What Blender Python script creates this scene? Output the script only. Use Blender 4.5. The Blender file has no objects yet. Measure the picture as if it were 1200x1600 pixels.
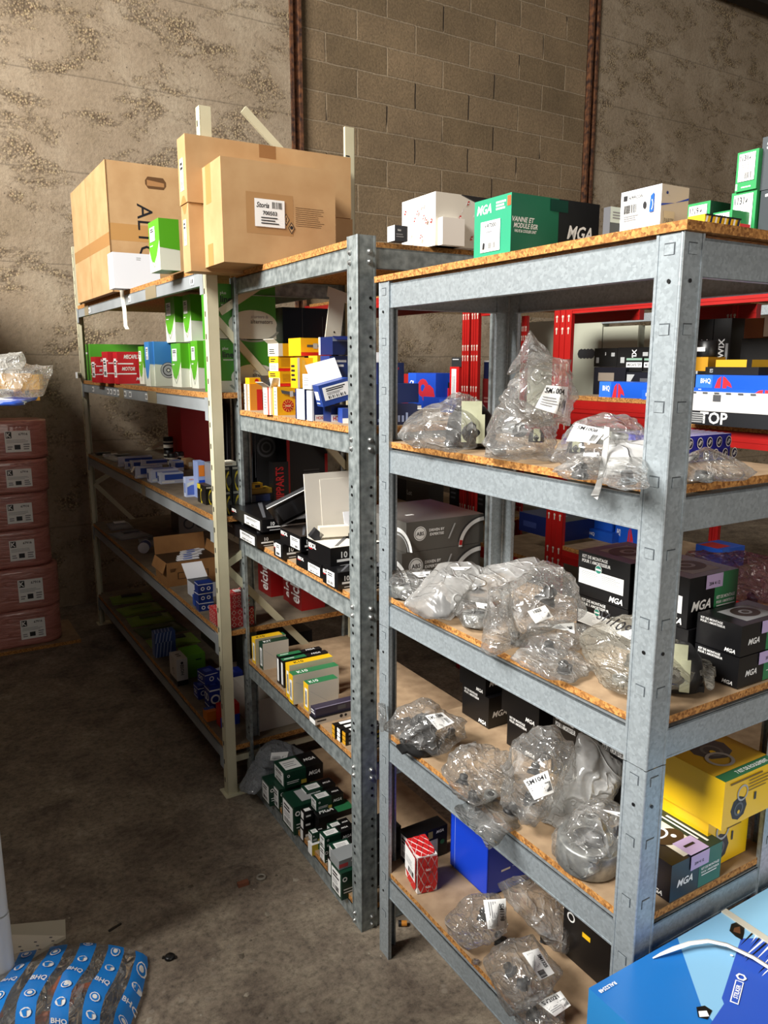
import bpy, bmesh, math, random
from mathutils import Vector, Matrix, noise, geometry
from mathutils.bvhtree import BVHTree
random.seed(7)
R = math.radians
SC = bpy.context.scene
COL = SC.collection

# ------------------------------------------------------------------ camera, sky, lights, exposure
cam_d = bpy.data.cameras.new('camera'); cam_d.sensor_fit = 'VERTICAL'; cam_d.sensor_height = 36.0
cam_d.lens = 36.0 * 1205.77 / 1600.0; cam_d.clip_start = .02
cam = bpy.data.objects.new('camera', cam_d); COL.objects.link(cam)
cam.location = (0, 0, 1.62); cam.rotation_euler = (R(90 - 10.953), 0, 0)
SC.camera = cam
SC.view_settings.view_transform = 'Standard'; SC.view_settings.look = 'None'
SC.view_settings.gamma = 1.0; SC.view_settings.exposure = 0.0; SC.view_settings.use_curve_mapping = False

wd = bpy.data.worlds.new('World'); SC.world = wd; wd.use_nodes = True
wd.node_tree.nodes['Background'].inputs[0].default_value = (.80, .86, 1.0, 1)
wd.node_tree.nodes['Background'].inputs[1].default_value = .085

def area(name, loc, target, sx, sy, power, color):
    l = bpy.data.lights.new(name, 'AREA'); l.shape = 'RECTANGLE'; l.size = sx; l.size_y = sy
    l.energy = power; l.color = color
    o = bpy.data.objects.new(name, l); COL.objects.link(o); o.location = loc
    o.rotation_euler = (Vector(target) - Vector(loc)).to_track_quat('-Z', 'Y').to_euler()
    return o
# daylight through a roof skylight on the left and the open front behind the camera
area('roof_skylight', (-4.0, -.7, 5.0), (-.1, 2.4, 1.6), 3.4, 1.8, 1250, (1.0, .97, .92))
area('daylight_front', (3.1, -2.0, 2.1), (0.4, 1.6, 1.1), 2.2, 2.2, 70, (1.0, .90, .78))

# ------------------------------------------------------------------ materials
def lin(h):
    h = h.lstrip('#'); v = [int(h[i:i+2], 16) / 255 for i in (0, 2, 4)]
    return tuple(((c + .055) / 1.055) ** 2.4 if c > .04045 else c / 12.92 for c in v) + (1,)
MC = {}
def newmat(name):
    m = bpy.data.materials.new(name); m.use_nodes = True
    return m, m.node_tree.nodes, m.node_tree.links, m.node_tree.nodes['Principled BSDF']
def m(hexc, rough=.5, metal=0.0):
    k = (hexc, rough, metal)
    if k in MC: return MC[k]
    mt, n, l, b = newmat('paint_' + hexc.strip('#'))
    b.inputs['Base Color'].default_value = lin(hexc); b.inputs['Roughness'].default_value = rough
    b.inputs['Metallic'].default_value = metal
    MC[k] = mt; return mt
def nd(n, t, **kw):
    x = n.new(t)
    for k, v in kw.items():
        if k in ('operation', 'feature', 'distance', 'blend_type', 'noise_dimensions', 'voronoi_dimensions', 'data_type', 'noise_type'): setattr(x, k, v)
        else: x.inputs[k].default_value = v
    return x
def ramp(n, stops):
    r = n.new('ShaderNodeValToRGB'); e = r.color_ramp.elements
    e[0].position, e[0].color = stops[0]; e[1].position, e[1].color = stops[-1]
    for p, c in stops[1:-1]:
        x = e.new(p); x.color = c
    return r
def g(v): return (v, v, v, 1)
def tex_mat(name, hexa, hexb, scale, rough=.6, metal=0, detail=4, bump=0, feature=None, lo=.35, hi=.65):
    if name in MC: return MC[name]
    mt, n, l, b = newmat(name)
    tc = n.new('ShaderNodeTexCoord')
    if feature == 'vor':
        t = nd(n, 'ShaderNodeTexVoronoi', Scale=scale); out = t.outputs['Color']
    else:
        t = nd(n, 'ShaderNodeTexNoise', Scale=scale, Detail=detail); out = t.outputs['Fac']
    l.new(tc.outputs['Object'], t.inputs['Vector'])
    r = ramp(n, [(lo, lin(hexa)), (hi, lin(hexb))]); l.new(out, r.inputs[0]); l.new(r.outputs[0], b.inputs['Base Color'])
    b.inputs['Roughness'].default_value = rough; b.inputs['Metallic'].default_value = metal
    if bump:
        bp = nd(n, 'ShaderNodeBump', Strength=bump, Distance=.004); l.new(out, bp.inputs['Height']); l.new(bp.outputs[0], b.inputs['Normal'])
    MC[name] = mt; return mt
CARD = tex_mat('cardboard', '#b18b5e', '#bd996c', 9, .75)
CARDL = tex_mat('pale_cardboard', '#bfa98a', '#cbb795', 9, .75)
GALV = tex_mat('galvanised_steel', '#9aa3a8', '#b0babf', 190, .40, .5, 2, 0, 'vor', .1, .9)
GALVD = tex_mat('old_galvanised_steel', '#7b8383', '#aab2b2', 45, .5, .5, 5, .15, None, .35, .68)
BEIGE = tex_mat('beige_enamel', '#c3bd9f', '#cfc9ab', 6, .45)
GREYB = tex_mat('light_grey_enamel', '#868b8d', '#93989a', 6, .5)
REDP = tex_mat('red_enamel', '#9a1210', '#a81714', 6, .4)
CHIP = tex_mat('chipboard_edge', '#7d4d1d', '#c78f4c', 210, .85, 0, 2, .5, 'vor', .15, .85)
BOARDD = tex_mat('dusty_chipboard_face', '#64594a', '#786b58', 18, .85, 0, 6)
BOARD = tex_mat('chipboard_face', '#937a5e', '#a98f70', 24, .8, 0, 6)
RUST = tex_mat('rusted_steel', '#2a1812', '#6f4527', 26, .9, 0, 6, .5)
WHT = m('#f1f1ee', .55); BLK = m('#0b0b0d', .4); INK = m('#15151a', .5); GRYT = m('#8d8d90', .6)
RUB = tex_mat('black_rubber', '#0d0d0e', '#1c1c1d', 30, .55); ALU = tex_mat('cast_aluminium', '#8b8d8c', '#b1b3b0', 60, .4, .7)
ZINC = tex_mat('yellow_zinc_plate', '#a3a488', '#b9ba9e', 20, .5, .2)

def plastic(name, milk, tint='#ffffff', rough=.12, crease=13.0, spec=.5):
    if name in MC: return MC[name]
    mt, n, l, b = newmat(name); n.remove(b); out = n['Material Output']
    tc = n.new('ShaderNodeTexCoord')
    # long wandering creases: thin ridges where a stretched, distorted noise crosses its middle value
    def crease_of(rot, scale, dist, width):
        mp = n.new('ShaderNodeMapping'); mp.inputs['Rotation'].default_value = rot; mp.inputs['Scale'].default_value = (1, .45, 1); l.new(tc.outputs['Object'], mp.inputs[0])
        ns = nd(n, 'ShaderNodeTexNoise', Scale=scale, Detail=1.5, Distortion=dist); l.new(mp.outputs[0], ns.inputs['Vector'])
        a = nd(n, 'ShaderNodeMath', operation='SUBTRACT'); l.new(ns.outputs['Fac'], a.inputs[0]); a.inputs[1].default_value = .5
        a2 = nd(n, 'ShaderNodeMath', operation='ABSOLUTE'); l.new(a.outputs[0], a2.inputs[0])
        r = ramp(n, [(0.0, g(1)), (width, g(.25)), (width*3, g(0))]); l.new(a2.outputs[0], r.inputs[0]); return r, ns
    r1, n1_ = crease_of((.4, .9, .2), crease, .9, .022); r2, n2_ = crease_of((1.1, .3, 1.9), crease*1.7, 1.4, .02)
    r = nd(n, 'ShaderNodeMath', operation='MAXIMUM'); l.new(r1.outputs[0], r.inputs[0]); l.new(r2.outputs[0], r.inputs[1])
    bp = nd(n, 'ShaderNodeBump', Strength=.8, Distance=.006); l.new(r.outputs[0], bp.inputs['Height'])
    bp2 = nd(n, 'ShaderNodeBump', Strength=.7, Distance=.02); l.new(n2_.outputs['Fac'], bp2.inputs['Height']); l.new(bp.outputs[0], bp2.inputs['Normal'])
    tr = nd(n, 'ShaderNodeBsdfTransparent', Color=(.93, .93, .92, 1))
    df = nd(n, 'ShaderNodeBsdfDiffuse', Color=lin(tint)); tl = nd(n, 'ShaderNodeBsdfTranslucent', Color=lin(tint))
    l.new(bp2.outputs[0], df.inputs['Normal'])
    dd = nd(n, 'ShaderNodeMixShader', Fac=.35); l.new(df.outputs[0], dd.inputs[1]); l.new(tl.outputs[0], dd.inputs[2])
    mk = nd(n, 'ShaderNodeMath', operation='MULTIPLY_ADD'); l.new(r.outputs[0], mk.inputs[0]); mk.inputs[1].default_value = .22; mk.inputs[2].default_value = milk
    m1 = n.new('ShaderNodeMixShader'); l.new(mk.outputs[0], m1.inputs[0]); l.new(tr.outputs[0], m1.inputs[1]); l.new(dd.outputs[0], m1.inputs[2])
    gl = nd(n, 'ShaderNodeBsdfGlossy', Roughness=rough); l.new(bp2.outputs[0], gl.inputs['Normal'])
    lw = nd(n, 'ShaderNodeLayerWeight', Blend=.35); l.new(bp2.outputs[0], lw.inputs['Normal'])
    mm = nd(n, 'ShaderNodeMath', operation='MULTIPLY_ADD'); l.new(lw.outputs['Fresnel'], mm.inputs[0]); mm.inputs[1].default_value = spec; mm.inputs[2].default_value = .04
    m2 = n.new('ShaderNodeMixShader'); l.new(mm.outputs[0], m2.inputs[0]); l.new(m1.outputs[0], m2.inputs[1]); l.new(gl.outputs[0], m2.inputs[2])
    l.new(m2.outputs[0], out.inputs['Surface']); MC[name] = mt; return mt
CLEAR = plastic('clear_polythene', .085, '#f2f2f0', .10)
MILKY = plastic('milky_polythene', .34, '#d8d8d6', .2, 8, .35)
WHITEP = plastic('white_polythene', .72, '#e6e6e4', .22, 7, .25)
FILM = plastic('thin_cling_film', .02, '#ffffff', .1, 12, .35)
BUBBLE = plastic('bubble_wrap', .42, '#cfd6de', .15, 60, .6)

# ------------------------------------------------------------------ frames of the shelving rows (origin at the near corner, x into the shelf, y along the aisle)
RF = {'R1': (.43092, 1.165266, 31.13), 'R2': (-.065124, 1.962468, 30.28), 'R3': (-.592758, 2.676888, 31.40)}
def W(rk, x, y, z):
    X, Y, a = RF[rk]; c, s = math.cos(R(a)), math.sin(R(a))
    return Vector((X + c * x - s * y, Y + s * x + c * y, z))
def place(o, rk, x, y, z, yaw=0, tilt=(0, 0)):
    o.location = W(rk, x, y, z); o.rotation_euler = (R(tilt[0]), R(tilt[1]), R(RF[rk][2] + yaw)); return o

# ------------------------------------------------------------------ mesh building
TXT = {}
def glyphs(s, bold=False, ital=False):
    k = (s, bold, ital)
    if k in TXT: return TXT[k]
    c = bpy.data.curves.new('lettering', 'FONT'); c.body = s; c.size = 1; c.resolution_u = 2
    if bold: c.offset = .022
    if ital: c.shear = .28
    o = bpy.data.objects.new('lettering', c); COL.objects.link(o)
    bpy.context.view_layer.update()
    me = o.evaluated_get(bpy.context.evaluated_depsgraph_get()).to_mesh()
    V = [(v.co.x, v.co.y) for v in me.vertices]; F = [tuple(p.vertices) for p in me.polygons]
    o.to_mesh_clear(); bpy.data.objects.remove(o); bpy.data.curves.remove(c)
    x0 = min(v[0] for v in V); x1 = max(v[0] for v in V); y0 = min(v[1] for v in V); y1 = max(v[1] for v in V)
    V = [((x - (x0 + x1) / 2) / (y1 - y0), (y - (y0 + y1) / 2) / (y1 - y0)) for x, y in V]
    TXT[k] = (V, F, (x1 - x0) / (y1 - y0)); return TXT[k]

class MB:
    def __init__(s): s.v = []; s.f = []; s.mi = []; s.ms = []; s.sm = []; s.layer = {}
    def mat(s, mt):
        if mt not in s.ms: s.ms.append(mt)
        return s.ms.index(mt)
    def face(s, pts, mt, smooth=False):
        b = len(s.v); s.v += [tuple(p) for p in pts]; s.f.append(tuple(range(b, b + len(pts)))); s.mi.append(s.mat(mt)); s.sm.append(smooth)
    def geo(s, V, F, mt, smooth=False):
        b = len(s.v); s.v += [tuple(p) for p in V]; k = s.mat(mt)
        for f in F: s.f.append(tuple(b + i for i in f)); s.mi.append(k); s.sm.append(smooth)
    def box(s, x, y, z, a, b, c, mt, faces=None, M=None):
        P = [(x, y, z), (x+a, y, z), (x+a, y+b, z), (x, y+b, z), (x, y, z+c), (x+a, y, z+c), (x+a, y+b, z+c), (x, y+b, z+c)]
        if M is not None: P = [tuple(M @ Vector(p)) for p in P]
        base = len(s.v); s.v += P
        for n_, q in (('B', (0, 3, 2, 1)), ('T', (4, 5, 6, 7)), ('F', (0, 1, 5, 4)), ('R', (1, 2, 6, 5)), ('K', (2, 3, 7, 6)), ('L', (3, 0, 4, 7))):
            mm = (faces or {}).get(n_, mt)
            if mm is None: continue
            s.f.append(tuple(base + i for i in q)); s.mi.append(s.mat(mm)); s.sm.append(False)
    def tube(s, p, q, r0, r1, mt, n=12, cap=True, smooth=True):
        p, q = Vector(p), Vector(q); d = (q - p).normalized(); a = d.orthogonal().normalized(); b = d.cross(a)
        A = [p + (a * math.cos(2*math.pi*i/n) + b * math.sin(2*math.pi*i/n)) * r0 for i in range(n)]
        B = [q + (a * math.cos(2*math.pi*i/n) + b * math.sin(2*math.pi*i/n)) * r1 for i in range(n)]
        s.geo(A + B, [(i, (i+1) % n, n + (i+1) % n, n + i) for i in range(n)], mt, smooth)
        if cap: s.geo(A, [tuple(range(n))[::-1]], mt); s.geo(B, [tuple(range(n))], mt)
    def lathe(s, prof, mt, n=24, M=None, closed=False):
        V = []
        for r, z in prof:
            for i in range(n): V.append(Vector((r*math.cos(2*math.pi*i/n), r*math.sin(2*math.pi*i/n), z)))
        if M is not None: V = [M @ v for v in V]
        k = len(prof); F = []
        for j in range(k if closed else k - 1):
            j2 = (j + 1) % k
            for i in range(n): F.append((j*n+i, j*n+(i+1) % n, j2*n+(i+1) % n, j2*n+i))
        s.geo(V, F, mt, True)
    def build(s, name, parent=None, mat_default=None):
        me = bpy.data.meshes.new(name); me.from_pydata(s.v, [], s.f)
        for mt in s.ms: me.materials.append(mt)
        me.polygons.foreach_set('material_index', s.mi); me.polygons.foreach_set('use_smooth', s.sm); me.update()
        o = bpy.data.objects.new(name, me); COL.objects.link(o)
        if parent is not None: o.parent = parent
        return o
class Frame:                                    # a printed face of a carton: u to the right, v up, seen from outside
    def __init__(s, o, u, v, w, h): s.o, s.u, s.v, s.w, s.h = Vector(o), Vector(u), Vector(v), w, h; s.n = s.u.cross(s.v); s.k = 0
    def P(s, u, v, lift): return s.o + s.u * (u * s.w) + s.v * (v * s.h) + s.n * lift
def frames(a, b, c):
    return {'L': Frame((0, b, 0), (0, -1, 0), (0, 0, 1), b, c), 'F': Frame((0, 0, 0), (1, 0, 0), (0, 0, 1), a, c),
            'T': Frame((0, 0, c), (1, 0, 0), (0, 1, 0), a, b), 'R': Frame((a, 0, 0), (0, 1, 0), (0, 0, 1), b, c)}
LIFT = .00025
def op_q(mb, fr, u0, v0, u1, v1, mt):
    fr.k += 1; e = LIFT * fr.k; mb.face([fr.P(u0, v0, e), fr.P(u1, v0, e), fr.P(u1, v1, e), fr.P(u0, v1, e)], mt)
def op_poly(mb, fr, pts, mt):
    fr.k += 1; e = LIFT * fr.k; mb.face([fr.P(u, v, e) for u, v in pts], mt)
def op_t(mb, fr, s, cu, cv, h, mt, rot=0, fl='b', maxw=.9):
    V, F, ar = glyphs(s, 'b' in fl, 'i' in fl); fr.k += 1; e = LIFT * fr.k
    H = h * fr.h; wx = 1.0
    lim = maxw * (fr.w if rot in (0, 180) else fr.h)
    if ar * H > lim: wx = lim / (ar * H)
    if 'm' in fl: wx = -wx
    c, sn = math.cos(R(rot)), math.sin(R(rot)); P = []
    for x, y in V:
        X, Y = x * H * wx, y * H; X, Y = c*X - sn*Y, sn*X + c*Y
        P.append(fr.o + fr.u * (cu*fr.w + X) + fr.v * (cv*fr.h + Y) + fr.n * e)
    mb.geo(P, F, mt)
def op_ring(mb, fr, cu, cv, ro, ri, mt, n=20, sx=1.0, a0=0, a1=360):
    fr.k += 1; e = LIFT * fr.k; P = []; F = []
    N = n + 1
    for i in range(N):
        a = R(a0 + (a1 - a0) * i / n)
        for r in (ro, ri): P.append(fr.o + fr.u*(cu*fr.w + math.cos(a)*r*sx*fr.h) + fr.v*(cv*fr.h + math.sin(a)*r*fr.h) + fr.n*e)
    for i in range(n): F.append((2*i, 2*i+2, 2*i+3, 2*i+1))
    if ri == 0:
        mb.geo([P[2*i] for i in range(n)], [tuple(range(n))], mt)
    else: mb.geo(P, F, mt)
def op_lines(mb, fr, u0, v0, u1, v1, n, mt, fill=.5):
    for i in range(n):
        v = v1 - (v1 - v0) * (i + .5) / n; hh = (v1 - v0) / n * fill * .5
        op_q(mb, fr, u0, v - hh, u0 + (u1 - u0) * random.uniform(.7, 1), v + hh, mt); fr.k -= 1
    fr.k += 1
def op_bars(mb, fr, u0, v0, u1, v1, mt, n=12):
    u = u0; st = (u1 - u0) / n
    for i in range(n):
        w = st * random.choice((.25, .45, .6)); op_q(mb, fr, u, v0, u + w, v1, mt); fr.k -= 1; u += st
    fr.k += 1
def tag(o, label, cat, group=None, kind=None):
    if label: o['label'] = label
    if cat: o['category'] = cat
    if group: o['group'] = group
    if kind: o['kind'] = kind
    return o
def run(mb, fr, ops, parent):
    """printing on a carton: q = patch, p = polygon, t = lettering, r = ring, l = lines of small print, b = bar code, s = stuck-on paper label"""
    for o in ops:
        k, f = o[0], fr[o[1]]
        if k == 'q': op_q(mb, f, *o[2:])
        elif k == 'p': op_poly(mb, f, *o[2:])
        elif k == 't': op_t(mb, f, *o[2:])
        elif k == 'r': op_ring(mb, f, *o[2:])
        elif k == 'l': op_lines(mb, f, *o[2:])
        elif k == 'b': op_bars(mb, f, *o[2:])
def sticker(parent, f, u0, v0, u1, v1, ops=(), mt=None, name='paper_label'):
    b = MB(); base = .0005 + LIFT * (f.k + 1); f.k += 2
    sub = Frame(f.P(u0, v0, base), f.u, f.v, (u1 - u0) * f.w, (v1 - v0) * f.h)
    p = [sub.P(0, 0, 0), sub.P(1, 0, 0), sub.P(1, 1, 0), sub.P(0, 1, 0)]; q = [x - f.n * .0004 for x in p]
    b.face(p, mt or WHT)
    for i in range(4): b.face([q[i], q[(i+1) % 4], p[(i+1) % 4], p[i]], mt or WHT)
    run(b, {'S': sub}, ops, None)
    return b.build(name, parent)
# usual contents of a stuck-on label
def lab(code=None, code_h=.2, bars=True):
    o = []
    if code: o.append(('t', 'S', code, .5, .82, code_h, INK, 0, 'b', .88))
    o.append(('l', 'S', .1, .38, .9, .66, 4, GRYT, .35))
    if bars: o.append(('b', 'S', .35, .08, .92, .3, INK, 14))
    return o
def labs(bars=True):                            # small label: code line, print and bars
    return [('l', 'S', .12, .62, .88, .9, 2, INK, .6), ('l', 'S', .12, .36, .8, .58, 3, GRYT, .4)] + ([('b', 'S', .15, .08, .85, .3, INK, 9)] if bars else [])

def carton(kind, label, geo, body, ops=(), stick=(), cat='box', group=None, faces=None, flaps=(), tilt=(0, 0), dz=None, over=None, bev=0):
    rk, x, y, z, a, b, c, yaw = geo
    if over:
        d = dict(x=x, y=y, z=z, a=a, b=b, c=c, yaw=yaw); d.update(over); x, y, z, a, b, c, yaw = (d[k] for k in ('x', 'y', 'z', 'a', 'b', 'c', 'yaw'))
    mb = MB(); fc = dict(faces or {}); mb.box(0, 0, 0, a, b, c, body, fc)
    fr = frames(a, b, c); run(mb, fr, ops, None)
    o = mb.build(kind); place(o, rk, x, y, z, yaw, tilt); tag(o, label, cat, group)
    for s in stick: sticker(o, fr[s[0]], *s[1:])
    for fl in flaps:                             # ('edge', angle, length, material): thick card flap hinged on a top edge
        e, ang, ln, mt = fl; q = MB(); t = .0015; aa = R(ang)
        if e == 'L': q.box(-ln, 0, 0, ln, b, t, mt); M = Matrix.Translation((0, 0, c)) @ Matrix.Rotation(aa, 4, 'Y')
        elif e == 'R': q.box(0, 0, 0, ln, b, t, mt); M = Matrix.Translation((a, 0, c)) @ Matrix.Rotation(-aa, 4, 'Y')
        elif e == 'F': q.box(0, -ln, 0, a, ln, t, mt); M = Matrix.Translation((0, 0, c)) @ Matrix.Rotation(-aa, 4, 'X')
        else: q.box(0, 0, 0, a, ln, t, mt); M = Matrix.Translation((0, b, c)) @ Matrix.Rotation(aa, 4, 'X')
        fo = q.build('flap', o); fo.matrix_local = M
    return o
def thing(name, label, cat, rk=None, x=0, y=0, z=0, yaw=0, group=None, kind=None):
    o = bpy.data.objects.new(name, None); COL.objects.link(o); o.empty_display_size = .05
    if rk: place(o, rk, x, y, z, yaw)
    return tag(o, label, cat, group, kind)
# ================================================================== the building
def concrete_mat():
    mt, n, l, b = newmat('rough_cast_concrete')
    tc = n.new('ShaderNodeTexCoord'); V = tc.outputs['Object']
    n1 = nd(n, 'ShaderNodeTexNoise', Scale=1.7, Detail=8, Roughness=.65); l.new(V, n1.inputs['Vector'])
    n2 = nd(n, 'ShaderNodeTexNoise', Scale=38, Detail=5, Roughness=.7); l.new(V, n2.inputs['Vector'])
    base = ramp(n, [(.3, lin('#84745d')), (.5, lin('#978670')), (.68, lin('#a99a84'))]); l.new(n1.outputs['Fac'], base.inputs[0])
    fine = ramp(n, [(.3, g(.8)), (.55, g(1.0)), (.75, g(1.1))]); l.new(n2.outputs['Fac'], fine.inputs[0])
    mu = nd(n, 'ShaderNodeMix', data_type='RGBA', blend_type='MULTIPLY'); mu.inputs[0].default_value = 1
    l.new(base.outputs[0], mu.inputs[6]); l.new(fine.outputs[0], mu.inputs[7])
    # patches of exposed pebbles
    vo = nd(n, 'ShaderNodeTexVoronoi', Scale=75); l.new(V, vo.inputs['Vector'])
    mp = n.new('ShaderNodeMapping'); mp.inputs['Scale'].default_value = (1, 1, 1.9); l.new(V, mp.inputs['Vector'])
    n3 = nd(n, 'ShaderNodeTexNoise', Scale=2.6, Detail=9, Roughness=.72, Distortion=.3); l.new(mp.outputs[0], n3.inputs['Vector'])
    mask = ramp(n, [(.50, g(0)), (.60, g(.75))]); l.new(n3.outputs['Fac'], mask.inputs[0])
    peb = ramp(n, [(0.0, lin('#c2ae8c')), (.35, lin('#94805f')), (.62, lin('#4c3c2a'))]); l.new(vo.outputs['Distance'], peb.inputs[0])
    cv = nd(n, 'ShaderNodeMix', data_type='RGBA', blend_type='MULTIPLY'); cv.inputs[0].default_value = .4
    l.new(peb.outputs[0], cv.inputs[6])
    bw = n.new('ShaderNodeHueSaturation'); bw.inputs['Saturation'].default_value = .15; bw.inputs['Value'].default_value = 1.5; l.new(vo.outputs['Color'], bw.inputs['Color']); l.new(bw.outputs[0], cv.inputs[7])
    mx = nd(n, 'ShaderNodeMix', data_type='RGBA'); l.new(mask.outputs[0], mx.inputs[0]); l.new(mu.outputs[2], mx.inputs[6]); l.new(cv.outputs[2], mx.inputs[7])
    # small pits
    v2 = nd(n, 'ShaderNodeTexVoronoi', Scale=16, Randomness=1.0); l.new(V, v2.inputs['Vector'])
    pit = ramp(n, [(.05, g(.25)), (.1, g(1))]); l.new(v2.outputs['Distance'], pit.inputs[0])
    m3 = nd(n, 'ShaderNodeMix', data_type='RGBA', blend_type='MULTIPLY'); m3.inputs[0].default_value = .8
    l.new(mx.outputs[2], m3.inputs[6]); l.new(pit.outputs[0], m3.inputs[7]); l.new(m3.outputs[2], b.inputs['Base Color'])
    # shutter board marks and bump
    sz = n.new('ShaderNodeSeparateXYZ'); l.new(V, sz.inputs[0])
    wz = nd(n, 'ShaderNodeMath', operation='MULTIPLY_ADD'); l.new(n1.outputs['Fac'], wz.inputs[0]); wz.inputs[1].default_value = .03; l.new(sz.outputs['Z'], wz.inputs[2])
    dz = nd(n, 'ShaderNodeMath', operation='DIVIDE'); l.new(wz.outputs[0], dz.inputs[0]); dz.inputs[1].default_value = .56
    fz = nd(n, 'ShaderNodeMath', operation='FRACT'); l.new(dz.outputs[0], fz.inputs[0])
    ln = ramp(n, [(0.0, g(.45)), (.010, g(.6)), (.022, g(1))]); l.new(fz.outputs[0], ln.inputs[0])
    m4 = nd(n, 'ShaderNodeMix', data_type='RGBA', blend_type='MULTIPLY'); l.new(mask.outputs[0], m4.inputs[0])
    iv = nd(n, 'ShaderNodeMath', operation='SUBTRACT'); iv.inputs[0].default_value = .75; l.new(mask.outputs[0], iv.inputs[1]); l.new(iv.outputs[0], m4.inputs[0])
    l.new(m3.outputs[2], m4.inputs[6]); l.new(ln.outputs[0], m4.inputs[7]); l.new(m4.outputs[2], b.inputs['Base Color'])
    hm = nd(n, 'ShaderNodeMath', operation='MULTIPLY'); l.new(vo.outputs['Distance'], hm.inputs[0]); l.new(mask.outputs[0], hm.inputs[1])
    hb = nd(n, 'ShaderNodeMath', operation='MULTIPLY_ADD'); l.new(hm.outputs[0], hb.inputs[0]); hb.inputs[1].default_value = -1.6; l.new(n2.outputs['Fac'], hb.inputs[2])
    bp = nd(n, 'ShaderNodeBump', Strength=.55, Distance=.010); l.new(hb.outputs[0], bp.inputs['Height']); l.new(bp.outputs[0], b.inputs['Normal'])
    b.inputs['Roughness'].default_value = .92; return mt
def block_mat():
    mt, n, l, b = newmat('concrete_blockwork')
    tc = n.new('ShaderNodeTexCoord'); sx = n.new('ShaderNodeSeparateXYZ'); l.new(tc.outputs['Object'], sx.inputs[0])
    nz = nd(n, 'ShaderNodeTexNoise', Scale=9, Detail=4); l.new(tc.outputs['Object'], nz.inputs['Vector'])
    ax = nd(n, 'ShaderNodeMath', operation='MULTIPLY_ADD'); l.new(nz.outputs['Fac'], ax.inputs[0]); ax.inputs[1].default_value = .012; l.new(sx.outputs['X'], ax.inputs[2])
    az = nd(n, 'ShaderNodeMath', operation='MULTIPLY_ADD'); l.new(nz.outputs['Fac'], az.inputs[0]); az.inputs[1].default_value = .014; l.new(sx.outputs['Z'], az.inputs[2])
    a1 = nd(n, 'ShaderNodeMath', operation='ADD'); l.new(ax.outputs[0], a1.inputs[0]); a1.inputs[1].default_value = -.367 - .006
    a2 = nd(n, 'ShaderNodeMath', operation='ADD'); l.new(az.outputs[0], a2.inputs[0]); a2.inputs[1].default_value = .05 - .007
    cx = n.new('ShaderNodeCombineXYZ'); l.new(a1.outputs[0], cx.inputs[0]); l.new(a2.outputs[0], cx.inputs[1])
    br = n.new('ShaderNodeTexBrick'); l.new(cx.outputs[0], br.inputs['Vector'])
    for k, v in (('Scale', 1), ('Mortar Size', .0075), ('Mortar Smooth', .5), ('Bias', 0), ('Brick Width', .52), ('Row Height', .2)): br.inputs[k].default_value = v
    br.inputs['Color1'].default_value = lin('#77644a'); br.inputs['Color2'].default_value = lin('#877257'); br.inputs['Mortar'].default_value = lin('#95836a')
    n2 = nd(n, 'ShaderNodeTexNoise', Scale=60, Detail=6, Roughness=.75); l.new(tc.outputs['Object'], n2.inputs['Vector'])
    fi = ramp(n, [(.3, g(.62)), (.52, g(1.0)), (.74, g(1.3))]); l.new(n2.outputs['Fac'], fi.inputs[0])
    n3 = nd(n, 'ShaderNodeTexNoise', Scale=2.2, Detail=5); l.new(tc.outputs['Object'], n3.inputs['Vector'])
    f3 = ramp(n, [(.3, g(.8)), (.7, g(1.15))]); l.new(n3.outputs['Fac'], f3.inputs[0])
    m1 = nd(n, 'ShaderNodeMix', data_type='RGBA', blend_type='MULTIPLY'); m1.inputs[0].default_value = 1; l.new(br.outputs['Color'], m1.inputs[6]); l.new(fi.outputs[0], m1.inputs[7])
    m2 = nd(n, 'ShaderNodeMix', data_type='RGBA', blend_type='MULTIPLY'); m2.inputs[0].default_value = 1; l.new(m1.outputs[2], m2.inputs[6]); l.new(f3.outputs[0], m2.inputs[7])
    # open, dark perpend joints here and there
    n4 = nd(n, 'ShaderNodeTexNoise', Scale=1.6, Detail=2); l.new(tc.outputs['Object'], n4.inputs['Vector'])
    gp = ramp(n, [(.5, g(0)), (.54, g(1))]); l.new(n4.outputs['Fac'], gp.inputs[0])
    fz = nd(n, 'ShaderNodeMath', operation='MULTIPLY'); l.new(a2.outputs[0], fz.inputs[0]); fz.inputs[1].default_value = 5.0
    ff = nd(n, 'ShaderNodeMath', operation='FRACT'); l.new(fz.outputs[0], ff.inputs[0])
    fs = nd(n, 'ShaderNodeMath', operation='SUBTRACT'); l.new(ff.outputs[0], fs.inputs[0]); fs.inputs[1].default_value = .5
    fa = nd(n, 'ShaderNodeMath', operation='ABSOLUTE'); l.new(fs.outputs[0], fa.inputs[0])
    fl = nd(n, 'ShaderNodeMath', operation='LESS_THAN'); l.new(fa.outputs[0], fl.inputs[0]); fl.inputs[1].default_value = .45
    g0 = nd(n, 'ShaderNodeMath', operation='MULTIPLY'); l.new(gp.outputs[0], g0.inputs[0]); l.new(fl.outputs[0], g0.inputs[1])
    gm = nd(n, 'ShaderNodeMath', operation='MULTIPLY'); l.new(g0.outputs[0], gm.inputs[0]); l.new(br.outputs['Fac'], gm.inputs[1])
    m3 = nd(n, 'ShaderNodeMix', data_type='RGBA'); l.new(gm.outputs[0], m3.inputs[0]); l.new(m2.outputs[2], m3.inputs[6]); m3.inputs[7].default_value = lin('#31261a')
    l.new(m3.outputs[2], b.inputs['Base Color'])
    hh = nd(n, 'ShaderNodeMath', operation='MULTIPLY_ADD'); l.new(br.outputs['Fac'], hh.inputs[0]); hh.inputs[1].default_value = -.7; l.new(n2.outputs['Fac'], hh.inputs[2])
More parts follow.
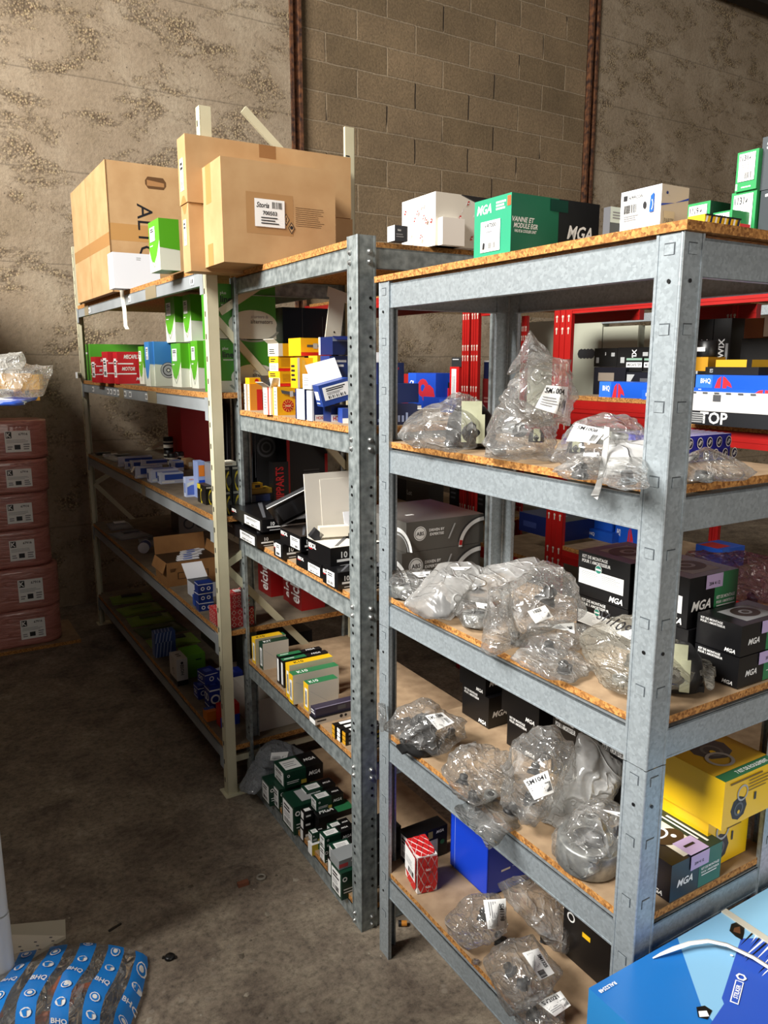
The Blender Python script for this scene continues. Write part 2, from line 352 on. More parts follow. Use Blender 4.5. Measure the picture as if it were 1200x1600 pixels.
    bp = nd(n, 'ShaderNodeBump', Strength=.8, Distance=.008); l.new(hh.outputs[0], bp.inputs['Height']); l.new(bp.outputs[0], b.inputs['Normal'])
    b.inputs['Roughness'].default_value = .92; return mt
def floor_mat():
    mt, n, l, b = newmat('dirty_concrete_floor')
    tc = n.new('ShaderNodeTexCoord'); V = tc.outputs['Object']
    n1 = nd(n, 'ShaderNodeTexNoise', Scale=4.5, Detail=12, Roughness=.74, Distortion=.4); l.new(V, n1.inputs['Vector'])
    c1 = ramp(n, [(.30, lin('#4a3f34')), (.44, lin('#75685a')), (.58, lin('#8f8270')), (.72, lin('#b0a38f'))]); l.new(n1.outputs['Fac'], c1.inputs[0])
    n2 = nd(n, 'ShaderNodeTexNoise', Scale=48, Detail=8, Roughness=.8); l.new(V, n2.inputs['Vector'])
    c2 = ramp(n, [(.34, g(.42)), (.5, g(1)), (.68, g(1.35))]); l.new(n2.outputs['Fac'], c2.inputs[0])
    mu = nd(n, 'ShaderNodeMix', data_type='RGBA', blend_type='MULTIPLY'); mu.inputs[0].default_value = 1; l.new(c1.outputs[0], mu.inputs[6]); l.new(c2.outputs[0], mu.inputs[7])
    vo = nd(n, 'ShaderNodeTexVoronoi', Scale=22, Randomness=1.0); l.new(V, vo.inputs['Vector'])
    n3 = nd(n, 'ShaderNodeTexNoise', Scale=5, Detail=4); l.new(V, n3.inputs['Vector'])
    sp = ramp(n, [(.14, g(1)), (.22, g(0))]); l.new(vo.outputs['Distance'], sp.inputs[0])
    ms = ramp(n, [(.50, g(0)), (.60, g(.9))]); l.new(n3.outputs['Fac'], ms.inputs[0])
    mm = nd(n, 'ShaderNodeMath', operation='MULTIPLY'); l.new(sp.outputs[0], mm.inputs[0]); l.new(ms.outputs[0], mm.inputs[1])
    mx = nd(n, 'ShaderNodeMix', data_type='RGBA'); l.new(mm.outputs[0], mx.inputs[0]); l.new(mu.outputs[2], mx.inputs[6]); mx.inputs[7].default_value = lin('#94897a')
    l.new(mx.outputs[2], b.inputs['Base Color'])
    bp = nd(n, 'ShaderNodeBump', Strength=.6, Distance=.006); l.new(n2.outputs['Fac'], bp.inputs['Height']); l.new(bp.outputs[0], b.inputs['Normal'])
    b.inputs['Roughness'].default_value = .8; return mt
CONC, BLOCK, FLOORM = concrete_mat(), block_mat(), floor_mat()
def struct(mb, name, rk, x, y, z):
    o = mb.build(name); place(o, rk, x, y, z); o['kind'] = 'structure'; return o
UW = 2.80
b = MB(); b.box(-4, -6, -.1, 13, 9, .1, FLOORM); struct(b, 'floor', 'R3', 0, 0, 0)
b = MB(); b.box(-4.0, 0, 0, 5.63, .25, 5.4, CONC); struct(b, 'wall_back', 'R3', 0, UW, 0)
b = MB(); b.box(1.72, .03, 0, 2.80, .2, 5.4, BLOCK); struct(b, 'wall_back', 'R3', 0, UW, 0)
b = MB(); b.box(4.63, 0, 0, 4.4, .25, 5.4, CONC); struct(b, 'wall_back', 'R3', 0, UW, 0)
b = MB(); b.box(8.9, -6, 0, .2, 9, 5.4, CONC); struct(b, 'wall_right', 'R3', 0, 0, 0)
def h_column(x, name):
    b = MB(); b.box(x, 0, 0, .022, .06, 5.4, RUST); b.box(x + .066, 0, 0, .022, .06, 5.4, RUST); b.box(x + .022, .028, 0, .044, .01, 5.4, RUST)
    struct(b, name, 'R3', 0, UW - .015, 0)
b = MB(); b.box(1.72, .015, 0, 2.80, .015, 2.02, CONC); struct(b, 'wall_back', 'R3', 0, UW, 0)
h_column(1.631, 'trim_1'); h_column(4.53, 'trim_2')
DARK = tex_mat('dark_roof_sheet', '#17120e', '#2b231c', 4, .9)  # dark brown mottled tone for roof and roof beam
b = MB(); b.box(1.2, -4.5, 5.4, 8, 7.6, .1, DARK); struct(b, 'ceiling', 'R3', 0, 0, 0)
b = MB(); b.box(5.9, UW - .22, 5.06, 3.0, .16, .30, DARK); struct(b, 'trim_3', 'R3', 0, 0, 0)

# ================================================================== shelving
def post_L(mb, cx, cy, sx, sy, z0, z1, f, mt, t=.0018, slots=True, pitch=.115, ph=.03):
    """slotted steel angle: one flange in the x = cx plane, one in the y = cy plane"""
    def bx(x0, y0, x1, y1, za, zb, mt_=mt): mb.box(min(x0, x1), min(y0, y1), za, abs(x1-x0), abs(y1-y0), zb-za, mt_)
    SLOT = m('#43494d', .6)
    bx(cx, cy, cx + sx*t, cy + sy*f, z0, z1); bx(cx, cy, cx + sx*f, cy + sy*t, z0, z1)
    bx(cx - sx*.0012, cy + sy*(f-.005), cx + sx*.009, cy + sy*f, z0, z1); bx(cx + sx*(f-.005), cy - sy*.0012, cx + sx*f, cy + sy*.009, z0, z1)
    mb.tube((cx + sx*.002, cy + sy*.002, z0), (cx + sx*.002, cy + sy*.002, z1), .0034, .0034, mt, 8)
    if slots:
        z = z1 - ph; w = f * .42; a0 = f * .27
        while z > z0 + .03:
            e = .0012
            bx(cx - sx*.0002, cy + sy*a0, cx, cy + sy*(a0+w), z-.001, z+.0165, SLOT); bx(cx - sx*e, cy + sy*(a0+.0018), cx, cy + sy*(a0+w-.0012), z-.0005, z+.0145)
            bx(cx + sx*a0, cy - sy*.0002, cx + sx*(a0+w), cy, z-.001, z+.0165, SLOT); bx(cx + sx*(a0+.0012), cy - sy*e, cx + sx*(a0+w-.0012), cy, z-.0005, z+.0145)
            z -= pitch
def hole(mb, cx, cy, z, axis, sgn, r=.0032):
    e = .0008
    if axis == 'x': mb.tube((cx, cy, z), (cx - sgn*e, cy, z), r, r, BLK, 10)
    else: mb.tube((cx, cy, z), (cx, cy - sgn*e, z), r, r, BLK, 10)
def beam(mb, p, q, h, z, inward, mt, t=.002, lip=.016):
    """pressed channel between p and q (xy), face at the line, lips turned inward (unit xy)"""
    (x0, y0), (x1, y1) = p, q; ix, iy = inward
    def bx(d0, d1, za, zb):
        xa, xb = sorted((x0 + ix*d0, x1 + ix*d1)); ya, yb = sorted((y0 + iy*d0, y1 + iy*d1)); mb.box(xa, ya, za, xb-xa, yb-ya, zb-za, mt)
    bx(0, t, z-h, z); bx(0, lip, z-t, z); bx(0, lip, z-h, z-h+t); bx(0, .0036, z-.004, z-.0005); bx(-.0008, .003, z-h+.0005, z-h+.004)
def add_board(t, W_, D_, z, th, x0, y0, x1, y1, face=None):
    b = MB(); b.box(x0, y0, z, x1-x0, y1-y0, th, CHIP, {'T': face or BOARD, 'B': CHIP}); return b.build('shelf_board', t)
def bolt(mb, x, y, z, axis, sgn, r=.0062):
    d = Vector((-sgn, 0, 0)) if axis == 'x' else Vector((0, -sgn, 0)); p = Vector((x, y, z))
    mb.tube(p, p + d*.002, r*1.25, r*1.2, ALU, 12); mb.tube(p + d*.002, p + d*.0065, r, r*.55, ALU, 12)

# --- R1: the near galvanised rack
def rack_near():
    t = thing('shelving_rack', 'near galvanised boltless shelving rack holding clear bags and black boxes', 'shelving rack', 'R1')
    Wd, D, f = .856, .40, .047
    lv = [.2461, .6503, 1.0214, 1.4122, 1.8008]
    for cx, cy, sx, sy in ((0, 0, 1, 1), (0, Wd, 1, -1), (D, 0, -1, 1), (D, Wd, -1, -1)):
        for z0, z1 in ((0, .958), (.960, 1.806)):
            b = MB(); post_L(b, cx, cy, sx, sy, z0, z1, f, GALV)
            for zz in (z1 - .068, z0 + .2):
                hole(b, cx - sx*.001, cy + sy*.02, zz, 'x', sx); hole(b, cx + sx*.02, cy - sy*.001, zz, 'y', sy)
            b.build('upright', t)
    h = .0556
    for i, z in enumerate(lv):
        for p, q, n in (((.003, f*.9), (.003, Wd - f*.9), (1, 0)), ((D - .003, f*.9), (D - .003, Wd - f*.9), (-1, 0)),
                        ((f*.9, .003), (D - f*.9, .003), (0, 1)), ((f*.9, Wd - .003), (D - f*.9, Wd - .003), (0, -1))):
            b = MB(); beam(b, p, q, h, z, n, GALV); b.build('beam', t)
        top = i == 4
        e = -.004 if top else .006
        add_board(t, Wd, D, z + .006, .014, e, e - (.004 if top else 0), D - e, Wd - e + (.012 if top else 0))
    return t
rack_near()
# --- R2: bolted galvanised rack
def rack_bolted():
    t = thing('shelving_rack', 'weathered galvanised bolted rack in the middle with spark plug boxes and flat black boxes', 'shelving rack', 'R2')
    Wd, D, f = .926, .47, .052
    lv = [.0515, .5153, .9854, 1.4373, 1.8996]; h = .05
    for cx, cy, sx, sy in ((0, 0, 1, 1), (0, Wd, 1, -1), (D, 0, -1, 1), (D, Wd, -1, -1)):
        b = MB(); post_L(b, cx, cy, sx, sy, 0, 1.926 if cy == 0 else 1.905, f, GALVD, slots=False)
        for k in range(19):
            zz = .14 + k * .095
            if all(abs(zz - (z - .025)) > .05 for z in lv):
                for d in (0, .022): hole(b, cx - sx*.001, cy + sy*.036, zz + d, 'x', sx, .004); hole(b, cx + sx*.036, cy - sy*.001, zz + d, 'y', sy, .004)
        u = b.build('upright', t)
        if cy == 0 and cx == 0:
            for z in lv:
                for dz in (-.012, -.036):
                    for ax in ('x', 'y'):
                        b = MB()
                        if ax == 'x': bolt(b, 0, .038, z + dz, 'x', 1)
                        else: bolt(b, .034, 0, z + dz, 'y', 1)
                        b.build('bolt', u)
    for i, z in enumerate(lv):
        for p, q, n in (((.003, f*.85), (.003, Wd - f*.85), (1, 0)), ((D - .003, f*.85), (D - .003, Wd - f*.85), (-1, 0)),
                        ((f*.85, .003), (D - f*.85, .003), (0, 1)), ((f*.85, Wd - .003), (D - f*.85, Wd - .003), (0, -1))):
            b = MB(); beam(b, p, q, h, z, n, GALVD); b.build('beam', t)
        add_board(t, Wd, D, z + .003, .017, .003, .05 if i == 4 else .006, D - .003, Wd - .003)
    return t
rack_bolted()
# --- R3: beige long-span rack
def rack_beige():
    t = thing('shelving_rack', 'long beige longspan rack running back along the aisle to the concrete wall', 'shelving rack', 'R3')
    Wd, D, f = 2.335, .57, .038
    lv = [.1758, .631, 1.0595, 1.4967, 1.9233]; h = .046
    for cx, cy, sx, sy, H in ((0, 0, 1, 1, 2.432), (0, Wd, 1, -1, 2.275), (D, 0, -1, 1, 2.445), (D, Wd, -1, -1, 2.44)):
        b = MB(); mt = BEIGE if cy == 0 or True else GREYB
        def bx(x0, y0, x1, y1, za, zb, m_=mt): b.box(min(x0, x1), min(y0, y1), za, abs(x1-x0), abs(y1-y0), zb-za, m_)
        bx(cx, cy, cx+sx*.002, cy+sy*f, 0, H); bx(cx, cy, cx+sx*.036, cy+sy*.002, 0, H); bx(cx+sx*.036, cy, cx+sx*.038, cy+sy*.012, 0, H); bx(cx, cy+sy*(f-.002), cx+sx*.02, cy+sy*f, 0, H)
        z = H - .05
        while z > .05:
            bx(cx-sx*.0006, cy+sy*.022, cx, cy+sy*.030, z-.009, z+.009, BLK); z -= .075
        bx(cx+sx*.02, cy-sy*.0006, cx+sx*.036, cy, H-.1, H-.096, BLK)
        u = b.build('upright', t)
        q = MB(); q.box(min(cx-sx*.012, cx+sx*.07), min(cy-sy*.015, cy+sy*.06), 0, .082, .075, .004, mt); q.build('foot_plate', u)
    def bar(p, q, w=.026, mt=BEIGE):
        b = MB(); P, Q = Vector(p), Vector(q); d = (Q-P).normalized(); n = Vector((0, 1, 0)); s = n.cross(d).normalized()
        A = [P + s*w/2, P - s*w/2, Q - s*w/2, Q + s*w/2]; e = n*.012
        b.geo([a for a in A] + [a + e for a in A], [(0,1,2,3), (7,6,5,4), (0,4,5,1), (1,5,6,2), (2,6,7,3), (3,7,4,0)], mt); b.build('brace', t)
    for yy in (.02, Wd - .035):
        if yy < 1: bar((.16, yy, 2.45), (.54, yy, 2.13)); bar((.54, yy, 2.10), (.05, yy, 1.79)); bar((.03, yy, 1.775), (.54, yy, 1.22))
        bar((.54, yy, 1.17), (.04, yy, .90)); bar((.03, yy, .895), (.54, yy, .315)); bar((.04, yy, .134), (.53, yy, .134))
    for i, z in enumerate(lv):
        for p, q, n in (((.003, f), (.003, Wd-f), (1, 0)), ((D-.003, f), (D-.003, Wd-f), (-1, 0))):
            b = MB(); beam(b, p, q, h, z, n, GREYB); o = b.build('beam', t)
            if p[0] < .1:
                for yy, s in ((f, 1), (Wd-f, -1)):
                    c = MB(); c.box(-.002, min(yy-s*.004, yy+s*.03), z-h-.03, .003, .034, h+.034, GREYB); c.build('end_plate', o)
        add_board(t, Wd, D, z + .001, .020, .006, .004 if i in (0, 1, 2, 3) else .05, D-.006, Wd-.004, BOARDD)
    # small paper tags and brown tape stuck along the front beams
    for z, ys in ((1.9233, (1.95, 1.06, .16)), (1.4967, (2.0, 1.62, 1.55, 1.47, 1.39, 1.25, 1.15, .86))):
        for yy in ys:
            b = MB(); b.box(.0008, yy-.018, z-.036, .002, .036, .026, WHT); b.box(.0004, yy-.012, z-.03, .001, .01, .014, INK); b.box(.0004, yy+.004, z-.03, .001, .008, .014, INK); b.build('price_tag', t)
    TAPE = m('#8b7f66', .35)
    for z, yy, w in ((1.9233, 1.98, .10), (1.9233, .62, .16), (1.4967, .70, .14), (1.4967, 1.28, .1), (1.0595, .98, .06)):
        b = MB(); b.box(.001, yy, z-.046, .0015, w, .05, TAPE); b.build('tape_strip', t)
    return t
rack_beige()
# --- the red rack of the next row
def rack_red():
    t = thing('shelving_rack', 'red pallet style shelving rack standing in the next row behind', 'shelving rack', 'R3')
    def up(x, y, w, H, d=1):
        b = MB(); n_ = 3
        b.box(x, y, 0, .002, w, H, REDP); b.box(x, y, 0, .016, .002, H, REDP); b.box(x, y+w-.002, 0, .016, .002, H, REDP)
        b.box(x-.004, y+w*.34, 0, .004, w*.06, H, REDP); b.box(x-.004, y+w*.64, 0, .004, w*.06, H, REDP)
        z = H - .06; kk = False
        while z > .3:
            for k in (.17, .5, .83):
                b.tube((x-.0012, y+w*k, z), (x, y+w*k, z), .006, .006, m('#c9c3b4'), 8); b.box(x-.0012, y+w*k-.0025, z-.022, .0012, .005, .02, m('#c9c3b4'))
            kk = not kk; z -= .05 if kk else .15
        b.build('upright', t)
    F0 = 1.5
    for y in (.512, .440): up(F0, y, .060, 1.96)
    up(F0, -.181, .105, 1.87); up(F0, -.73, .07, 1.87); up(F0, -1.95, .07, 1.87); up(F0, 2.3, .07, 2.0)
    for y in (.68, -.58, -1.95, 2.3): up(2.02, y, .045, 1.87)
    def bm(y0, y1, z, h=.055, x=F0):
        b = MB(); b.box(x+.001, y0, z-h, .03, y1-y0, h, REDP); b.box(x-.001, y0, z-h*.62, .004, y1-y0, h*.24, REDP); b.build('beam', t)
    def bd(y0, y1, z, th=.018):
        b = MB(); b.box(F0+.005, y0, z, .54, y1-y0, th, CHIP, {'T': BOARD}); b.build('shelf_board', t)
    for y0, y1, zs in ((.574, 2.3, (1.99, 1.345, .77, .2)), (-.076, .425, (1.87, 1.345, .71, .2)), (-.66, -.18, (1.85, 1.465, .81, .2)), (-1.9, -.73, (1.845, 1.39, .81, .2))):
        for z in zs:
            bm(y0, y1, z, .03 if 1.83 < z < 1.9 else .055); bm(y0, y1, z, .055, 2.03)
            bd(y0, y1, z + .001)
    bm(-.66, -.18, 1.415, .05)
    for y0, y1 in ((-.66, .4), (-1.9, -.75)):
        b = MB(); b.box(2.29, y0, 1.823, .04, y1-y0, .04, GALV); b.build('rear_rail', t)
    return t
rack_red()
# --- left row, mostly outside the picture: its end upright shows at the left edge, and it shades the aisle
def rack_left():
    t = thing('shelving_rack', 'white painted rack whose end upright stands at the left edge of the picture', 'shelving rack', 'R3')
    POST = m('#c4c7c9', .4)
    for x, y in ((-.845, -.60), (-1.35, -.60), (-.845, .1), (-1.35, .1), (-.845, 2.6), (-1.35, 2.6)):
        b = MB(); b.tube((x+.022, y+.022, .23), (x+.022, y+.022, 1.55 if y < 0 else 2.05), .024, .024, POST, 20); u = b.build('upright', t)
        b = MB(); b.tube((x+.022, y+.022, 0), (x+.022, y+.022, .226), .0265, .0255, POST, 20); b.build('foot_sleeve', u)
    for z in (.45, .95, 1.48, 1.95):
        y0 = .15 if z > 1.5 else -.55
        for x in (-.838, -1.33):
            b = MB(); b.box(x, y0, z-.05, .02, 2.6 - y0, .05, POST); b.build('beam', t)
        b = MB(); b.box(-1.36, y0 - .03, z, .54, 2.65 - y0, .018, CHIP, {'T': BOARD}); b.build('shelf_board', t)
    b = MB(); b.box(-1.37, -.58, .05, .006, 3.2, 1.45, POST); b.box(-1.37, .1, 1.5, .006, 2.5, .5, POST); b.build('shade_panel', t)  # opaque back added out of view to keep light off the aisle
    return t
rack_left()
for i in range(5):  # unseen cartons added on top to deepen the shade in the aisle
    b = MB(); b.box(0, 0, 0, .42, .48, .34 - .03*(i % 2), CARD); o = b.build('cardboard_carton'); place(o, 'R3', -1.32, .14 + .51*i, 1.969); tag(o, 'unseen carton added on the left rack to shade the aisle', 'box', 'added shade cartons on the left rack')
def shade_rack():  # unseen rack added to shade the lower levels of the near racks
    t = thing('shelving_rack', 'added unseen rack left of the picture, shading the near racks', 'shelving rack', 'R3')
    POST = m('#c4c7c9', .4); x0, x1, y0, y1 = -2.1, -1.55, -2.9, -.75
    for x in (x0, x1 - .045):
        for y in (y0, y1 - .045):
            b = MB(); b.box(x, y, 0, .045, .045, 2.2, POST); b.build('upright', t)
    for z in (.15, .6, 1.05, 1.5, 1.95):
        b = MB(); b.box(x0 + .003, y0 + .003, z, x1 - x0 - .006, y1 - y0 - .006, .018, CHIP, {'T': BOARD}); b.build('shelf_board', t)
        for x in (x0 + .002, x1 - .022):
            b = MB(); b.box(x, y0 + .045, z - .05, .02, y1 - y0 - .09, .05, POST); b.build('beam', t)
    b = MB(); b.box(x0 - .006, y0, .05, .006, y1 - y0, 2.1, POST); b.build('shade_panel', t)  # opaque back added so that no light passes through
shade_rack()
# measured boxes: rack, x, y, z, width, depth, height, turn
G={'alto':('R3',-0.03,1.228,1.944,0.42,0.847,0.575,0),
'whiteflat':('R3',-0.063,1.046,1.944,0.205,0.095,0.153,0),
'greentop':('R3',-0.079,0.252,1.944,0.072,0.134,0.175,0),
'flatlow':('R2',-0.171,0.8,1.908,0.585,0.127,0.207,0),
'flatup':('R2',-0.174,0.795,2.116,0.58,0.119,0.2,0),
'storia':('R2',-0.123,0.62,1.92,0.379,0.252,0.31,0),
'redtop':('R2',0.1,0.489,1.92,0.092,0.12,0.035,0),
'blkwht':('R2',0.098,-0.025,1.92,0.038,0.035,0.037,0),
'white3b':('R2',0.241,-0.023,1.92,0.097,0.165,0.132,0),
'white3s':('R2',0.316,-0.028,1.92,0.02,0.076,0.068,0),
'mgagreen':('R1',0.021,0.407,1.822,0.229,0.112,0.11,0),
'absslim':('R1',0.12,0.277,1.822,0.034,0.1,0.07,0),
'hitachi':('R1',0.037,0.091,1.822,0.063,0.08,0.066,0),
'g1119':('R1',0.266,0.16,1.822,0.056,0.049,0.079,0),
'g1191':('R1',0.245,0.1,1.822,0.08,0.037,0.052,0),
'g1131lo':('R1',0.293,0.09,1.822,0.013,0.048,0.089,0),
'g1131up':('R1',0.289,0.09,1.911,0.016,0.04,0.064,0),
'dgrlo':('R1',0.218,0.03,1.822,0.2,0.2,0.085,0),
'dgrup':('R1',0.213,0.03,1.911,0.2,0.2,0.07,0),
'stripeflat':('R1',0.07,0.02,1.822,0.076,0.1,0.017,0),
'gA':('R3',0.11,0.746,1.706,0.16,0.138,0.19,0),
'gB':('R3',0.11,0.528,1.706,0.16,0.101,0.183,0),
'glie':('R3',0.053,2.277,1.517,0.5,0.403,0.211,0),
'red1':('R3',-0.038,1.678,1.517,0.1,0.128,0.133,0),
'red2':('R3',-0.018,1.481,1.517,0.14,0.14,0.157,0),
'red3':('R3',-0.034,1.32,1.517,0.126,0.068,0.153,0),
'gsm':('R3',0.095,1.242,1.517,0.1,0.086,0.18,0),
'blueA':('R3',0.05,0.878,1.517,0.082,0.092,0.194,0),
'blueB':('R3',0.032,0.889,1.517,0.12,0.078,0.193,0),
'g3':('R3',0.102,0.664,1.517,0.1,0.135,0.183,0),
'g4':('R3',0.137,0.642,1.517,0.1,0.094,0.183,0),
'g5':('R3',0.111,0.468,1.517,0.15,0.087,0.189,0),
'lineup':('R3',0.009,0.03,1.694,0.23,0.15,0.147,0),
'linelo':('R3',0.002,0.03,1.53,0.232,0.15,0.161,0),
'bw1':('R3',0.022,1.573,1.08,0.175,0.031,0.051,0),
'bw2':('R3',0.032,1.472,1.08,0.076,0.028,0.036,0),
'bw3':('R3',0.042,1.382,1.08,0.06,0.039,0.051,0),
'bw4':('R3',0.051,1.217,1.125,0.125,0.023,0.027,0),
'bw5':('R3',-0.006,1.109,1.08,0.129,0.027,0.056,0),
'bw6':('R3',0.021,0.941,1.08,0.128,0.068,0.058,0),
'bw7':('R3',0.046,0.871,1.08,0.105,0.054,0.05,0),
'bvert':('R3',0.041,0.479,1.08,0.053,0.031,0.081,0),
'bsm':('R3',0.22,1.265,1.08,0.053,0.08,0.05,0),
'brs':('R3',0.3,1.313,1.08,0.046,0.08,0.05,0),
'ybl1':('R3',0.041,0.03,1.094,0.03,0.1,0.087,0),
'ybl2':('R3',0.07,0.03,1.091,0.03,0.1,0.088,0),
'ybl5':('R3',0.05,0.26,1.08,0.029,0.1,0.074,0),
'redpanel':('R3',0.371,1.923,1.08,0.231,0.04,0.279,0),
'opencarton':('R3',-0.023,0.683,0.651,0.234,0.183,0.11,0),
'whtbox':('R3',0.048,0.449,0.651,0.09,0.193,0.063,0),
'blst':('R3',0.01,0.283,0.651,0.053,0.028,0.114,0),
'blsm':('R3',0.018,0.357,0.651,0.05,0.068,0.045,0),
'redp1':('R3',0.012,0.073,0.651,0.05,0.187,0.062,0),
'redp2':('R3',0.04,0.03,0.67,0.06,0.2,0.075,0),
'redp3':('R3',0.068,0.1,0.727,0.057,0.15,0.057,0),
'greybk':('R3',0.365,1.723,0.651,0.199,0.15,0.082,0),
'bstr1':('R3',0.018,1.026,0.281,0.112,0.013,0.053,0),
'bstr2':('R3',0.022,1.044,0.196,0.055,0.039,0.078,0),
'hose':('R3',0.012,0.655,0.196,0.031,0.161,0.126,0),
'lime':('R3',0.109,0.849,0.196,0.042,0.13,0.097,0),
'bl1':('R3',0.02,0.351,0.306,0.06,0.055,0.052,0),
'bl2':('R3',0.047,0.471,0.196,0.046,0.029,0.059,0),
'bl3':('R3',0.055,0.348,0.196,0.049,0.009,0.092,0),
'orange':('R3',0.01,0.247,0.196,0.043,0.049,0.042,0),
'red9':('R3',0.04,0.18,0.196,0.066,0.047,0.088,0),
'whtbig':('R3',0.15,0.058,0.196,0.186,0.261,0.13,0),
'o1':('R2',0.013,0.903,1.457,0.012,0.025,0.09,0),
'o2':('R2',0.022,0.864,1.457,0.012,0.032,0.09,0),
'o3':('R2',0.025,0.831,1.457,0.017,0.025,0.088,0),
'osm':('R2',0.048,0.854,1.547,0.048,0.03,0.021,0),
'ngkbig':('R2',0.004,0.538,1.457,0.058,0.06,0.088,0),
'cream':('R2',-0.011,0.573,1.457,0.03,0.048,0.087,0),
's1':('R2',0.02,0.551,1.547,0.044,0.093,0.046,0),
's2':('R2',0.02,0.561,1.594,0.05,0.073,0.044,0),
's3':('R2',0.02,0.558,1.64,0.107,0.1,0.039,0),
's4':('R2',0.0,0.343,1.547,0.043,0.061,0.087,0),
's5':('R2',0.0,0.241,1.546,0.034,0.1,0.042,0),
'bot1':('R2',-0.004,0.306,1.457,0.01,0.082,0.088,0),
'bot2':('R2',0.019,0.293,1.457,0.005,0.044,0.085,0),
'bosch1':('R2',0.06,0.371,1.457,0.037,0.05,0.016,0),
'bosch2':('R2',0.03,0.22,1.457,0.033,0.05,0.014,0),
'bblue':('R2',0.05,0.388,1.609,0.15,0.1,0.08,0),
'bblue2':('R2',0.06,0.368,1.542,0.053,0.08,0.072,0),
'brt1':('R2',0.2,0.313,1.583,0.053,0.12,0.055,0),
'brt2':('R2',0.16,0.241,1.505,0.122,0.15,0.055,0),
'brt3':('R2',0.14,0.206,1.457,0.121,0.15,0.043,0),
'rA':('R2',-0.016,0.584,1.075,0.065,0.352,0.042,0),
'rB':('R2',0.033,0.681,1.005,0.074,0.356,0.043,0),
'rt1':('R2',-0.04,0.581,1.147,0.067,0.039,0.02,0),
'rt2':('R2',-0.025,0.541,1.147,0.06,0.053,0.021,0),
'r10':('R2',-0.033,0.486,1.005,0.133,0.073,0.05,0),
'rC':('R2',0.02,0.34,1.085,0.1,0.217,0.045,0),
'rD':('R2',0.013,0.285,1.005,0.035,0.195,0.039,0),
'rE':('R2',-0.025,0.102,1.005,0.052,0.095,0.049,0),
'rF':('R2',-0.049,0.17,1.085,0.143,0.017,0.033,0),
'rG':('R2',0.17,0.254,1.005,0.074,0.2,-0.015,0),
'absup':('R2',0.164,0.006,1.103,0.252,0.306,0.078,0),
'abslo':('R2',0.2,0.073,1.005,0.4,0.3,0.098,0),
'k1':('R2',0.06,0.935,0.535,0.114,0.05,0.087,0),
'k2':('R2',0.006,0.81,0.535,0.107,0.037,0.098,0),
'k3':('R2',0.01,0.747,0.535,0.1,0.038,0.1,0),
'k4':('R2',0.012,0.592,0.535,0.161,0.014,0.101,0),
'k5':('R2',0.012,0.569,0.535,0.168,0.009,0.098,0),
'k6':('R2',-0.026,0.46,0.535,0.158,0.018,0.117,0),
'k7':('R2',-0.029,0.428,0.535,0.163,0.022,0.101,0),
'k8':('R2',0.009,0.358,0.535,0.105,0.036,0.092,0),
'p1':('R2',-0.02,0.271,0.57,0.138,0.022,0.021,0),
'p2':('R2',-0.013,0.264,0.535,0.127,0.064,0.016,0),
'gbk':('R2',0.1,1.072,0.055,0.15,0.197,-0.01,0),
'A':('R2',0.06,0.636,0.11,0.142,0.093,0.036,0),
'B1':('R2',-0.017,0.654,0.055,0.1,0.074,0.081,0),
'B2':('R2',0.001,0.607,0.055,0.12,0.069,0.083,0),
'C':('R2',-0.011,0.45,0.055,0.073,0.103,0.104,0),
'D1':('R2',0.1,0.511,0.1,0.098,0.023,0.036,0),
'D2':('R2',0.04,0.382,0.162,0.092,0.038,0.026,0),
'E1':('R2',0.0,0.383,0.152,0.035,0.024,0.022,0),
'E2':('R2',0.0,0.379,0.122,0.028,0.027,0.029,0),
'E3':('R2',0.011,0.4,0.055,0.026,0.028,0.051,0),
'F':('R2',0.04,0.379,0.093,0.132,0.027,0.044,0),
'G':('R2',0.05,0.28,0.136,0.07,0.028,0.026,0),
'H':('R2',0.0,0.332,0.076,0.03,0.03,0.02,0),
'H2':('R2',-0.007,0.296,0.055,0.019,0.022,0.038,0),
'I':('R2',0.0,0.264,0.119,0.094,0.023,0.024,0),
'J':('R2',0.004,0.23,0.055,0.02,0.049,0.074,0),
'K':('R2',0.0,0.181,0.121,0.072,0.038,0.026,0),
'L':('R2',0.0,0.153,0.101,0.052,0.038,0.021,0),
'N':('R2',-0.034,0.069,0.055,0.051,0.057,0.089,0),
'skf':('R1',0.25,0.161,1.434,0.327,0.14,0.026,0),
'm1':('R1',0.231,0.251,1.128,0.2,0.142,0.096,0),
'm1b':('R1',0.12,0.153,1.043,0.2,0.17,0.085,0),
'm2':('R1',0.237,0.12,1.128,0.124,0.133,0.098,0),
'm2b':('R1',0.08,0.001,1.043,0.039,0.17,0.085,0),
'm3':('R1',0.23,-0.01,1.118,0.16,0.09,0.056,0),
'm4':('R1',0.268,0.019,1.043,0.16,0.087,0.057,0),
'n1':('R1',0.22,0.706,0.735,0.067,0.113,0.051,0),
'n2':('R1',0.25,0.715,0.672,0.055,0.114,0.085,0),
'n3':('R1',0.22,0.485,0.722,0.15,0.137,0.085,0),
'n4':('R1',0.18,0.469,0.672,0.15,0.113,0.085,0),
'q1':('R1',0.096,0.007,0.672,0.141,0.135,0.074,0),
'yup':('R1',0.185,-0.032,0.782,0.121,0.13,0.074,0),
'ylo':('R1',0.254,0.016,0.672,0.1,0.17,0.11,0),
'mbk':('R1',0.25,0.161,0.762,0.118,0.12,0.065,0),
'mb':('R1',0.074,0.868,0.268,0.126,0.048,0.085,0),
'febi':('R1',0.013,0.702,0.268,0.034,0.095,0.104,0),
'blubin':('R1',0.177,0.608,0.268,0.116,0.137,0.133,0),
'blackbox':('R1',0.2,0.207,0.268,0.1,0.083,0.119,0),
'ra1':('R3',1.52,0.823,1.427,0.15,0.267,0.082,0),
'ra2':('R3',1.6,0.806,1.445,0.12,0.128,0.071,0),
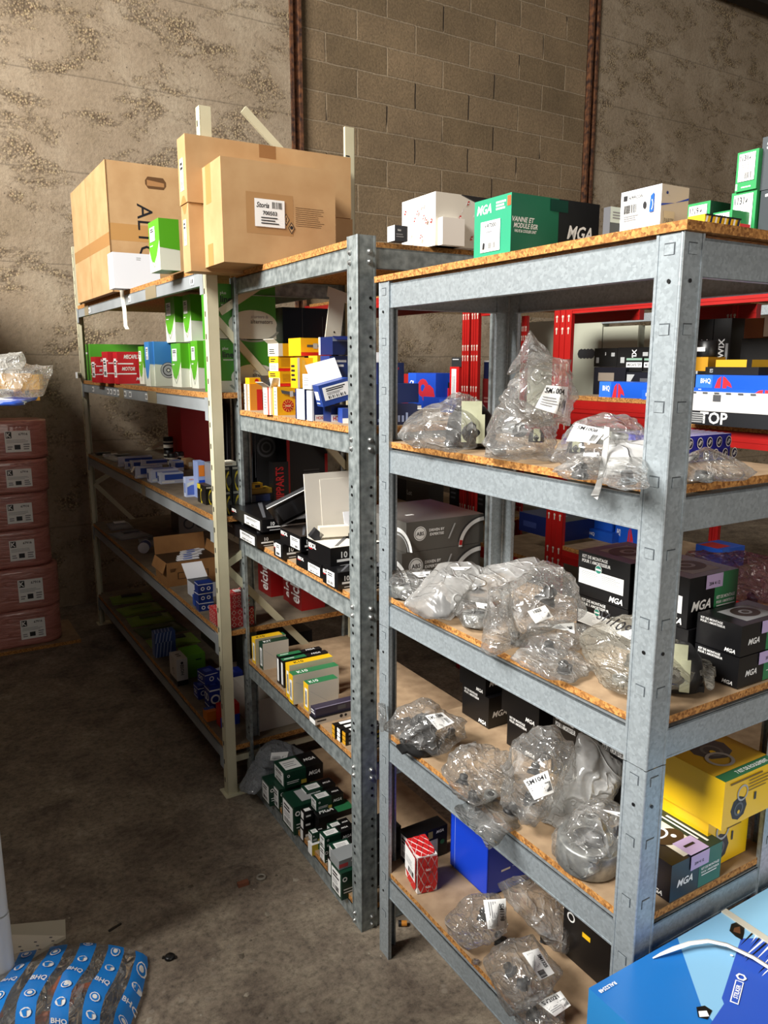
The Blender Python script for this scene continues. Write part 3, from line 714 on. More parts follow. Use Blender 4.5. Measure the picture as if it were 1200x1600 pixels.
'ra3':('R3',1.56,0.672,1.468,0.1,0.08,0.131,0),
'ra4':('R3',1.56,0.641,1.602,0.1,0.097,0.047,0),
'ra5':('R3',1.75,1.342,1.433,0.1,0.167,0.119,0),
'ra6':('R3',1.38,0.623,1.366,0.1,0.301,0.07,0),
'ra7':('R3',1.6,0.483,1.531,0.1,0.06,0.097,0),
'ra8':('R3',1.6,0.485,1.457,0.1,0.065,0.074,0),
'bhq1':('R3',1.5,-0.65,1.484,0.12,0.308,0.061,0),
'bhqs':('R3',1.46,-0.674,1.484,0.04,0.077,0.036,0),
'bhq2':('R3',1.5,-1.139,1.53,0.14,0.337,0.048,0),
'bhq3':('R3',1.47,-1.158,1.522,0.14,0.357,0.012,0),
'opbox':('R3',1.45,-1.182,1.409,0.2,0.374,0.113,0),
'wix1':('R3',1.75,-0.209,1.614,0.1,0.132,0.08,0),
'wix2':('R3',1.75,-0.393,1.614,0.1,0.182,0.081,0),
'meca1':('R3',1.7,-0.4,1.583,0.05,0.088,0.057,0),
'meca2':('R3',1.7,-0.478,1.583,0.05,0.073,0.056,0),
'dk1':('R3',1.68,-0.332,1.528,0.1,0.176,0.069,0),
'dk2':('R3',1.68,-0.48,1.539,0.1,0.143,0.043,0),
'wix3':('R3',1.8,-0.637,1.646,0.1,0.07,0.14,0),
'wix4':('R3',1.8,-0.716,1.645,0.1,0.075,0.141,0),
'wixr':('R3',1.6,-0.771,1.637,0.08,0.072,0.049,0),
'yel1':('R3',1.6,-0.772,1.591,0.1,0.081,0.038,0),
'yel2':('R3',1.58,-0.959,1.605,0.1,0.14,0.025,0),
'brn1':('R3',1.8,-0.845,1.709,0.1,0.075,0.071,0),
'wht1':('R3',1.8,-0.909,1.714,0.1,0.061,0.069,0),
'blk1':('R3',1.8,-0.917,1.631,0.1,0.154,0.076,0),
'kyb':('R3',1.56,-0.999,1.573,0.1,0.206,0.027,0),
'pan1':('R3',2.3,0.4,1.588,0.05,0.207,0.265,0),
'pan2':('R3',2.3,0.159,1.708,0.05,0.233,0.098,0),
'pan3':('R3',2.3,0.002,1.705,0.05,0.116,0.097,0),
'pan0':('R3',2.3,0.742,1.592,0.05,0.338,0.263,0),
'sachs':('R3',1.55,-0.051,0.749,0.23,0.355,0.11,0),
'bq1':('R3',1.75,-0.237,0.878,0.1,0.158,0.038,0),
'bq2':('R3',1.72,-0.267,0.838,0.1,0.156,0.041,0),
'bq3':('R3',1.75,-0.416,0.856,0.1,0.17,0.076,0),
'bq4':('R3',1.75,-0.674,0.863,0.14,0.085,0.053,0),
'pouch':('R3',1.75,-0.014,0.884,0.1,0.257,0.034,0),
'lot1':('R3',1.6,0.987,0.849,0.1,0.243,0.084,0),
'lot2':('R3',1.65,1.31,0.788,0.1,0.143,0.097,0),
'nip':('R3',0.242,0.05,1.106,0.052,0.04,0.15,0),
'redblk':('R3',0.321,0.1,1.075,0.174,0.2,0.254,0),
'yelt':('R3',0.15,0.06,1.137,0.089,0.06,0.021,0),
'blt':('R3',0.141,0.04,1.09,0.082,0.06,0.049,0),
'eic1':('R3',0.329,0.312,0.651,0.057,0.135,0.16,0),
'eic2':('R3',0.365,0.174,0.651,0.08,0.091,0.17,0),
'eic3':('R3',0.359,0.077,0.651,0.103,0.119,0.17,0),
'blkcart':('R3',0.3,0.06,1.71,0.259,0.12,0.119,0),
'drk1':('R3',0.12,0.227,0.196,0.1,0.15,0.22,0)}
BAG = {}
BAG['b1']={'r':'R1','z':1.434,'C':(0.071,0.671,1.434),'V':(0.582,0.807,-0.104),'H':[[(-0.025,0.74,1.455),(0.018,0.709,1.516),(0.094,0.654,1.548),(0.153,0.612,1.513),(0.154,0.611,1.468),(0.107,0.593,1.438),(-0.024,0.52,1.438),(-0.03,0.635,1.438),(-0.009,0.729,1.444),(-0.033,0.649,1.462),(0.043,0.755,1.462),(-0.008,0.631,1.499),(0.068,0.736,1.499),(0.038,0.598,1.518),(0.114,0.703,1.518),(0.073,0.573,1.497),(0.149,0.678,1.497),(0.074,0.572,1.47),(0.15,0.678,1.47),(0.045,0.561,1.452),(0.122,0.667,1.452),(-0.033,0.517,1.452),(0.043,0.623,1.452),(-0.037,0.586,1.452),(0.04,0.692,1.452),(-0.024,0.642,1.455),(0.052,0.748,1.455)]],'S':[],'K':[('bracket',0.114,0.64,1.483,0.05)]}
BAG['b2']={'r':'R1','z':1.434,'C':(0.072,0.424,1.434),'V':(0.652,0.749,-0.116),'H':[[(0.019,0.471,1.464),(0.038,0.455,1.531),(0.064,0.431,1.555),(0.109,0.392,1.526),(0.133,0.372,1.486),(0.055,0.31,1.438),(-0.012,0.351,1.438),(-0.017,0.415,1.438),(-0.015,0.39,1.472),(0.077,0.495,1.472),(-0.004,0.38,1.513),(0.088,0.485,1.513),(0.012,0.366,1.527),(0.104,0.471,1.527),(0.039,0.342,1.509),(0.131,0.448,1.509),(0.053,0.33,1.486),(0.145,0.436,1.486),(0.007,0.293,1.457),(0.099,0.399,1.457),(-0.034,0.317,1.457),(0.058,0.423,1.457),(-0.037,0.356,1.457),(0.055,0.461,1.457)],[(0.057,0.438,1.601),(0.083,0.415,1.686),(0.108,0.393,1.649),(0.119,0.384,1.627),(0.025,0.373,1.617),(0.117,0.478,1.617),(0.041,0.359,1.668),(0.132,0.465,1.668),(0.056,0.346,1.646),(0.148,0.452,1.646),(0.062,0.341,1.632),(0.154,0.446,1.632)],[(0.056,0.438,1.584),(0.089,0.409,1.627),(0.14,0.365,1.623),(0.152,0.355,1.604),(0.153,0.354,1.559),(0.147,0.359,1.5),(0.108,0.393,1.486),(0.056,0.439,1.498),(0.042,0.45,1.538),(0.03,0.369,1.574),(0.122,0.474,1.574),(0.05,0.351,1.599),(0.142,0.457,1.599),(0.08,0.325,1.597),(0.172,0.43,1.597),(0.087,0.319,1.586),(0.179,0.424,1.586),(0.088,0.318,1.558),(0.18,0.423,1.558),(0.084,0.321,1.523),(0.176,0.427,1.523),(0.061,0.341,1.515),(0.153,0.447,1.515),(0.029,0.369,1.522),(0.121,0.474,1.522),(0.021,0.376,1.546),(0.113,0.481,1.546)]],'S':[[(-0.002,0.266,1.588),(0.03,0.238,1.588),(0.028,0.24,1.53),(-0.016,0.279,1.547)]],'K':[('bracket',0.098,0.402,1.479,0.05),('roll',0.043,0.45,1.444,0.035),('mount',0.073,0.423,1.492,0.04)]}
BAG['b3']={'r':'R1','z':1.434,'C':(0.051,0.192,1.434),'V':(0.72,0.681,-0.131),'H':[[(-0.004,0.249,1.445),(0.008,0.237,1.494),(0.022,0.222,1.52),(0.058,0.185,1.534),(0.084,0.156,1.538),(0.104,0.136,1.513),(0.11,0.129,1.485),(0.109,0.13,1.444),(0.029,0.151,1.438),(-0.008,0.199,1.438),(-0.025,0.18,1.461),(0.062,0.263,1.461),(-0.018,0.173,1.49),(0.069,0.255,1.49),(-0.01,0.164,1.506),(0.077,0.246,1.506),(0.011,0.141,1.514),(0.099,0.224,1.514),(0.027,0.124,1.517),(0.115,0.207,1.517),(0.039,0.112,1.502),(0.126,0.194,1.502),(0.043,0.108,1.485),(0.13,0.19,1.485),(0.042,0.109,1.46),(0.129,0.191,1.46),(-0.006,0.121,1.457),(0.081,0.203,1.457),(-0.028,0.15,1.457),(0.059,0.233,1.457)]],'S':[[(-0.08,0.12,1.533),(-0.044,0.083,1.52),(-0.056,0.095,1.497),(-0.09,0.131,1.501)]],'K':[('bracket',0.026,0.218,1.476,0.045),('roll',0.076,0.165,1.493,0.035)]}
BAG['b4']={'r':'R1','z':1.434,'C':(-0.003,0.074,1.434),'V':(0.744,0.652,-0.143),'H':[[(-0.029,0.103,1.448),(-0.021,0.095,1.472),(0.018,0.05,1.474),(-0.068,-0.026,1.438),(-0.11,-0.014,1.438),(-0.071,0.057,1.438),(-0.073,0.047,1.449),(0.002,0.113,1.449),(-0.069,0.042,1.464),(0.006,0.108,1.464),(-0.046,0.015,1.465),(0.03,0.081,1.465),(-0.097,-0.031,1.443),(-0.022,0.035,1.443),(-0.122,-0.023,1.443),(-0.047,0.042,1.443),(-0.099,0.019,1.443),(-0.024,0.085,1.443)]],'S':[],'K':[('mount',-0.003,0.074,1.438,0.04)]}
BAG['b5']={'r':'R1','z':1.434,'C':(-0.03,0.143,1.434),'V':(0.709,0.691,-0.14),'H':[[(-0.067,0.181,1.441),(-0.037,0.15,1.47),(-0.013,0.126,1.479),(-0.038,0.092,1.438),(-0.074,0.092,1.438),(-0.076,0.139,1.438),(-0.093,0.129,1.445),(-0.029,0.192,1.445),(-0.075,0.111,1.462),(-0.011,0.174,1.462),(-0.061,0.096,1.467),(0.004,0.159,1.467),(-0.075,0.076,1.443),(-0.011,0.139,1.443),(-0.097,0.076,1.443),(-0.033,0.138,1.443),(-0.098,0.104,1.443),(-0.034,0.167,1.443)]],'S':[[(-0.107,0.067,1.488),(-0.091,0.051,1.49),(-0.091,0.051,1.481),(-0.108,0.069,1.483)]],'K':[('mount',-0.033,0.145,1.446,0.03)]}
BAG['b6']={'r':'R1','z':1.434,'C':(0.126,0.025,1.434),'V':(0.801,0.584,-0.136),'H':[[(0.105,0.053,1.468),(0.123,0.028,1.486),(0.137,0.01,1.471),(0.168,-0.033,1.451),(0.151,-0.022,1.438),(0.033,-0.006,1.438),(0.067,0.001,1.464),(0.156,0.066,1.464),(0.077,-0.013,1.475),(0.166,0.052,1.475),(0.085,-0.024,1.466),(0.174,0.04,1.466),(0.104,-0.05,1.454),(0.193,0.014,1.454),(0.094,-0.044,1.446),(0.183,0.021,1.446),(0.023,-0.034,1.446),(0.112,0.031,1.446)]],'S':[[(0.001,-0.027,1.483),(0.014,-0.046,1.491),(0.009,-0.039,1.481),(0.001,-0.028,1.475)]],'K':[('roll',0.125,0.026,1.446,0.04)]}
BAG['a1']={'r':'R1','z':1.043,'C':(0.051,0.797,1.043),'V':(0.521,0.801,-0.294),'H':[[(0.001,0.829,1.073),(0.014,0.821,1.101),(0.102,0.763,1.111),(0.098,0.764,1.047),(0.036,0.742,1.047),(0.003,0.787,1.047),(-0.01,0.769,1.072),(0.044,0.853,1.072),(-0.002,0.764,1.089),(0.052,0.848,1.089),(0.051,0.73,1.095),(0.106,0.814,1.095),(0.049,0.73,1.057),(0.103,0.814,1.057),(0.011,0.717,1.057),(0.066,0.801,1.057),(-0.009,0.744,1.057),(0.046,0.828,1.057)]],'S':[[(-0.008,0.692,1.139),(0.03,0.667,1.143),(0.027,0.669,1.13),(0.006,0.683,1.126)]],'K':[('roll',0.043,0.801,1.055,0.035)]}
BAG['a2']={'r':'R1','z':1.043,'C':(0.028,0.647,1.043),'V':(0.546,0.776,-0.315),'H':[[(-0.03,0.687,1.066),(0.033,0.643,1.161),(0.093,0.601,1.165),(0.126,0.577,1.151),(0.054,0.627,1.047),(0.02,0.574,1.047),(-0.02,0.627,1.047),(-0.017,0.67,1.047),(-0.04,0.614,1.076),(0.029,0.712,1.076),(-0.002,0.587,1.133),(0.067,0.685,1.133),(0.034,0.562,1.135),(0.103,0.66,1.135),(0.054,0.548,1.127),(0.123,0.646,1.127),(0.011,0.578,1.065),(0.08,0.676,1.065),(-0.009,0.546,1.065),(0.06,0.644,1.065),(-0.034,0.578,1.065),(0.035,0.676,1.065),(-0.032,0.603,1.065),(0.037,0.701,1.065)],[(0.037,0.64,1.127),(0.207,0.52,1.182),(0.227,0.506,1.17),(0.218,0.513,1.144),(0.147,0.563,1.117),(0.124,0.579,1.07),(0.061,0.623,1.06),(0.046,0.56,1.126),(0.115,0.659,1.126),(0.148,0.488,1.159),(0.217,0.587,1.159),(0.16,0.48,1.152),(0.229,0.578,1.152),(0.155,0.484,1.136),(0.224,0.582,1.136),(0.112,0.514,1.12),(0.181,0.612,1.12),(0.098,0.523,1.092),(0.167,0.622,1.092),(0.06,0.55,1.086),(0.129,0.648,1.086)]],'S':[[(-0.029,0.51,1.202),(0.011,0.483,1.203),(0.002,0.489,1.195),(-0.02,0.504,1.194)]],'K':[('mount',0.037,0.64,1.089,0.022),('mount',0.107,0.591,1.108,0.045)]}
BAG['a3']={'r':'R1','z':1.043,'C':(0.064,0.545,1.043),'V':(0.583,0.744,-0.325),'H':[[(0.019,0.58,1.075),(0.044,0.561,1.101),(0.087,0.527,1.095),(0.094,0.521,1.066),(0.066,0.498,1.047),(0.026,0.536,1.047),(0.009,0.531,1.073),(0.059,0.594,1.073),(0.024,0.52,1.089),(0.073,0.583,1.089),(0.05,0.499,1.085),(0.099,0.562,1.085),(0.054,0.496,1.068),(0.104,0.559,1.068),(0.037,0.482,1.057),(0.087,0.545,1.057),(0.014,0.505,1.057),(0.063,0.568,1.057)]],'S':[[(0.006,0.468,1.124),(0.027,0.452,1.121),(0.027,0.452,1.107),(0.009,0.466,1.112)]],'K':[('roll',0.069,0.541,1.056,0.04)]}
BAG['a4']={'r':'R1','z':1.043,'C':(0.036,0.425,1.043),'V':(0.604,0.719,-0.346),'H':[[(-0.027,0.399,1.047),(0.017,0.441,1.16),(0.052,0.411,1.179),(0.044,0.379,1.047),(-0.006,0.374,1.047),(-0.052,0.35,1.067),(0.032,0.449,1.067),(-0.025,0.375,1.134),(0.058,0.475,1.134),(-0.004,0.357,1.146),(0.08,0.457,1.146),(-0.009,0.338,1.067),(0.075,0.437,1.067),(-0.039,0.335,1.067),(0.044,0.435,1.067)],[(0.034,0.427,1.153),(0.088,0.381,1.187),(0.106,0.366,1.218),(0.133,0.343,1.204),(0.153,0.326,1.176),(0.166,0.316,1.116),(0.101,0.37,1.093),(0.032,0.386,1.047),(0.019,0.352,1.152),(0.103,0.452,1.152),(0.052,0.325,1.172),(0.135,0.424,1.172),(0.062,0.316,1.19),(0.146,0.415,1.19),(0.079,0.302,1.182),(0.162,0.401,1.182),(0.091,0.292,1.165),(0.174,0.391,1.165),(0.099,0.285,1.129),(0.182,0.385,1.129),(0.06,0.318,1.115),(0.143,0.418,1.115),(0.018,0.328,1.088),(0.101,0.427,1.088)]],'S':[[(-0.023,0.271,1.165),(0.003,0.249,1.18),(0.016,0.238,1.157),(-0.01,0.26,1.141)]],'K':[('mount',0.063,0.402,1.071,0.045),('mount',0.111,0.362,1.15,0.045)]}
BAG['a5']={'r':'R1','z':1.043,'C':(0.097,0.33,1.043),'V':(0.651,0.673,-0.351),'H':[[(0.035,0.384,1.047),(0.067,0.359,1.091),(0.117,0.31,1.107),(0.153,0.276,1.093),(0.137,0.287,1.047),(0.065,0.297,1.047),(0.056,0.36,1.047),(0.022,0.325,1.056),(0.092,0.396,1.056),(0.042,0.309,1.082),(0.111,0.381,1.082),(0.072,0.28,1.092),(0.141,0.352,1.092),(0.093,0.26,1.083),(0.162,0.332,1.083),(0.084,0.267,1.056),(0.153,0.338,1.056),(0.041,0.272,1.056),(0.11,0.344,1.056),(0.035,0.31,1.056),(0.104,0.382,1.056)]],'S':[[(-0.002,0.259,1.137),(0.044,0.215,1.149),(0.045,0.214,1.125),(0.033,0.225,1.13)]],'K':[('mount',0.093,0.334,1.067,0.05)]}
BAG['a6']={'r':'R1','z':1.043,'C':(0.011,0.267,1.043),'V':(0.636,0.675,-0.374),'H':[[(-0.038,0.312,1.059),(-0.022,0.298,1.083),(0.057,0.223,1.077),(0.088,0.194,1.053),(0.014,0.178,1.047),(0.015,0.225,1.047),(-0.022,0.261,1.047),(-0.038,0.262,1.059),(0.003,0.306,1.059),(-0.029,0.254,1.073),(0.012,0.297,1.073),(0.019,0.209,1.07),(0.06,0.252,1.07),(0.038,0.191,1.055),(0.079,0.235,1.055),(-0.007,0.181,1.052),(0.034,0.225,1.052),(-0.006,0.21,1.052),(0.035,0.253,1.052),(-0.028,0.232,1.052),(0.013,0.275,1.052)]],'S':[],'K':[('mount',0.041,0.238,1.054,0.04)]}
BAG['a7']={'r':'R1','z':1.043,'C':(0.13,0.135,1.043),'V':(0.715,0.591,-0.374),'H':[[(0.058,0.223,1.118),(0.07,0.208,1.135),(0.094,0.179,1.157),(0.123,0.144,1.158),(0.16,0.1,1.137),(0.186,0.068,1.108),(0.205,0.045,1.081),(0.202,0.048,1.059),(0.18,0.057,1.047),(0.105,0.083,1.047),(0.047,0.105,1.047),(0.049,0.164,1.047),(0.066,0.214,1.076),(0.017,0.13,1.108),(0.148,0.238,1.108),(0.024,0.121,1.118),(0.155,0.229,1.118),(0.039,0.104,1.131),(0.17,0.212,1.131),(0.056,0.083,1.132),(0.187,0.191,1.132),(0.078,0.056,1.12),(0.209,0.164,1.12),(0.094,0.037,1.102),(0.225,0.145,1.102),(0.105,0.023,1.086),(0.236,0.132,1.086),(0.103,0.025,1.073),(0.234,0.134,1.073),(0.09,0.03,1.066),(0.221,0.139,1.066),(0.045,0.046,1.066),(0.176,0.155,1.066),(0.01,0.06,1.066),(0.141,0.168,1.066),(0.012,0.095,1.066),(0.143,0.203,1.066),(0.021,0.125,1.083),(0.153,0.233,1.083)],[(0.197,0.054,1.079),(0.212,0.037,1.079),(0.213,0.036,1.067),(0.2,0.051,1.062),(0.135,-0.004,1.076),(0.266,0.104,1.076),(0.144,-0.014,1.076),(0.275,0.094,1.076),(0.144,-0.015,1.069),(0.275,0.094,1.069),(0.137,-0.006,1.066),(0.268,0.102,1.066)]],'S':[[(-0.054,0.038,1.208),(-0.031,0.011,1.221),(-0.031,0.01,1.199),(-0.039,0.02,1.197)]],'K':[('bracket',0.168,0.09,1.08,0.05),('roll',0.11,0.159,1.053,0.05),('mount',0.122,0.146,1.088,0.05)]}
BAG['a8']={'r':'R1','z':1.043,'C':(0.773,0.315,1.043),'V':(0.817,0.51,-0.27),'H':[[(0.67,0.481,1.095),(0.677,0.469,1.15),(0.727,0.39,1.155),(0.779,0.307,1.153),(0.8,0.273,1.103),(0.76,0.265,1.047),(0.696,0.338,1.047),(0.643,0.401,1.1),(0.745,0.465,1.1),(0.647,0.394,1.133),(0.749,0.458,1.133),(0.677,0.347,1.136),(0.779,0.41,1.136),(0.708,0.297,1.134),(0.81,0.36,1.134),(0.721,0.276,1.104),(0.823,0.34,1.104),(0.697,0.272,1.071),(0.798,0.335,1.071),(0.658,0.315,1.071),(0.76,0.379,1.071)]],'S':[],'K':[('mount',0.763,0.331,1.061,0.04)]}
BAG['h']={'r':'R1','z':0.672,'C':(0.061,0.697,0.672),'V':(0.508,0.724,-0.466),'H':[[(-0.045,0.771,0.723),(-0.014,0.749,0.77),(0.038,0.713,0.802),(0.084,0.681,0.772),(0.129,0.649,0.744),(0.134,0.646,0.698),(0.06,0.638,0.676),(0.024,0.689,0.676),(0.004,0.737,0.702),(-0.038,0.766,0.714),(-0.041,0.703,0.725),(0.017,0.785,0.725),(-0.022,0.69,0.753),(0.036,0.772,0.753),(0.009,0.668,0.772),(0.067,0.75,0.772),(0.037,0.649,0.754),(0.094,0.731,0.754),(0.064,0.63,0.737),(0.121,0.712,0.737),(0.067,0.628,0.71),(0.124,0.71,0.71),(0.023,0.623,0.697),(0.08,0.705,0.697),(0.001,0.654,0.697),(0.058,0.736,0.697),(-0.011,0.683,0.712),(0.046,0.765,0.712),(-0.036,0.7,0.719),(0.021,0.782,0.719)],[(-0.052,0.776,0.778),(-0.038,0.766,0.769),(-0.035,0.764,0.719),(-0.045,0.771,0.723),(-0.077,0.733,0.765),(-0.02,0.814,0.765),(-0.069,0.727,0.76),(-0.011,0.809,0.76),(-0.066,0.725,0.73),(-0.009,0.807,0.73),(-0.073,0.73,0.733),(-0.015,0.811,0.733)]],'S':[[(-0.024,0.61,0.816),(0.01,0.586,0.828),(0.035,0.569,0.801),(0.001,0.592,0.779)]],'K':[('mount',0.039,0.712,0.703,0.04),('mount',0.099,0.671,0.71,0.04)]}
BAG['i1']={'r':'R1','z':0.672,'C':(0.002,0.478,0.672),'V':(0.527,0.678,-0.513),'H':[[(-0.053,0.521,0.725),(-0.036,0.507,0.776),(-0.0,0.479,0.787),(0.027,0.458,0.756),(0.071,0.424,0.784),(0.085,0.414,0.691),(-0.009,0.428,0.676),(-0.029,0.488,0.676),(-0.066,0.451,0.729),(0.008,0.546,0.729),(-0.055,0.443,0.759),(0.018,0.538,0.759),(-0.034,0.426,0.766),(0.039,0.521,0.766),(-0.018,0.414,0.747),(0.056,0.508,0.747),(0.008,0.393,0.764),(0.082,0.488,0.764),(0.017,0.387,0.708),(0.09,0.481,0.708),(-0.039,0.395,0.699),(0.034,0.49,0.699),(-0.052,0.431,0.699),(0.022,0.526,0.699)],[(-0.067,0.455,0.676),(0.02,0.464,0.677),(0.108,0.35,0.676),(-0.014,0.288,0.676),(-0.077,0.274,0.676),(-0.103,0.296,0.676),(-0.086,0.368,0.676),(-0.012,0.462,0.676),(-0.034,0.373,0.677),(0.04,0.468,0.677),(0.019,0.304,0.676),(0.092,0.399,0.676),(-0.054,0.267,0.676),(0.02,0.362,0.676),(-0.092,0.259,0.676),(-0.018,0.354,0.676),(-0.107,0.272,0.676),(-0.034,0.367,0.676)]],'S':[],'K':[('mount',0.012,0.47,0.618,0.05),('roll',0.043,0.446,0.704,0.04),('mount',-0.005,0.483,0.717,0.05)]}
BAG['i2']={'r':'R1','z':0.672,'C':(0.067,0.357,0.672),'V':(0.575,0.627,-0.525),'H':[[(0.036,0.385,0.816),(0.087,0.339,0.873),(0.112,0.315,0.888),(0.135,0.295,0.83),(0.116,0.312,0.773),(0.108,0.32,0.692),(0.052,0.31,0.676),(0.021,0.328,0.676),(0.023,0.397,0.678),(0.005,0.313,0.796),(0.1,0.416,0.796),(0.036,0.285,0.831),(0.13,0.388,0.831),(0.051,0.271,0.84),(0.145,0.374,0.84),(0.064,0.259,0.805),(0.159,0.362,0.805),(0.053,0.269,0.77),(0.147,0.372,0.77),(0.048,0.274,0.722),(0.143,0.377,0.722),(0.015,0.268,0.712),(0.109,0.371,0.712),(-0.004,0.279,0.712),(0.091,0.382,0.712),(-0.003,0.32,0.714),(0.092,0.423,0.714)]],'S':[[(-0.051,0.238,0.844),(-0.017,0.206,0.872),(-0.007,0.196,0.826),(-0.034,0.222,0.804)]],'K':[('mount',0.045,0.377,0.673,0.05),('mount',0.079,0.346,0.783,0.05),('mount',0.073,0.352,0.718,0.05)]}
BAG['j']={'r':'R1','z':0.672,'C':(0.175,0.309,0.672),'V':(0.623,0.589,-0.515),'H':[[(0.139,0.347,0.709),(0.171,0.313,0.843),(0.192,0.291,0.831),(0.239,0.241,0.782),(0.238,0.242,0.749),(0.212,0.269,0.696),(0.121,0.322,0.676),(0.111,0.279,0.727),(0.205,0.369,0.727),(0.13,0.259,0.808),(0.225,0.348,0.808),(0.143,0.245,0.8),(0.237,0.335,0.8),(0.171,0.215,0.771),(0.266,0.305,0.771),(0.171,0.216,0.751),(0.265,0.305,0.751),(0.155,0.233,0.72),(0.249,0.322,0.72),(0.101,0.264,0.708),(0.195,0.353,0.708)],[(0.134,0.352,0.69),(0.198,0.285,0.735),(0.237,0.243,0.769),(0.222,0.259,0.711),(0.137,0.289,0.676),(0.065,0.305,0.676),(0.101,0.35,0.676),(0.096,0.286,0.696),(0.19,0.375,0.696),(0.134,0.245,0.723),(0.228,0.334,0.723),(0.158,0.22,0.744),(0.252,0.309,0.744),(0.148,0.23,0.709),(0.243,0.319,0.709),(0.097,0.248,0.688),(0.192,0.337,0.688),(0.054,0.257,0.688),(0.149,0.347,0.688),(0.076,0.284,0.688),(0.17,0.374,0.688)]],'S':[],'K':[]}
BAG['k']={'r':'R1','z':0.672,'C':(0.056,0.18,0.672),'V':(0.607,0.564,-0.56),'H':[[(0.019,0.221,0.709),(0.044,0.194,0.747),(0.048,0.19,0.767),(0.072,0.163,0.785),(0.108,0.124,0.786),(0.11,0.123,0.756),(0.09,0.144,0.728),(0.092,0.142,0.682),(0.009,0.145,0.676),(0.019,0.209,0.676),(-0.012,0.154,0.718),(0.083,0.243,0.718),(0.003,0.138,0.74),(0.098,0.227,0.74),(0.005,0.136,0.753),(0.101,0.224,0.753),(0.02,0.12,0.763),(0.116,0.208,0.763),(0.042,0.096,0.764),(0.137,0.185,0.764),(0.043,0.096,0.746),(0.138,0.184,0.746),(0.031,0.108,0.729),(0.126,0.197,0.729),(0.032,0.107,0.702),(0.127,0.196,0.702),(-0.018,0.109,0.698),(0.078,0.197,0.698),(-0.011,0.147,0.698),(0.084,0.236,0.698)]],'S':[[(-0.036,0.05,0.886),(-0.012,0.025,0.886),(-0.011,0.024,0.876),(-0.03,0.044,0.881)]],'K':[('roll',0.066,0.169,0.758,0.04),('roll',0.064,0.172,0.701,0.05)]}
BAG['l']={'r':'R1','z':0.268,'C':(0.046,0.495,0.268),'V':(0.481,0.6,-0.639),'H':[[(-0.015,0.544,0.319),(0.038,0.502,0.377),(0.084,0.464,0.392),(0.105,0.448,0.365),(0.112,0.442,0.314),(0.075,0.472,0.275),(0.044,0.488,0.272),(-0.003,0.481,0.272),(-0.012,0.487,0.32),(0.038,0.549,0.32),(0.02,0.462,0.355),(0.07,0.524,0.355),(0.047,0.439,0.364),(0.097,0.502,0.364),(0.06,0.429,0.348),(0.11,0.492,0.348),(0.064,0.426,0.318),(0.114,0.489,0.318),(0.042,0.444,0.294),(0.092,0.506,0.294),(0.024,0.454,0.292),(0.074,0.516,0.292),(-0.005,0.449,0.292),(0.045,0.512,0.292)],[(0.009,0.473,0.272),(0.061,0.478,0.272),(0.011,0.404,0.272),(-0.029,0.391,0.272),(-0.026,0.432,0.272),(-0.017,0.427,0.272),(0.033,0.489,0.272),(0.013,0.43,0.272),(0.063,0.492,0.272),(-0.016,0.386,0.272),(0.034,0.448,0.272),(-0.04,0.378,0.272),(0.01,0.44,0.272),(-0.039,0.403,0.272),(0.012,0.465,0.272)]],'S':[[(0.001,0.408,0.457),(0.041,0.376,0.466),(0.045,0.372,0.389),(0.01,0.401,0.38)]],'K':[('mount',0.092,0.458,0.294,0.045),('mount',0.062,0.482,0.346,0.035)]}
BAG['m']={'r':'R1','z':0.268,'C':(0.011,0.325,0.268),'V':(0.491,0.55,-0.676),'H':[[(-0.032,0.364,0.351),(0.008,0.328,0.387),(0.053,0.288,0.408),(0.089,0.255,0.342),(0.061,0.28,0.284),(-0.017,0.283,0.272),(-0.01,0.344,0.279),(-0.047,0.3,0.343),(0.026,0.382,0.343),(-0.023,0.278,0.365),(0.05,0.36,0.365),(0.004,0.254,0.378),(0.077,0.336,0.378),(0.026,0.235,0.338),(0.099,0.317,0.338),(0.009,0.25,0.303),(0.082,0.332,0.303),(-0.038,0.251,0.296),(0.035,0.333,0.296),(-0.034,0.288,0.3),(0.039,0.37,0.3)]],'S':[[(-0.059,0.211,0.496),(-0.034,0.189,0.514),(-0.008,0.165,0.459),(-0.03,0.185,0.436)]],'K':[('mount',0.035,0.304,0.318,0.05),('mount',0.009,0.327,0.344,0.04)]}
BAG['n']={'r':'R1','z':0.268,'C':(0.23,0.385,0.268),'V':(0.559,0.54,-0.629),'H':[[(0.119,0.5,0.385),(0.158,0.46,0.421),(0.221,0.394,0.366),(0.261,0.353,0.318),(0.233,0.338,0.272),(0.188,0.354,0.272),(0.176,0.441,0.31),(0.113,0.428,0.365),(0.185,0.497,0.365),(0.136,0.404,0.387),(0.208,0.473,0.387),(0.174,0.364,0.354),(0.246,0.434,0.354),(0.198,0.339,0.325),(0.27,0.409,0.325),(0.182,0.33,0.297),(0.254,0.4,0.297),(0.154,0.34,0.297),(0.226,0.409,0.297),(0.147,0.392,0.32),(0.219,0.462,0.32)]],'S':[],'K':[('mount',0.202,0.414,0.3,0.04)]}
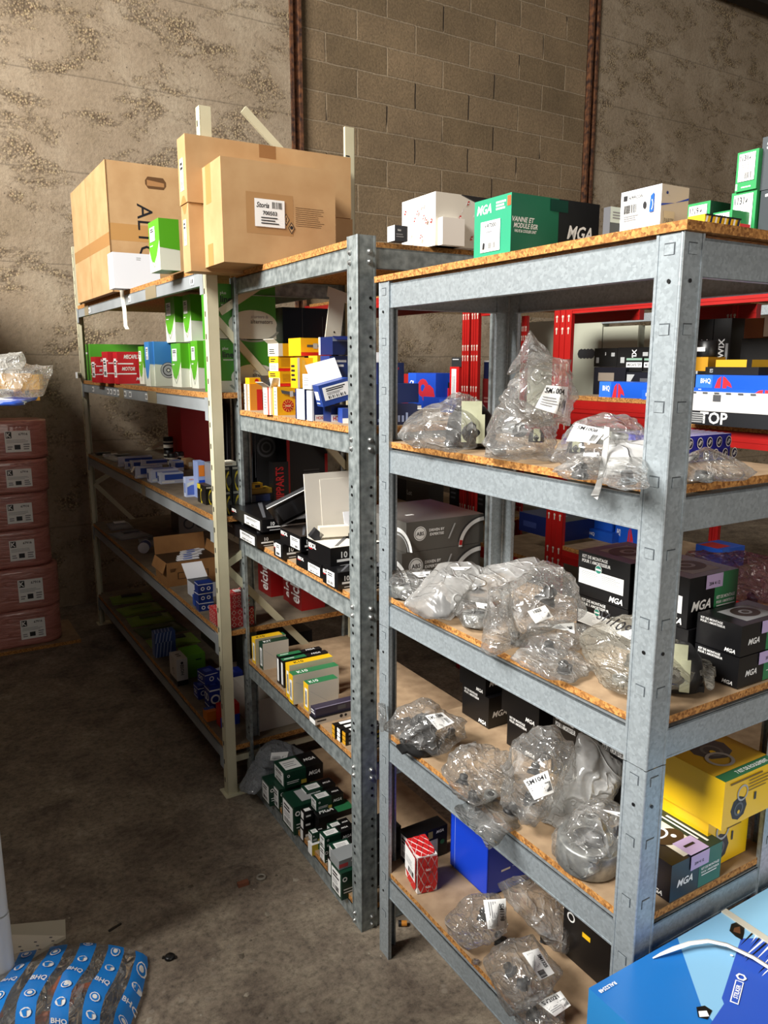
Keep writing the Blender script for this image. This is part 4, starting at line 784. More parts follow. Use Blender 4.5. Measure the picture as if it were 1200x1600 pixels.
BAG['o']={'r':'R1','z':0.268,'C':(0.036,0.256,0.268),'V':(0.51,0.521,-0.684),'H':[[(-0.017,0.288,0.272),(0.032,0.259,0.295),(0.057,0.235,0.33),(0.079,0.214,0.301),(0.056,0.207,0.272),(-0.012,0.248,0.272),(-0.022,0.245,0.279),(0.027,0.295,0.279),(0.008,0.227,0.293),(0.057,0.277,0.293),(0.023,0.213,0.314),(0.072,0.263,0.314),(0.036,0.2,0.297),(0.085,0.25,0.297),(0.022,0.196,0.279),(0.071,0.246,0.279),(-0.019,0.22,0.279),(0.03,0.27,0.279)]],'S':[[(-0.028,0.201,0.371),(0.006,0.168,0.409),(0.022,0.152,0.379),(-0.001,0.174,0.345)]],'K':[('mount',0.026,0.266,0.265,0.03)]}
BAG['bubble']={'r':'R2','z':0.055,'C':(-0.018,0.811,0.055),'V':(0.293,0.814,-0.502),'H':[[(-0.082,0.799,0.059),(-0.07,0.83,0.068),(-0.024,0.814,0.142),(0.03,0.794,0.175),(0.082,0.775,0.13),(0.022,0.797,0.086),(-0.036,0.761,0.059),(-0.074,0.741,0.076),(-0.033,0.854,0.076),(-0.067,0.76,0.082),(-0.026,0.873,0.082),(-0.04,0.75,0.126),(0.001,0.863,0.126),(-0.007,0.738,0.146),(0.034,0.851,0.146),(0.024,0.727,0.119),(0.065,0.84,0.119),(-0.011,0.74,0.092),(0.029,0.853,0.092),(-0.047,0.719,0.076),(-0.006,0.831,0.076)],[(-0.019,0.812,0.147),(0.011,0.801,0.205),(0.041,0.79,0.225),(0.113,0.764,0.204),(0.161,0.747,0.173),(0.136,0.756,0.136),(0.082,0.775,0.13),(-0.002,0.742,0.158),(0.039,0.855,0.158),(0.016,0.735,0.193),(0.057,0.848,0.193),(0.034,0.729,0.205),(0.075,0.842,0.205),(0.077,0.713,0.192),(0.118,0.826,0.192),(0.106,0.703,0.174),(0.147,0.816,0.174),(0.091,0.708,0.151),(0.132,0.821,0.151),(0.059,0.72,0.148),(0.099,0.833,0.148)]],'S':[[(-0.003,0.653,0.267),(0.057,0.631,0.266),(0.047,0.635,0.229),(-0.009,0.655,0.235)]],'K':[]}
BAG['r0a']={'r':'R3','z':1.516,'C':(-0.616,-0.067,1.516),'V':(0.107,0.993,-0.041),'H':[[(-0.825,-0.044,1.605),(-0.597,-0.069,1.616),(-0.516,-0.077,1.61),(-0.534,-0.075,1.524),(-0.579,-0.129,1.52),(-0.832,-0.043,1.535),(-0.762,-0.135,1.59),(-0.745,0.024,1.59),(-0.626,-0.15,1.597),(-0.608,0.009,1.597),(-0.577,-0.155,1.593),(-0.56,0.004,1.593),(-0.588,-0.154,1.542),(-0.571,0.005,1.542),(-0.615,-0.186,1.539),(-0.597,-0.027,1.539),(-0.766,-0.135,1.549),(-0.749,0.024,1.549)],[(-0.66,-0.062,1.64),(-0.594,-0.069,1.649),(-0.583,-0.07,1.622),(-0.598,-0.068,1.598),(-0.665,-0.061,1.586),(-0.653,-0.143,1.632),(-0.636,0.016,1.632),(-0.613,-0.147,1.637),(-0.596,0.012,1.637),(-0.606,-0.148,1.621),(-0.589,0.011,1.621),(-0.616,-0.147,1.607),(-0.598,0.012,1.607),(-0.655,-0.143,1.6),(-0.638,0.016,1.6)]],'S':[],'K':[]}
BAG['r0b']={'r':'R3','z':1.499,'C':(-0.62,-0.083,1.499),'V':(0.106,0.993,-0.048),'H':[[(-0.834,-0.06,1.522),(-0.556,-0.09,1.522),(-0.563,-0.089,1.51),(-0.622,-0.252,1.503),(-0.837,-0.121,1.503),(-0.782,-0.165,1.518),(-0.765,-0.006,1.518),(-0.615,-0.183,1.518),(-0.598,-0.023,1.518),(-0.619,-0.182,1.511),(-0.602,-0.023,1.511),(-0.655,-0.28,1.507),(-0.638,-0.121,1.507),(-0.784,-0.201,1.507),(-0.767,-0.042,1.507)]],'S':[],'K':[]}
# ================================================================== goods
GRN = m('#1c6a4a', .35); GRND = m('#123a2a', .35); GRNM = m('#2e7a4c', .35); LIME = m('#55a51f', .4); PALE = m('#d6d8c8', .5)
BLUE = m('#0d3fb8', .4); NAVY = m('#0b1f52', .4); BLU2 = m('#1357b8', .4); RED = m('#c01a1c', .4); DRED = m('#6d0d0f', .5)
YEL = m('#f0c01c', .4); NGKY = m('#efb010', .45); NGKR = m('#c5201a', .45); ORG = m('#d8791f', .45); CREAM = m('#dcd6c4', .6)
GREY = m('#55565a', .4); LGREY = m('#a9abab', .5); LILAC = m('#b9a5cf', .5); SKY = m('#3f80bd', .4); DKG = m('#2c2d30', .4); MILK = m('#e6e7ea', .5)
def B(key, kind, label, body, ops=(), stick=(), **kw): return carton(kind, label, G[key], body, ops, stick, **kw)
def mga_L(lines=True, panel=False, logo=True):
    o = []
    if lines: o += [('t', 'L', 'KIT DE MONTAGE', .33, .90, .075, WHT, 0, 'b', .5), ('t', 'L', 'POUR 1 AMORTISSEUR', .36, .80, .075, WHT, 0, 'b', .56)]
    if panel: o += [('q', 'L', .03, .27, .9, .62, WHT), ('l', 'L', .08, .30, .42, .58, 7, LGREY, .3), ('l', 'L', .48, .30, .86, .58, 7, LGREY, .3), ('r', 'L', .42, .68, .095, 0, WHT), ('r', 'L', .42, .68, .085, 0, m('#2b8c78')), ('q', 'L', .37, .66, .47, .70, WHT)]
    if logo: o += [('t', 'L', 'MGA', .78, .12, .13, WHT, 0, 'bi', .34)]
    return o
def mga_F(split=.55, gr=None): return [('q', 'F', split, 0, 1, 1, gr or GRNM), ('t', 'F', 'MGA', split*.5, .42, .2, WHT, 0, 'bi', split*.75), ('t', 'F', 'KIT DE MONTAGE', (1+split)/2, .50, .07, WHT, 0, 'b', (1-split)*.8), ('t', 'F', 'POUR 1 AMORTISSEUR', (1+split)/2, .40, .06, WHT, 0, 'b', (1-split)*.8), ('l', 'F', split+.05, .3, .97, .35, 1, WHT)]
def mount_T(): return [('q', 'T', .22, .15, .80, .82, LGREY), ('r', 'T', .52, .52, .26, 0, m('#3b3029'), 24, 1.3), ('r', 'T', .52, .52, .12, .07, LGREY, 20, 1.3), ('r', 'T', .52, .52, .05, 0, m('#5f5348'), 12)]

# ---------- R3, top level
B('alto', 'cardboard_carton', 'big brown cardboard carton with a hand hole and large letters printed sideways on top', CARD,
  [('q', 'L', 0, .36, 1, .46, m('#a87b47', .35)), ('q', 'F', 0, .40, .55, .53, m('#b58850', .35)), ('t', 'F', 'ALTO', .40, .47, .125, INK, -90, '', .6), ('q', 'L', .47, 0, .475, 1, m('#a5794a')),
   ('p', 'F', [(.42, .85), (.45, .82), (.62, .82), (.65, .85), (.65, .88), (.62, .91), (.45, .91), (.42, .88)], m('#5e3f20')), ('p', 'F', [(.44, .84), (.63, .84), (.63, .87), (.44, .885)], m('#a4774a')), ('q', 'F', 0, 0, .01, 1, m('#7c5a35'))])
B('whiteflat', 'white_carton', 'flat white paper wrapped carton leaning before the big carton with sideways letters', m('#e3e4e8', .6), [('l', 'F', .5, .8, .62, .9, 2, LGREY)])
b = MB()
pts = [(0, 0), (-.012, -.05), (-.03, -.10), (-.034, -.17), (-.06, -.185)]
for i in range(4):
    (y0, z0), (y1, z1) = pts[i], pts[i+1]; b.geo([(0, y0, z0), (.012, y0-.018, z0), (.012, y1-.018, z1), (0, y1, z1), (.001, y0, z0+.001), (.013, y0-.018, z0+.001), (.013, y1-.018, z1+.001), (.001, y1, z1+.001)], [(0,1,2,3), (7,6,5,4), (0,4,5,1), (3,2,6,7)], CREAM)
o = b.build('paper_strip'); place(o, 'R3', -.012, 1.17, 1.955); tag(o, 'torn cream paper strip hanging down over the beam below the white carton', 'paper strip')
GW = [('q', 'L', 0, 0, 1, .42, PALE), ('p', 'L', [(0, .42), (.25, .2), (.55, .3), (1, .62), (1, .42), (1, 0), (0, 0)], PALE), ('q', 'F', 0, 0, 1, .45, PALE), ('p', 'F', [(0, .45), (0, .50), (1, .40), (1, .38)], LIME), ('l', 'L', .12, .5, .45, .56, 1, WHT)]
def line_small(key, kind, label, **kw):
    return B(key, kind, label, LIME, [('p', 'L', [(0, 0), (1, 0), (1, .58), (.7, .3), (.45, .17), (.2, .22), (0, .45)], PALE), ('p', 'L', [(.12, .3), (.45, .1), (.8, .34), (.75, .26), (.45, .06), (.15, .24)], m('#8f9488')), ('q', 'F', 0, 0, 1, .44, PALE), ('p', 'F', [(0, .44), (0, .5), (.6, .44), (1, .47), (1, .40)], LIME), ('l', 'L', .1, .5, .4, .54, 1, WHT)],
             [('L', .14, .6, .62, .88, labs(False))], **kw)
line_small('greentop', 'filter_box', 'single green and white filter box on top, beside the white carton')
B('flatlow', 'cardboard_carton', 'lower of the two long flat cartons behind the carton labelled 700503', CARD, [('p', 'L', [(.1, 1), (.9, 1), (.6, .86), (.4, .86)], m('#a87b47'))],
  [('L', .25, .4, .62, .78, labs())], over=dict(b=.078))
B('flatup', 'cardboard_carton', 'upper of the two long flat cartons behind the carton labelled 700503', CARD, [('q', 'F', .42, .80, .52, 1, m('#8f6438', .35)), ('p', 'L', [(.1, 0), (.9, 0), (.6, .12), (.4, .12)], m('#a87b47'))],
  [('L', .25, .2, .65, .68, labs())], over=dict(b=.085))
B('storia', 'cardboard_carton', 'brown carton with a white sticker numbered 700503, front one on the middle rack top', CARD,
  [('q', 'F', .2, .3, .61, .7, m('#a98050', .5)), ('q', 'L', .42, .62, .62, 1, m('#b4854f', .35)), ('q', 'L', .42, 0, .62, .22, m('#b4854f', .35)), ('l', 'F', .63, .40, .92, .60, 10, m('#5b4023'), .22),
   ('p', 'F', [(.515, .46), (.545, .52), (.575, .46), (.545, .40)], INK), ('p', 'F', [(.522, .46), (.545, .508), (.568, .46), (.545, .412)], CARD), ('t', 'F', '!', .545, .46, .05, INK),
   ('p', 'F', [(.56, .38), (.59, .44), (.62, .38), (.59, .32)], INK), ('p', 'F', [(.567, .38), (.59, .428), (.613, .38), (.59, .332)], CARD), ('r', 'F', .59, .385, .018, 0, INK)],
  [('F', .27, .37, .53, .64, [('t', 'S', 'Storia', .27, .78, .2, INK, 0, 'bi', .42), ('b', 'S', .58, .68, .92, .92, INK, 14), ('t', 'S', '700503', .5, .5, .15, INK, 0, 'b', .5), ('l', 'S', .2, .08, .8, .38, 3, INK, .4)])], over=dict(c=.3))
B('redtop', 'small_carton', 'small red box with a black end tucked behind the sticker carton', RED, [('q', 'F', .75, 0, 1, 1, BLK), ('q', 'T', .75, 0, 1, 1, BLK)], over=dict(y=.43, x=.17))
# ---------- R2, top level at the right
B('blkwht', 'small_carton', 'small black and white box at the left of the white wrapped boxes', m('#3b3d42'), [('q', 'L', 0, 0, 1, 1, m('#d8dadd')), ('t', 'F', 'febi', .35, .7, .14, WHT), ('l', 'F', .1, .2, .8, .5, 2, GRYT)], over=dict(y=.006, x=.11))
def mark3(n, face, sd):
    rnd = random.Random(sd); o = []
    for i in range(n):
        u, v = rnd.uniform(.1, .9), rnd.uniform(.1, .9); c = RED if i % 2 else m('#ded7cf')
        o.append(('p', face, [(u-.03, v-.04), (u+.005, v-.04), (u+.035, v+.04), (u, v+.04)], c)); o.append(('p', face, [(u-.01, v-.012), (u+.02, v-.012), (u+.024, v+.008), (u-.004, v+.008)], m('#f0ece6')))
    return o
B('white3b', 'patterned_carton', 'large white box printed all over with small red marks', m('#f0ece6', .5), mark3(15, 'L', 3) + mark3(9, 'F', 5), over=dict(a=.14, y=.02), faces={'F': m('#d9d2c4')})
B('white3s', 'patterned_carton', 'small white box with red marks before the large one', m('#efe9e0', .5), mark3(3, 'L', 8), over=dict(x=.25, y=-.0, a=.07, b=.055))
# ---------- R1, top level
GR2 = m('#2a8a68', .35)
B('mgagreen', 'parts_box', 'green and black box with a large white end label on the near rack top', m('#1f6b4e', .3),
  [('q', 'L', 0, 0, 1, 1, m('#2f9470', .3)), ('t', 'L', 'MGA', .27, .83, .16, WHT, 0, 'bi', .4), ('l', 'L', .6, .76, .88, .92, 3, WHT, .6), ('q', 'L', .90, .80, .99, .96, m('#d8572c')),
   ('q', 'F', .52, 0, 1, 1, BLK), ('t', 'F', 'VANNE ET', .13, .58, .085, WHT, 0, 'bi', .24), ('t', 'F', 'MODULE EGR', .155, .48, .085, WHT, 0, 'bi', .26), ('t', 'F', 'VALVE & COOLER UNIT', .155, .39, .05, WHT, 0, 'bi', .24), ('t', 'F', 'MGA', .77, .46, .24, WHT, 0, 'bi', .3), ('q', 'F', .42, .78, .62, .98, m('#1a4034', .15))],
  [('L', .2, .1, .73, .62, [('t', 'S', 'VA7000', .5, .85, .14, INK, 0, 'b', .8), ('q', 'S', .05, .74, .95, .75, GRYT), ('l', 'S', .3, .62, .7, .68, 1, GRYT), ('l', 'S', .12, .36, .88, .58, 5, LGREY, .3), ('p', 'S', [(.12, .1), (.22, .1), (.24, .3), (.16, .32)], INK), ('b', 'S', .42, .1, .82, .3, INK, 14)])],
  flaps=[('K', 25, .05, BLK)])
B('absslim', 'parts_box', 'slim grey box with a curved white stripe behind the black half of the green carton', GREY, [('q', 'F', 0, .62, 1, 1, m('#d7e2da')), ('l', 'F', .1, .7, .9, .9, 3, GRYT), ('r', 'F', 1.0, -.05, .55, .46, WHT, 20, 1.0, 90, 180), ('r', 'F', 1.0, -.05, .66, .6, WHT, 20, 1.0, 90, 180)], over=dict(a=.06, y=.255, c=.07, b=.016))
B('hitachi', 'parts_box', 'white and grey box with a bar code and blue stripe on the near rack top', m('#dadde8', .5),
  [('q', 'L', .02, .25, .7, .97, WHT), ('t', 'L', 'APERCON', .38, .83, .07, INK, 0, 'bi', .4), ('q', 'L', .07, .78, .17, .9, INK), ('b', 'L', .1, .48, .45, .68, INK, 16), ('l', 'L', .1, .3, .5, .44, 3, GRYT), ('r', 'L', .62, .6, .085, 0, INK, 16, .6), ('p', 'L', [(.74, .42), (.84, .42), (.84, .85), (.76, .78)], BLU2), ('r', 'L', .77, .58, .14, .11, WHT, 14, .5, -60, 60),
   ('p', 'F', [(0, .52), (1, .72), (1, .77), (.5, .62), (0, .57)], m('#2445b0')), ('q', 'F', .1, .12, .5, .42, m('#cdbfa0')), ('r', 'F', .2, .82, .035, .0, m('#23347a')), ('t', 'F', 'PARTS', .3, .2, .12, m('#8d8573'), 0, 'b', .35)],
  faces={'F': m('#c9bfae')}, over=dict(y=.075))
def green_num(key, num, label, **kw):
    return B(key, 'parts_box', label, m('#2f9152', .35), [('q', 'L', .02, .04, .1, .2, WHT), ('l', 'L', .3, .06, .92, .12, 1, WHT)], [('L', .12, .24, .88, .94, [('t', 'S', num, .3, .84, .2, INK, 0, 'b', .5), ('p', 'S', [(.6, .78), (.7, .78), (.74, .9)], INK), ('l', 'S', .12, .42, .85, .7, 4, LGREY, .35), ('b', 'S', .4, .08, .85, .32, INK, 12)])], **kw)
green_num('g1119', '1119', 'green box with white label numbered 1119, one side open, on the near rack top', faces={'F': GRND, 'T': None})
green_num('g1191', '1191', 'green box labelled 1191, low and partly hidden beside the stack numbered 1131')
green_num('g1131lo', '1131', 'lower green box labelled 1131 of the stack of two', over=dict(a=.05))
green_num('g1131up', '1131', 'upper green box labelled 1131 of the stack of two', over=dict(a=.05))
B('dgrlo', 'parts_box', 'dark grey box at the right edge on top, lower of two', m('#3c4145', .3), [('l', 'L', .1, .85, .9, .95, 1, WHT), ('q', 'L', 0, 0, 1, .18, MILK), ('q', 'F', 0, 0, 1, .2, MILK), ('t', 'F', 'KIT', .2, .85, .1, WHT)], over=dict(x=.30, y=.002, b=.085))
B('dgrup', 'parts_box', 'dark grey box at the right edge on top, upper of two', m('#474c50', .3), [('l', 'L', .1, .75, .9, .9, 2, WHT), ('t', 'F', 'KIT', .2, .8, .1, WHT)], over=dict(x=.30, y=.002, b=.09, z=1.908, c=.085))
B('stripeflat', 'flat_box', 'flat box with yellow and blue hazard stripes lying on the near rack corner', YEL, [('p', 'F', [(k/8, 0), (k/8+.05, 0), (k/8+.1, 1), (k/8+.05, 1)], (NAVY if k % 2 else WHT)) for k in range(8)] + [('q', 'F', 0, .86, 1, 1, BLK)], over=dict(a=.085, b=.03))
B('stripeflat', 'flat_box', 'little red flat box beside the striped box on the near rack top', m('#d8343a'), over=dict(x=.165, y=.04, a=.045, b=.05, c=.016))
# ---------- R3, second level
for k, t_ in (('gA', 'left of the two green filter boxes stacked on top of the row of smaller ones'), ('gB', 'right of the two green filter boxes stacked on top, half behind the beige upright')): line_small(k, 'filter_box', t_)
B('glie', 'filter_box', 'large green box lying behind the red boxes at the left end of the shelf', m('#4f9a2a', .4), [('p', 'T', [(.3, .3), (.7, .3), (.6, .6)], PALE), ('q', 'L', .25, .15, .5, .8, m('#3f7d24')), ('l', 'L', .6, .7, .9, .8, 1, WHT)], [('L', .32, .2, .46, .75, labs(False))], over=dict(b=.3))
def redbox(key, label, **kw):
    return B(key, 'filter_box', label, m('#c4222a', .4), [('q', 'F', 0, .62, .6, .66, WHT), ('q', 'F', 0, .3, .7, .34, WHT), ('t', 'F', 'MECAFILTER', .62, .86, .13, WHT, 0, 'bi', .75), ('t', 'F', 'MOTOR', .4, .48, .12, WHT, 0, 'bi', .5), ('t', 'F', 'M', .75, .16, .1, WHT, 0, 'bi', .5), ('q', 'L', 0, .70, 1, .73, WHT), ('q', 'L', 0, .3, 1, .33, WHT)], [('L', .2, .2, .75, .8, labs())], **kw)
redbox('red1', 'smaller red filter box at the left of the two larger red ones')
redbox('red2', 'larger red filter box with white lettering, left of the red one in front', over=dict(a=.19))
redbox('red3', 'red filter box with a white label on its right hand face', over=dict(y=1.36, x=.0, b=.09))
line_small('gsm', 'filter_box', 'green and white filter box squeezed between red boxes and the blue box')
for key, lb in (('blueB', 'blue and white filter box, the rear slice of the pair'), ('blueA', 'blue and white filter box showing a round black filter picture')):
    B(key, 'filter_box', lb, m('#3c7fc0', .4), [('p', 'L', [(0, 0), (1, 0), (1, .5), (.6, .2), (.4, .15), (.15, .25), (0, .45)], PALE), ('q', 'F', 0, 0, 1, .5, PALE), ('p', 'F', [(0, .5), (0, .56), (1, .48), (1, .46)], m('#3c7fc0')), ('r', 'F', .72, .36, .18, .0, INK, 24), ('r', 'F', .72, .36, .17, .13, LGREY, 24), ('r', 'F', .72, .36, .11, .05, LGREY, 16), ('r', 'F', .72, .36, .03, 0, PALE)], [('L', .3, .6, .75, .88, labs())])
line_small('g3', 'filter_box', 'green filter box just right of the blue box, first of the lower row')
line_small('g4', 'filter_box', 'green filter box in the lower row, middle of three')
line_small('g5', 'filter_box', 'green filter box in the lower row, next to the beige upright')
for key, w1, w2, lb in (('lineup', 'starters &', 'alternators', 'large green carton with an pale oval print, on top of its twin'), ('linelo', 'starters &', 'alternators', 'large green carton standing on the board behind the diagonal brace')):
    B(key, 'parts_carton', lb, m('#3f8f1e', .45), [('q', 'F', 0, 0, 1, .22, PALE), ('r', 'F', .62, .28, .26, 0, PALE, 30, 1.9), ('r', 'F', .62, .24, .30, .27, m('#8f9488'), 30, 1.9, 200, 340), ('t', 'F', 'plus', .16, .83, .07, WHT, 0, '', .2), ('t', 'F', 'line', .2, .72, .12, INK, 0, 'b', .3), ('l', 'F', .12, .6, .3, .64, 1, PALE), ('t', 'F', w1, .73, .42, .06, GRYT, 0, '', .3), ('t', 'F', w2, .76, .33, .08, INK, 0, '', .36)], over=dict(z=1.702 if key == 'lineup' else 1.518, c=.183 if key == 'lineup' else .18, b=.12, x=.03))
B('blkcart', 'black_carton', 'black glossy carton standing deep on the shelf behind the yellow boxes', m('#0d0d0f', .15), [('q', 'F', .1, .05, .9, .1, DKG), ('q', 'F', .3, .0, .305, 1, GREY), ('q', 'F', .62, 0, .625, .9, GREY)], over=dict(z=1.518, c=.3))
o = MB(); o.box(0, 0, 0, .10, .012, .035, WHT); o.box(.02, -.001, .008, .03, .001, .02, DRED); o = o.build('paper_bag'); place(o, 'R3', -.03, 2.25, 1.53, 70); tag(o, 'white paper packet sticking out past the left end of the shelf', 'packet')
# ---------- R3, third level
def bw(key, label, rot=0, **kw):
    return B(key, 'lamp_box', label, m('#ccd2e2', .5), [('q', 'F', .18, .35, 1, .85, m('#2b4ea8')), ('q', 'T', .15, .25, .9, .75, m('#3a5cb4')), ('q', 'F', .05, .1, .6, .25, WHT), ('q', 'L', .1, .2, .5, .7, m('#33467e'))], **kw)
for k, lb in (('bw1', 'long blue and white box, farthest left of the blue and white boxes'), ('bw2', 'short blue and white box before the farthest long one'), ('bw3', 'blue and white box third from the left among the blue and white ones'), ('bw4', 'blue and white box lying raised on top of the others'), ('bw5', 'white box with an open end flap among the blue and white boxes'), ('bw6', 'thicker blue and white box right of the one with the open flap'), ('bw7', 'blue and white box nearest the beam at the right of the group')):
    bw(k, lb, flaps=[('L', -60, .03, CREAM)] if k == 'bw5' else ())
B('bvert', 'lamp_box', 'upright blue and white box standing alone near the beam', m('#b8c2dc', .4), [('q', 'F', .1, .1, .9, .6, m('#4d68b8')), ('p', 'F', [(.1, .5), (.9, .75), (.9, .85), (.1, .7)], PALE), ('t', 'F', 'OSRAM', .5, .88, .07, ORG, 0, 'b', .7), ('q', 'L', .2, .2, .8, .7, m('#6f83b8'))])
bw('bsm', 'blue box lying behind the small brown box')
B('bsm', 'lamp_box', 'blue box under a clear bag beside the upright box', m('#23429a', .4), over=dict(x=.13, y=.56, a=.06, b=.05, c=.06))
B('brs', 'small_carton', 'small brown cardboard box with a white label at the back of the shelf', CARD, [('q', 'F', .3, .25, .7, .7, CREAM)])
def tin(x, y, z, label):
    b = MB(); b.lathe([(0, 0), (.026, 0), (.026, .068), (.024, .07), (0, .07)], BLK, 20); b.lathe([(.0263, .012), (.0263, .048)], CREAM, 20); b.lathe([(.0264, .03), (.0264, .04)], INK, 20)
    o = b.build('tin'); place(o, 'R3', x, y, z); tag(o, label, 'tin', 'cream and black tins')
tin(.30, 1.62, 1.081, 'cream and black tin, the rear one under the stacked tin'); tin(.30, 1.62, 1.152, 'cream and black tin standing on another tin'); tin(.32, 1.50, 1.081, 'cream and black tin at the right of the stacked pair'); tin(.27, 1.45, 1.081, 'cream and black tin at the very front of the tins')
def ybl(key, label, **kw):
    return B(key, 'wiper_box', label, m('#141412', .4), [('r', 'F', .75, .38, .42, .3, m('#d9c22a'), 20, .35, 90, 270), ('r', 'F', .7, .4, .2, .0, m('#4a4a46'), 14, .6), ('l', 'F', .1, .86, .9, .96, 2, CREAM), ('r', 'L', .5, .4, .4, .28, m('#d9c22a'), 20, .4, 60, 300), ('q', 'L', 0, .75, .4, 1, m('#d9c22a'))], **kw)
ybl('ybl1', 'black box with a yellow curve, lower left of the four at the beige upright', over=dict(b=.07, z=1.081)); ybl('ybl2', 'black box with a yellow curve, lower right of the four at the beige upright', over=dict(b=.07, z=1.081, x=.074))
ybl('ybl1', 'black box with a yellow curve, upper left of the four at the beige upright', over=dict(b=.07, z=1.1695)); ybl('ybl2', 'black box with a yellow curve, upper right of the four at the beige upright', over=dict(b=.07, z=1.1690, x=.074))
B('ybl1', 'flat_box', 'cream flat box lying on the black and yellow boxes', CREAM, [('l', 'F', .2, .3, .8, .7, 1, m('#9b7a4c'))], over=dict(x=.042, z=1.258, a=.05, c=.014, b=.06))
ybl('ybl5', 'black and yellow box left of the beige upright near the beam')
B('ybl5', 'metal_box', 'silver grey wrapped box behind the black and yellow box by the upright', m('#7c8087', .3), [('q', 'F', .1, .1, .4, .9, m('#9aa0a8'))], over=dict(x=.10, y=.33, a=.09, b=.08, c=.15))
B('ybl5', 'lamp_box', 'narrow blue and white box standing beside the silver wrapped box', m('#8ea0cf', .4), [('q', 'F', .1, .1, .9, .5, BLUE), ('q', 'F', .1, .6, .9, .9, ORG)], over=dict(x=.075, y=.42, a=.03, b=.06, c=.15))
B('redpanel', 'red_carton', 'tall dark red carton standing at the back of the shelf', m('#c0141a', .5), over=dict(x=.34, y=1.5, a=.2, b=.25, c=.37))
b = MB(); 
for i, (x, y) in enumerate(((.02, 2.10), (.05, 2.02), (.10, 1.93))): b.box(x, y, 0, .07, .05, .012, (BLK, MILK, MILK)[i])
for i, (x, y, mt_, lb) in enumerate(((.03, 2.17, BLK, 'small black blister pack at the far left end of the third shelf'), (.05, 2.06, MILK, 'small white packet right of the black blister pack'), (.06, 1.93, MILK, 'small white packet before the flat clear bag'))):
    b = MB(); b.box(0, 0, 0, .08, .05, .014, mt_); b.box(.01, .01, .014, .03, .03, .002, GREY); o = b.build('blister_pack'); place(o, 'R3', x, y, 1.081); tag(o, lb, 'packet')
# ---------- R3, third level, behind the end frame
B('nip', 'parts_box', 'tall narrow black box with red upright lettering running down its face', BLK, [('t', 'F', 'NIPPARTS', .42, .5, .19, m('#a8161a'), 90, 'b', .8)], over=dict(z=1.081, a=.062, c=.175))
B('redblk', 'parts_carton', 'large black carton with red edges and grey small print', BLK, [('q', 'F', 0, 0, .07, 1, m('#b8181a')), ('q', 'F', .93, 0, 1, .7, m('#b8181a')), ('l', 'F', .4, .15, .85, .5, 9, GREY, .3)], over=dict(z=1.081, c=.27))
B('nip', 'parts_box', 'black box with a round grey print standing behind the red lettered narrow box', m('#151517'), [('r', 'F', .5, .72, .13, .1, GREY), ('r', 'F', .5, .72, .07, .05, GREY)], over=dict(x=.24, y=.2, z=1.081, a=.08, c=.3))
B('yelt', 'tool', 'yellow strip on the shelf end in front of the black packs', m('#b3902a'), over=dict(z=1.142, a=.09, c=.018)); B('blt', 'flat_box', 'dark blue and grey box under the yellow strip', m('#26345c'), [('q', 'F', 0, 0, .3, 1, GREY)], over=dict(z=1.081, c=.06))
b = MB(); b.box(0, 0, 0, .04, .03, .02, YEL); b.box(.01, -.001, .004, .02, .001, .01, INK); o = b.build('small_carton'); place(o, 'R3', .165, .065, 1.161); tag(o, 'tiny yellow box on the yellow strip', 'box')
for i in range(6):
    b = MB(); b.box(0, 0, 0, .028, .012, .42, m('#101012', .2)); b.box(.006, -.001, .02, .014, .001, .06, MILK if i % 2 else GREY); b.box(.01, -.0008, .1, .003, .0008, .26, GREY)
    o = b.build('wiper_pack'); place(o, 'R3', .055 + i*.042, .16 + .012*i, 1.081, 0, (2, 0)); tag(o, 'long black wiper pack standing on end behind the beige end frame', 'wiper pack', 'black wiper packs behind the end frame')
# ---------- R3, fourth level
BRN = tex_mat('brown_cardboard', '#8a5f33', '#9c6f3f', 9, .8)
oc = B('opencarton', 'cardboard_carton', 'open brown carton with raised flaps holding white sachets', BRN, [('r', 'F', .5, .75, .1, .07, m('#4b3016'), 24, 2.6), ('q', 'F', .2, .28, .8, .56, m('#4b3016')), ('q', 'F', .22, .31, .78, .53, BRN), ('t', 'F', 'KRAFT', .5, .42, .14, m('#4b3016'), 0, 'b', .5), ('l', 'F', .06, .6, .18, .75, 3, m('#4b3016')), ('r', 'L', .5, .5, .2, .15, m('#4b3016'), 20, .6)],
       faces={'T': m('#2a1c0e')}, flaps=[('K', 80, .08, BRN), ('L', -70, .05, BRN), ('R', 75, .05, BRN)], over=dict(x=.0))
for i in range(7):
    b = MB(); b.box(0, 0, 0, .10, .02, .004, MILK); b.box(.03, .003, .004, .04, .014, .0006, m('#4465b5')); o = b.build('sachet'); place(o, 'R3', .05 + .012*i % .1, .69 + .024*i, .762 + .002*(i % 3), 8*(i % 3)); tag(o, 'white sachet lying in the open brown carton', 'sachet', 'white sachets in the open carton')
b = MB(); b.box(0, 0, 0, .12, .004, .10, m('#b9bcc6')); o = b.build('cardboard_sheet'); place(o, 'R3', .02, .90, .652, 10, (-6, 0)); tag(o, 'pale grey card leaning behind the open brown carton', 'card')
B('whtbox', 'small_carton', 'white box with its lid folded open, beside the blue stack', m('#c9ccd2', .5), flaps=[('K', 35, .09, MILK)], faces={'T': DKG}, over=dict(b=.1, y=.45))
for i in range(3):
    B('blst', 'parts_box', ('bottom', 'middle', 'top')[i] + ' blue box of the small stack before the patterned red boxes', m('#12337f', .4), [('q', 'L', 0, .85, 1, .93, WHT), ('q', 'F', 0, .82, 1, .9, WHT), ('r', 'F', .3, .4, .2, .12, WHT), ('r', 'F', .7, .4, .2, .12, WHT)], over=dict(z=.651 + .0385*i, c=.038, b=.05, a=.06, yaw=(-4, 3, -2)[i]))
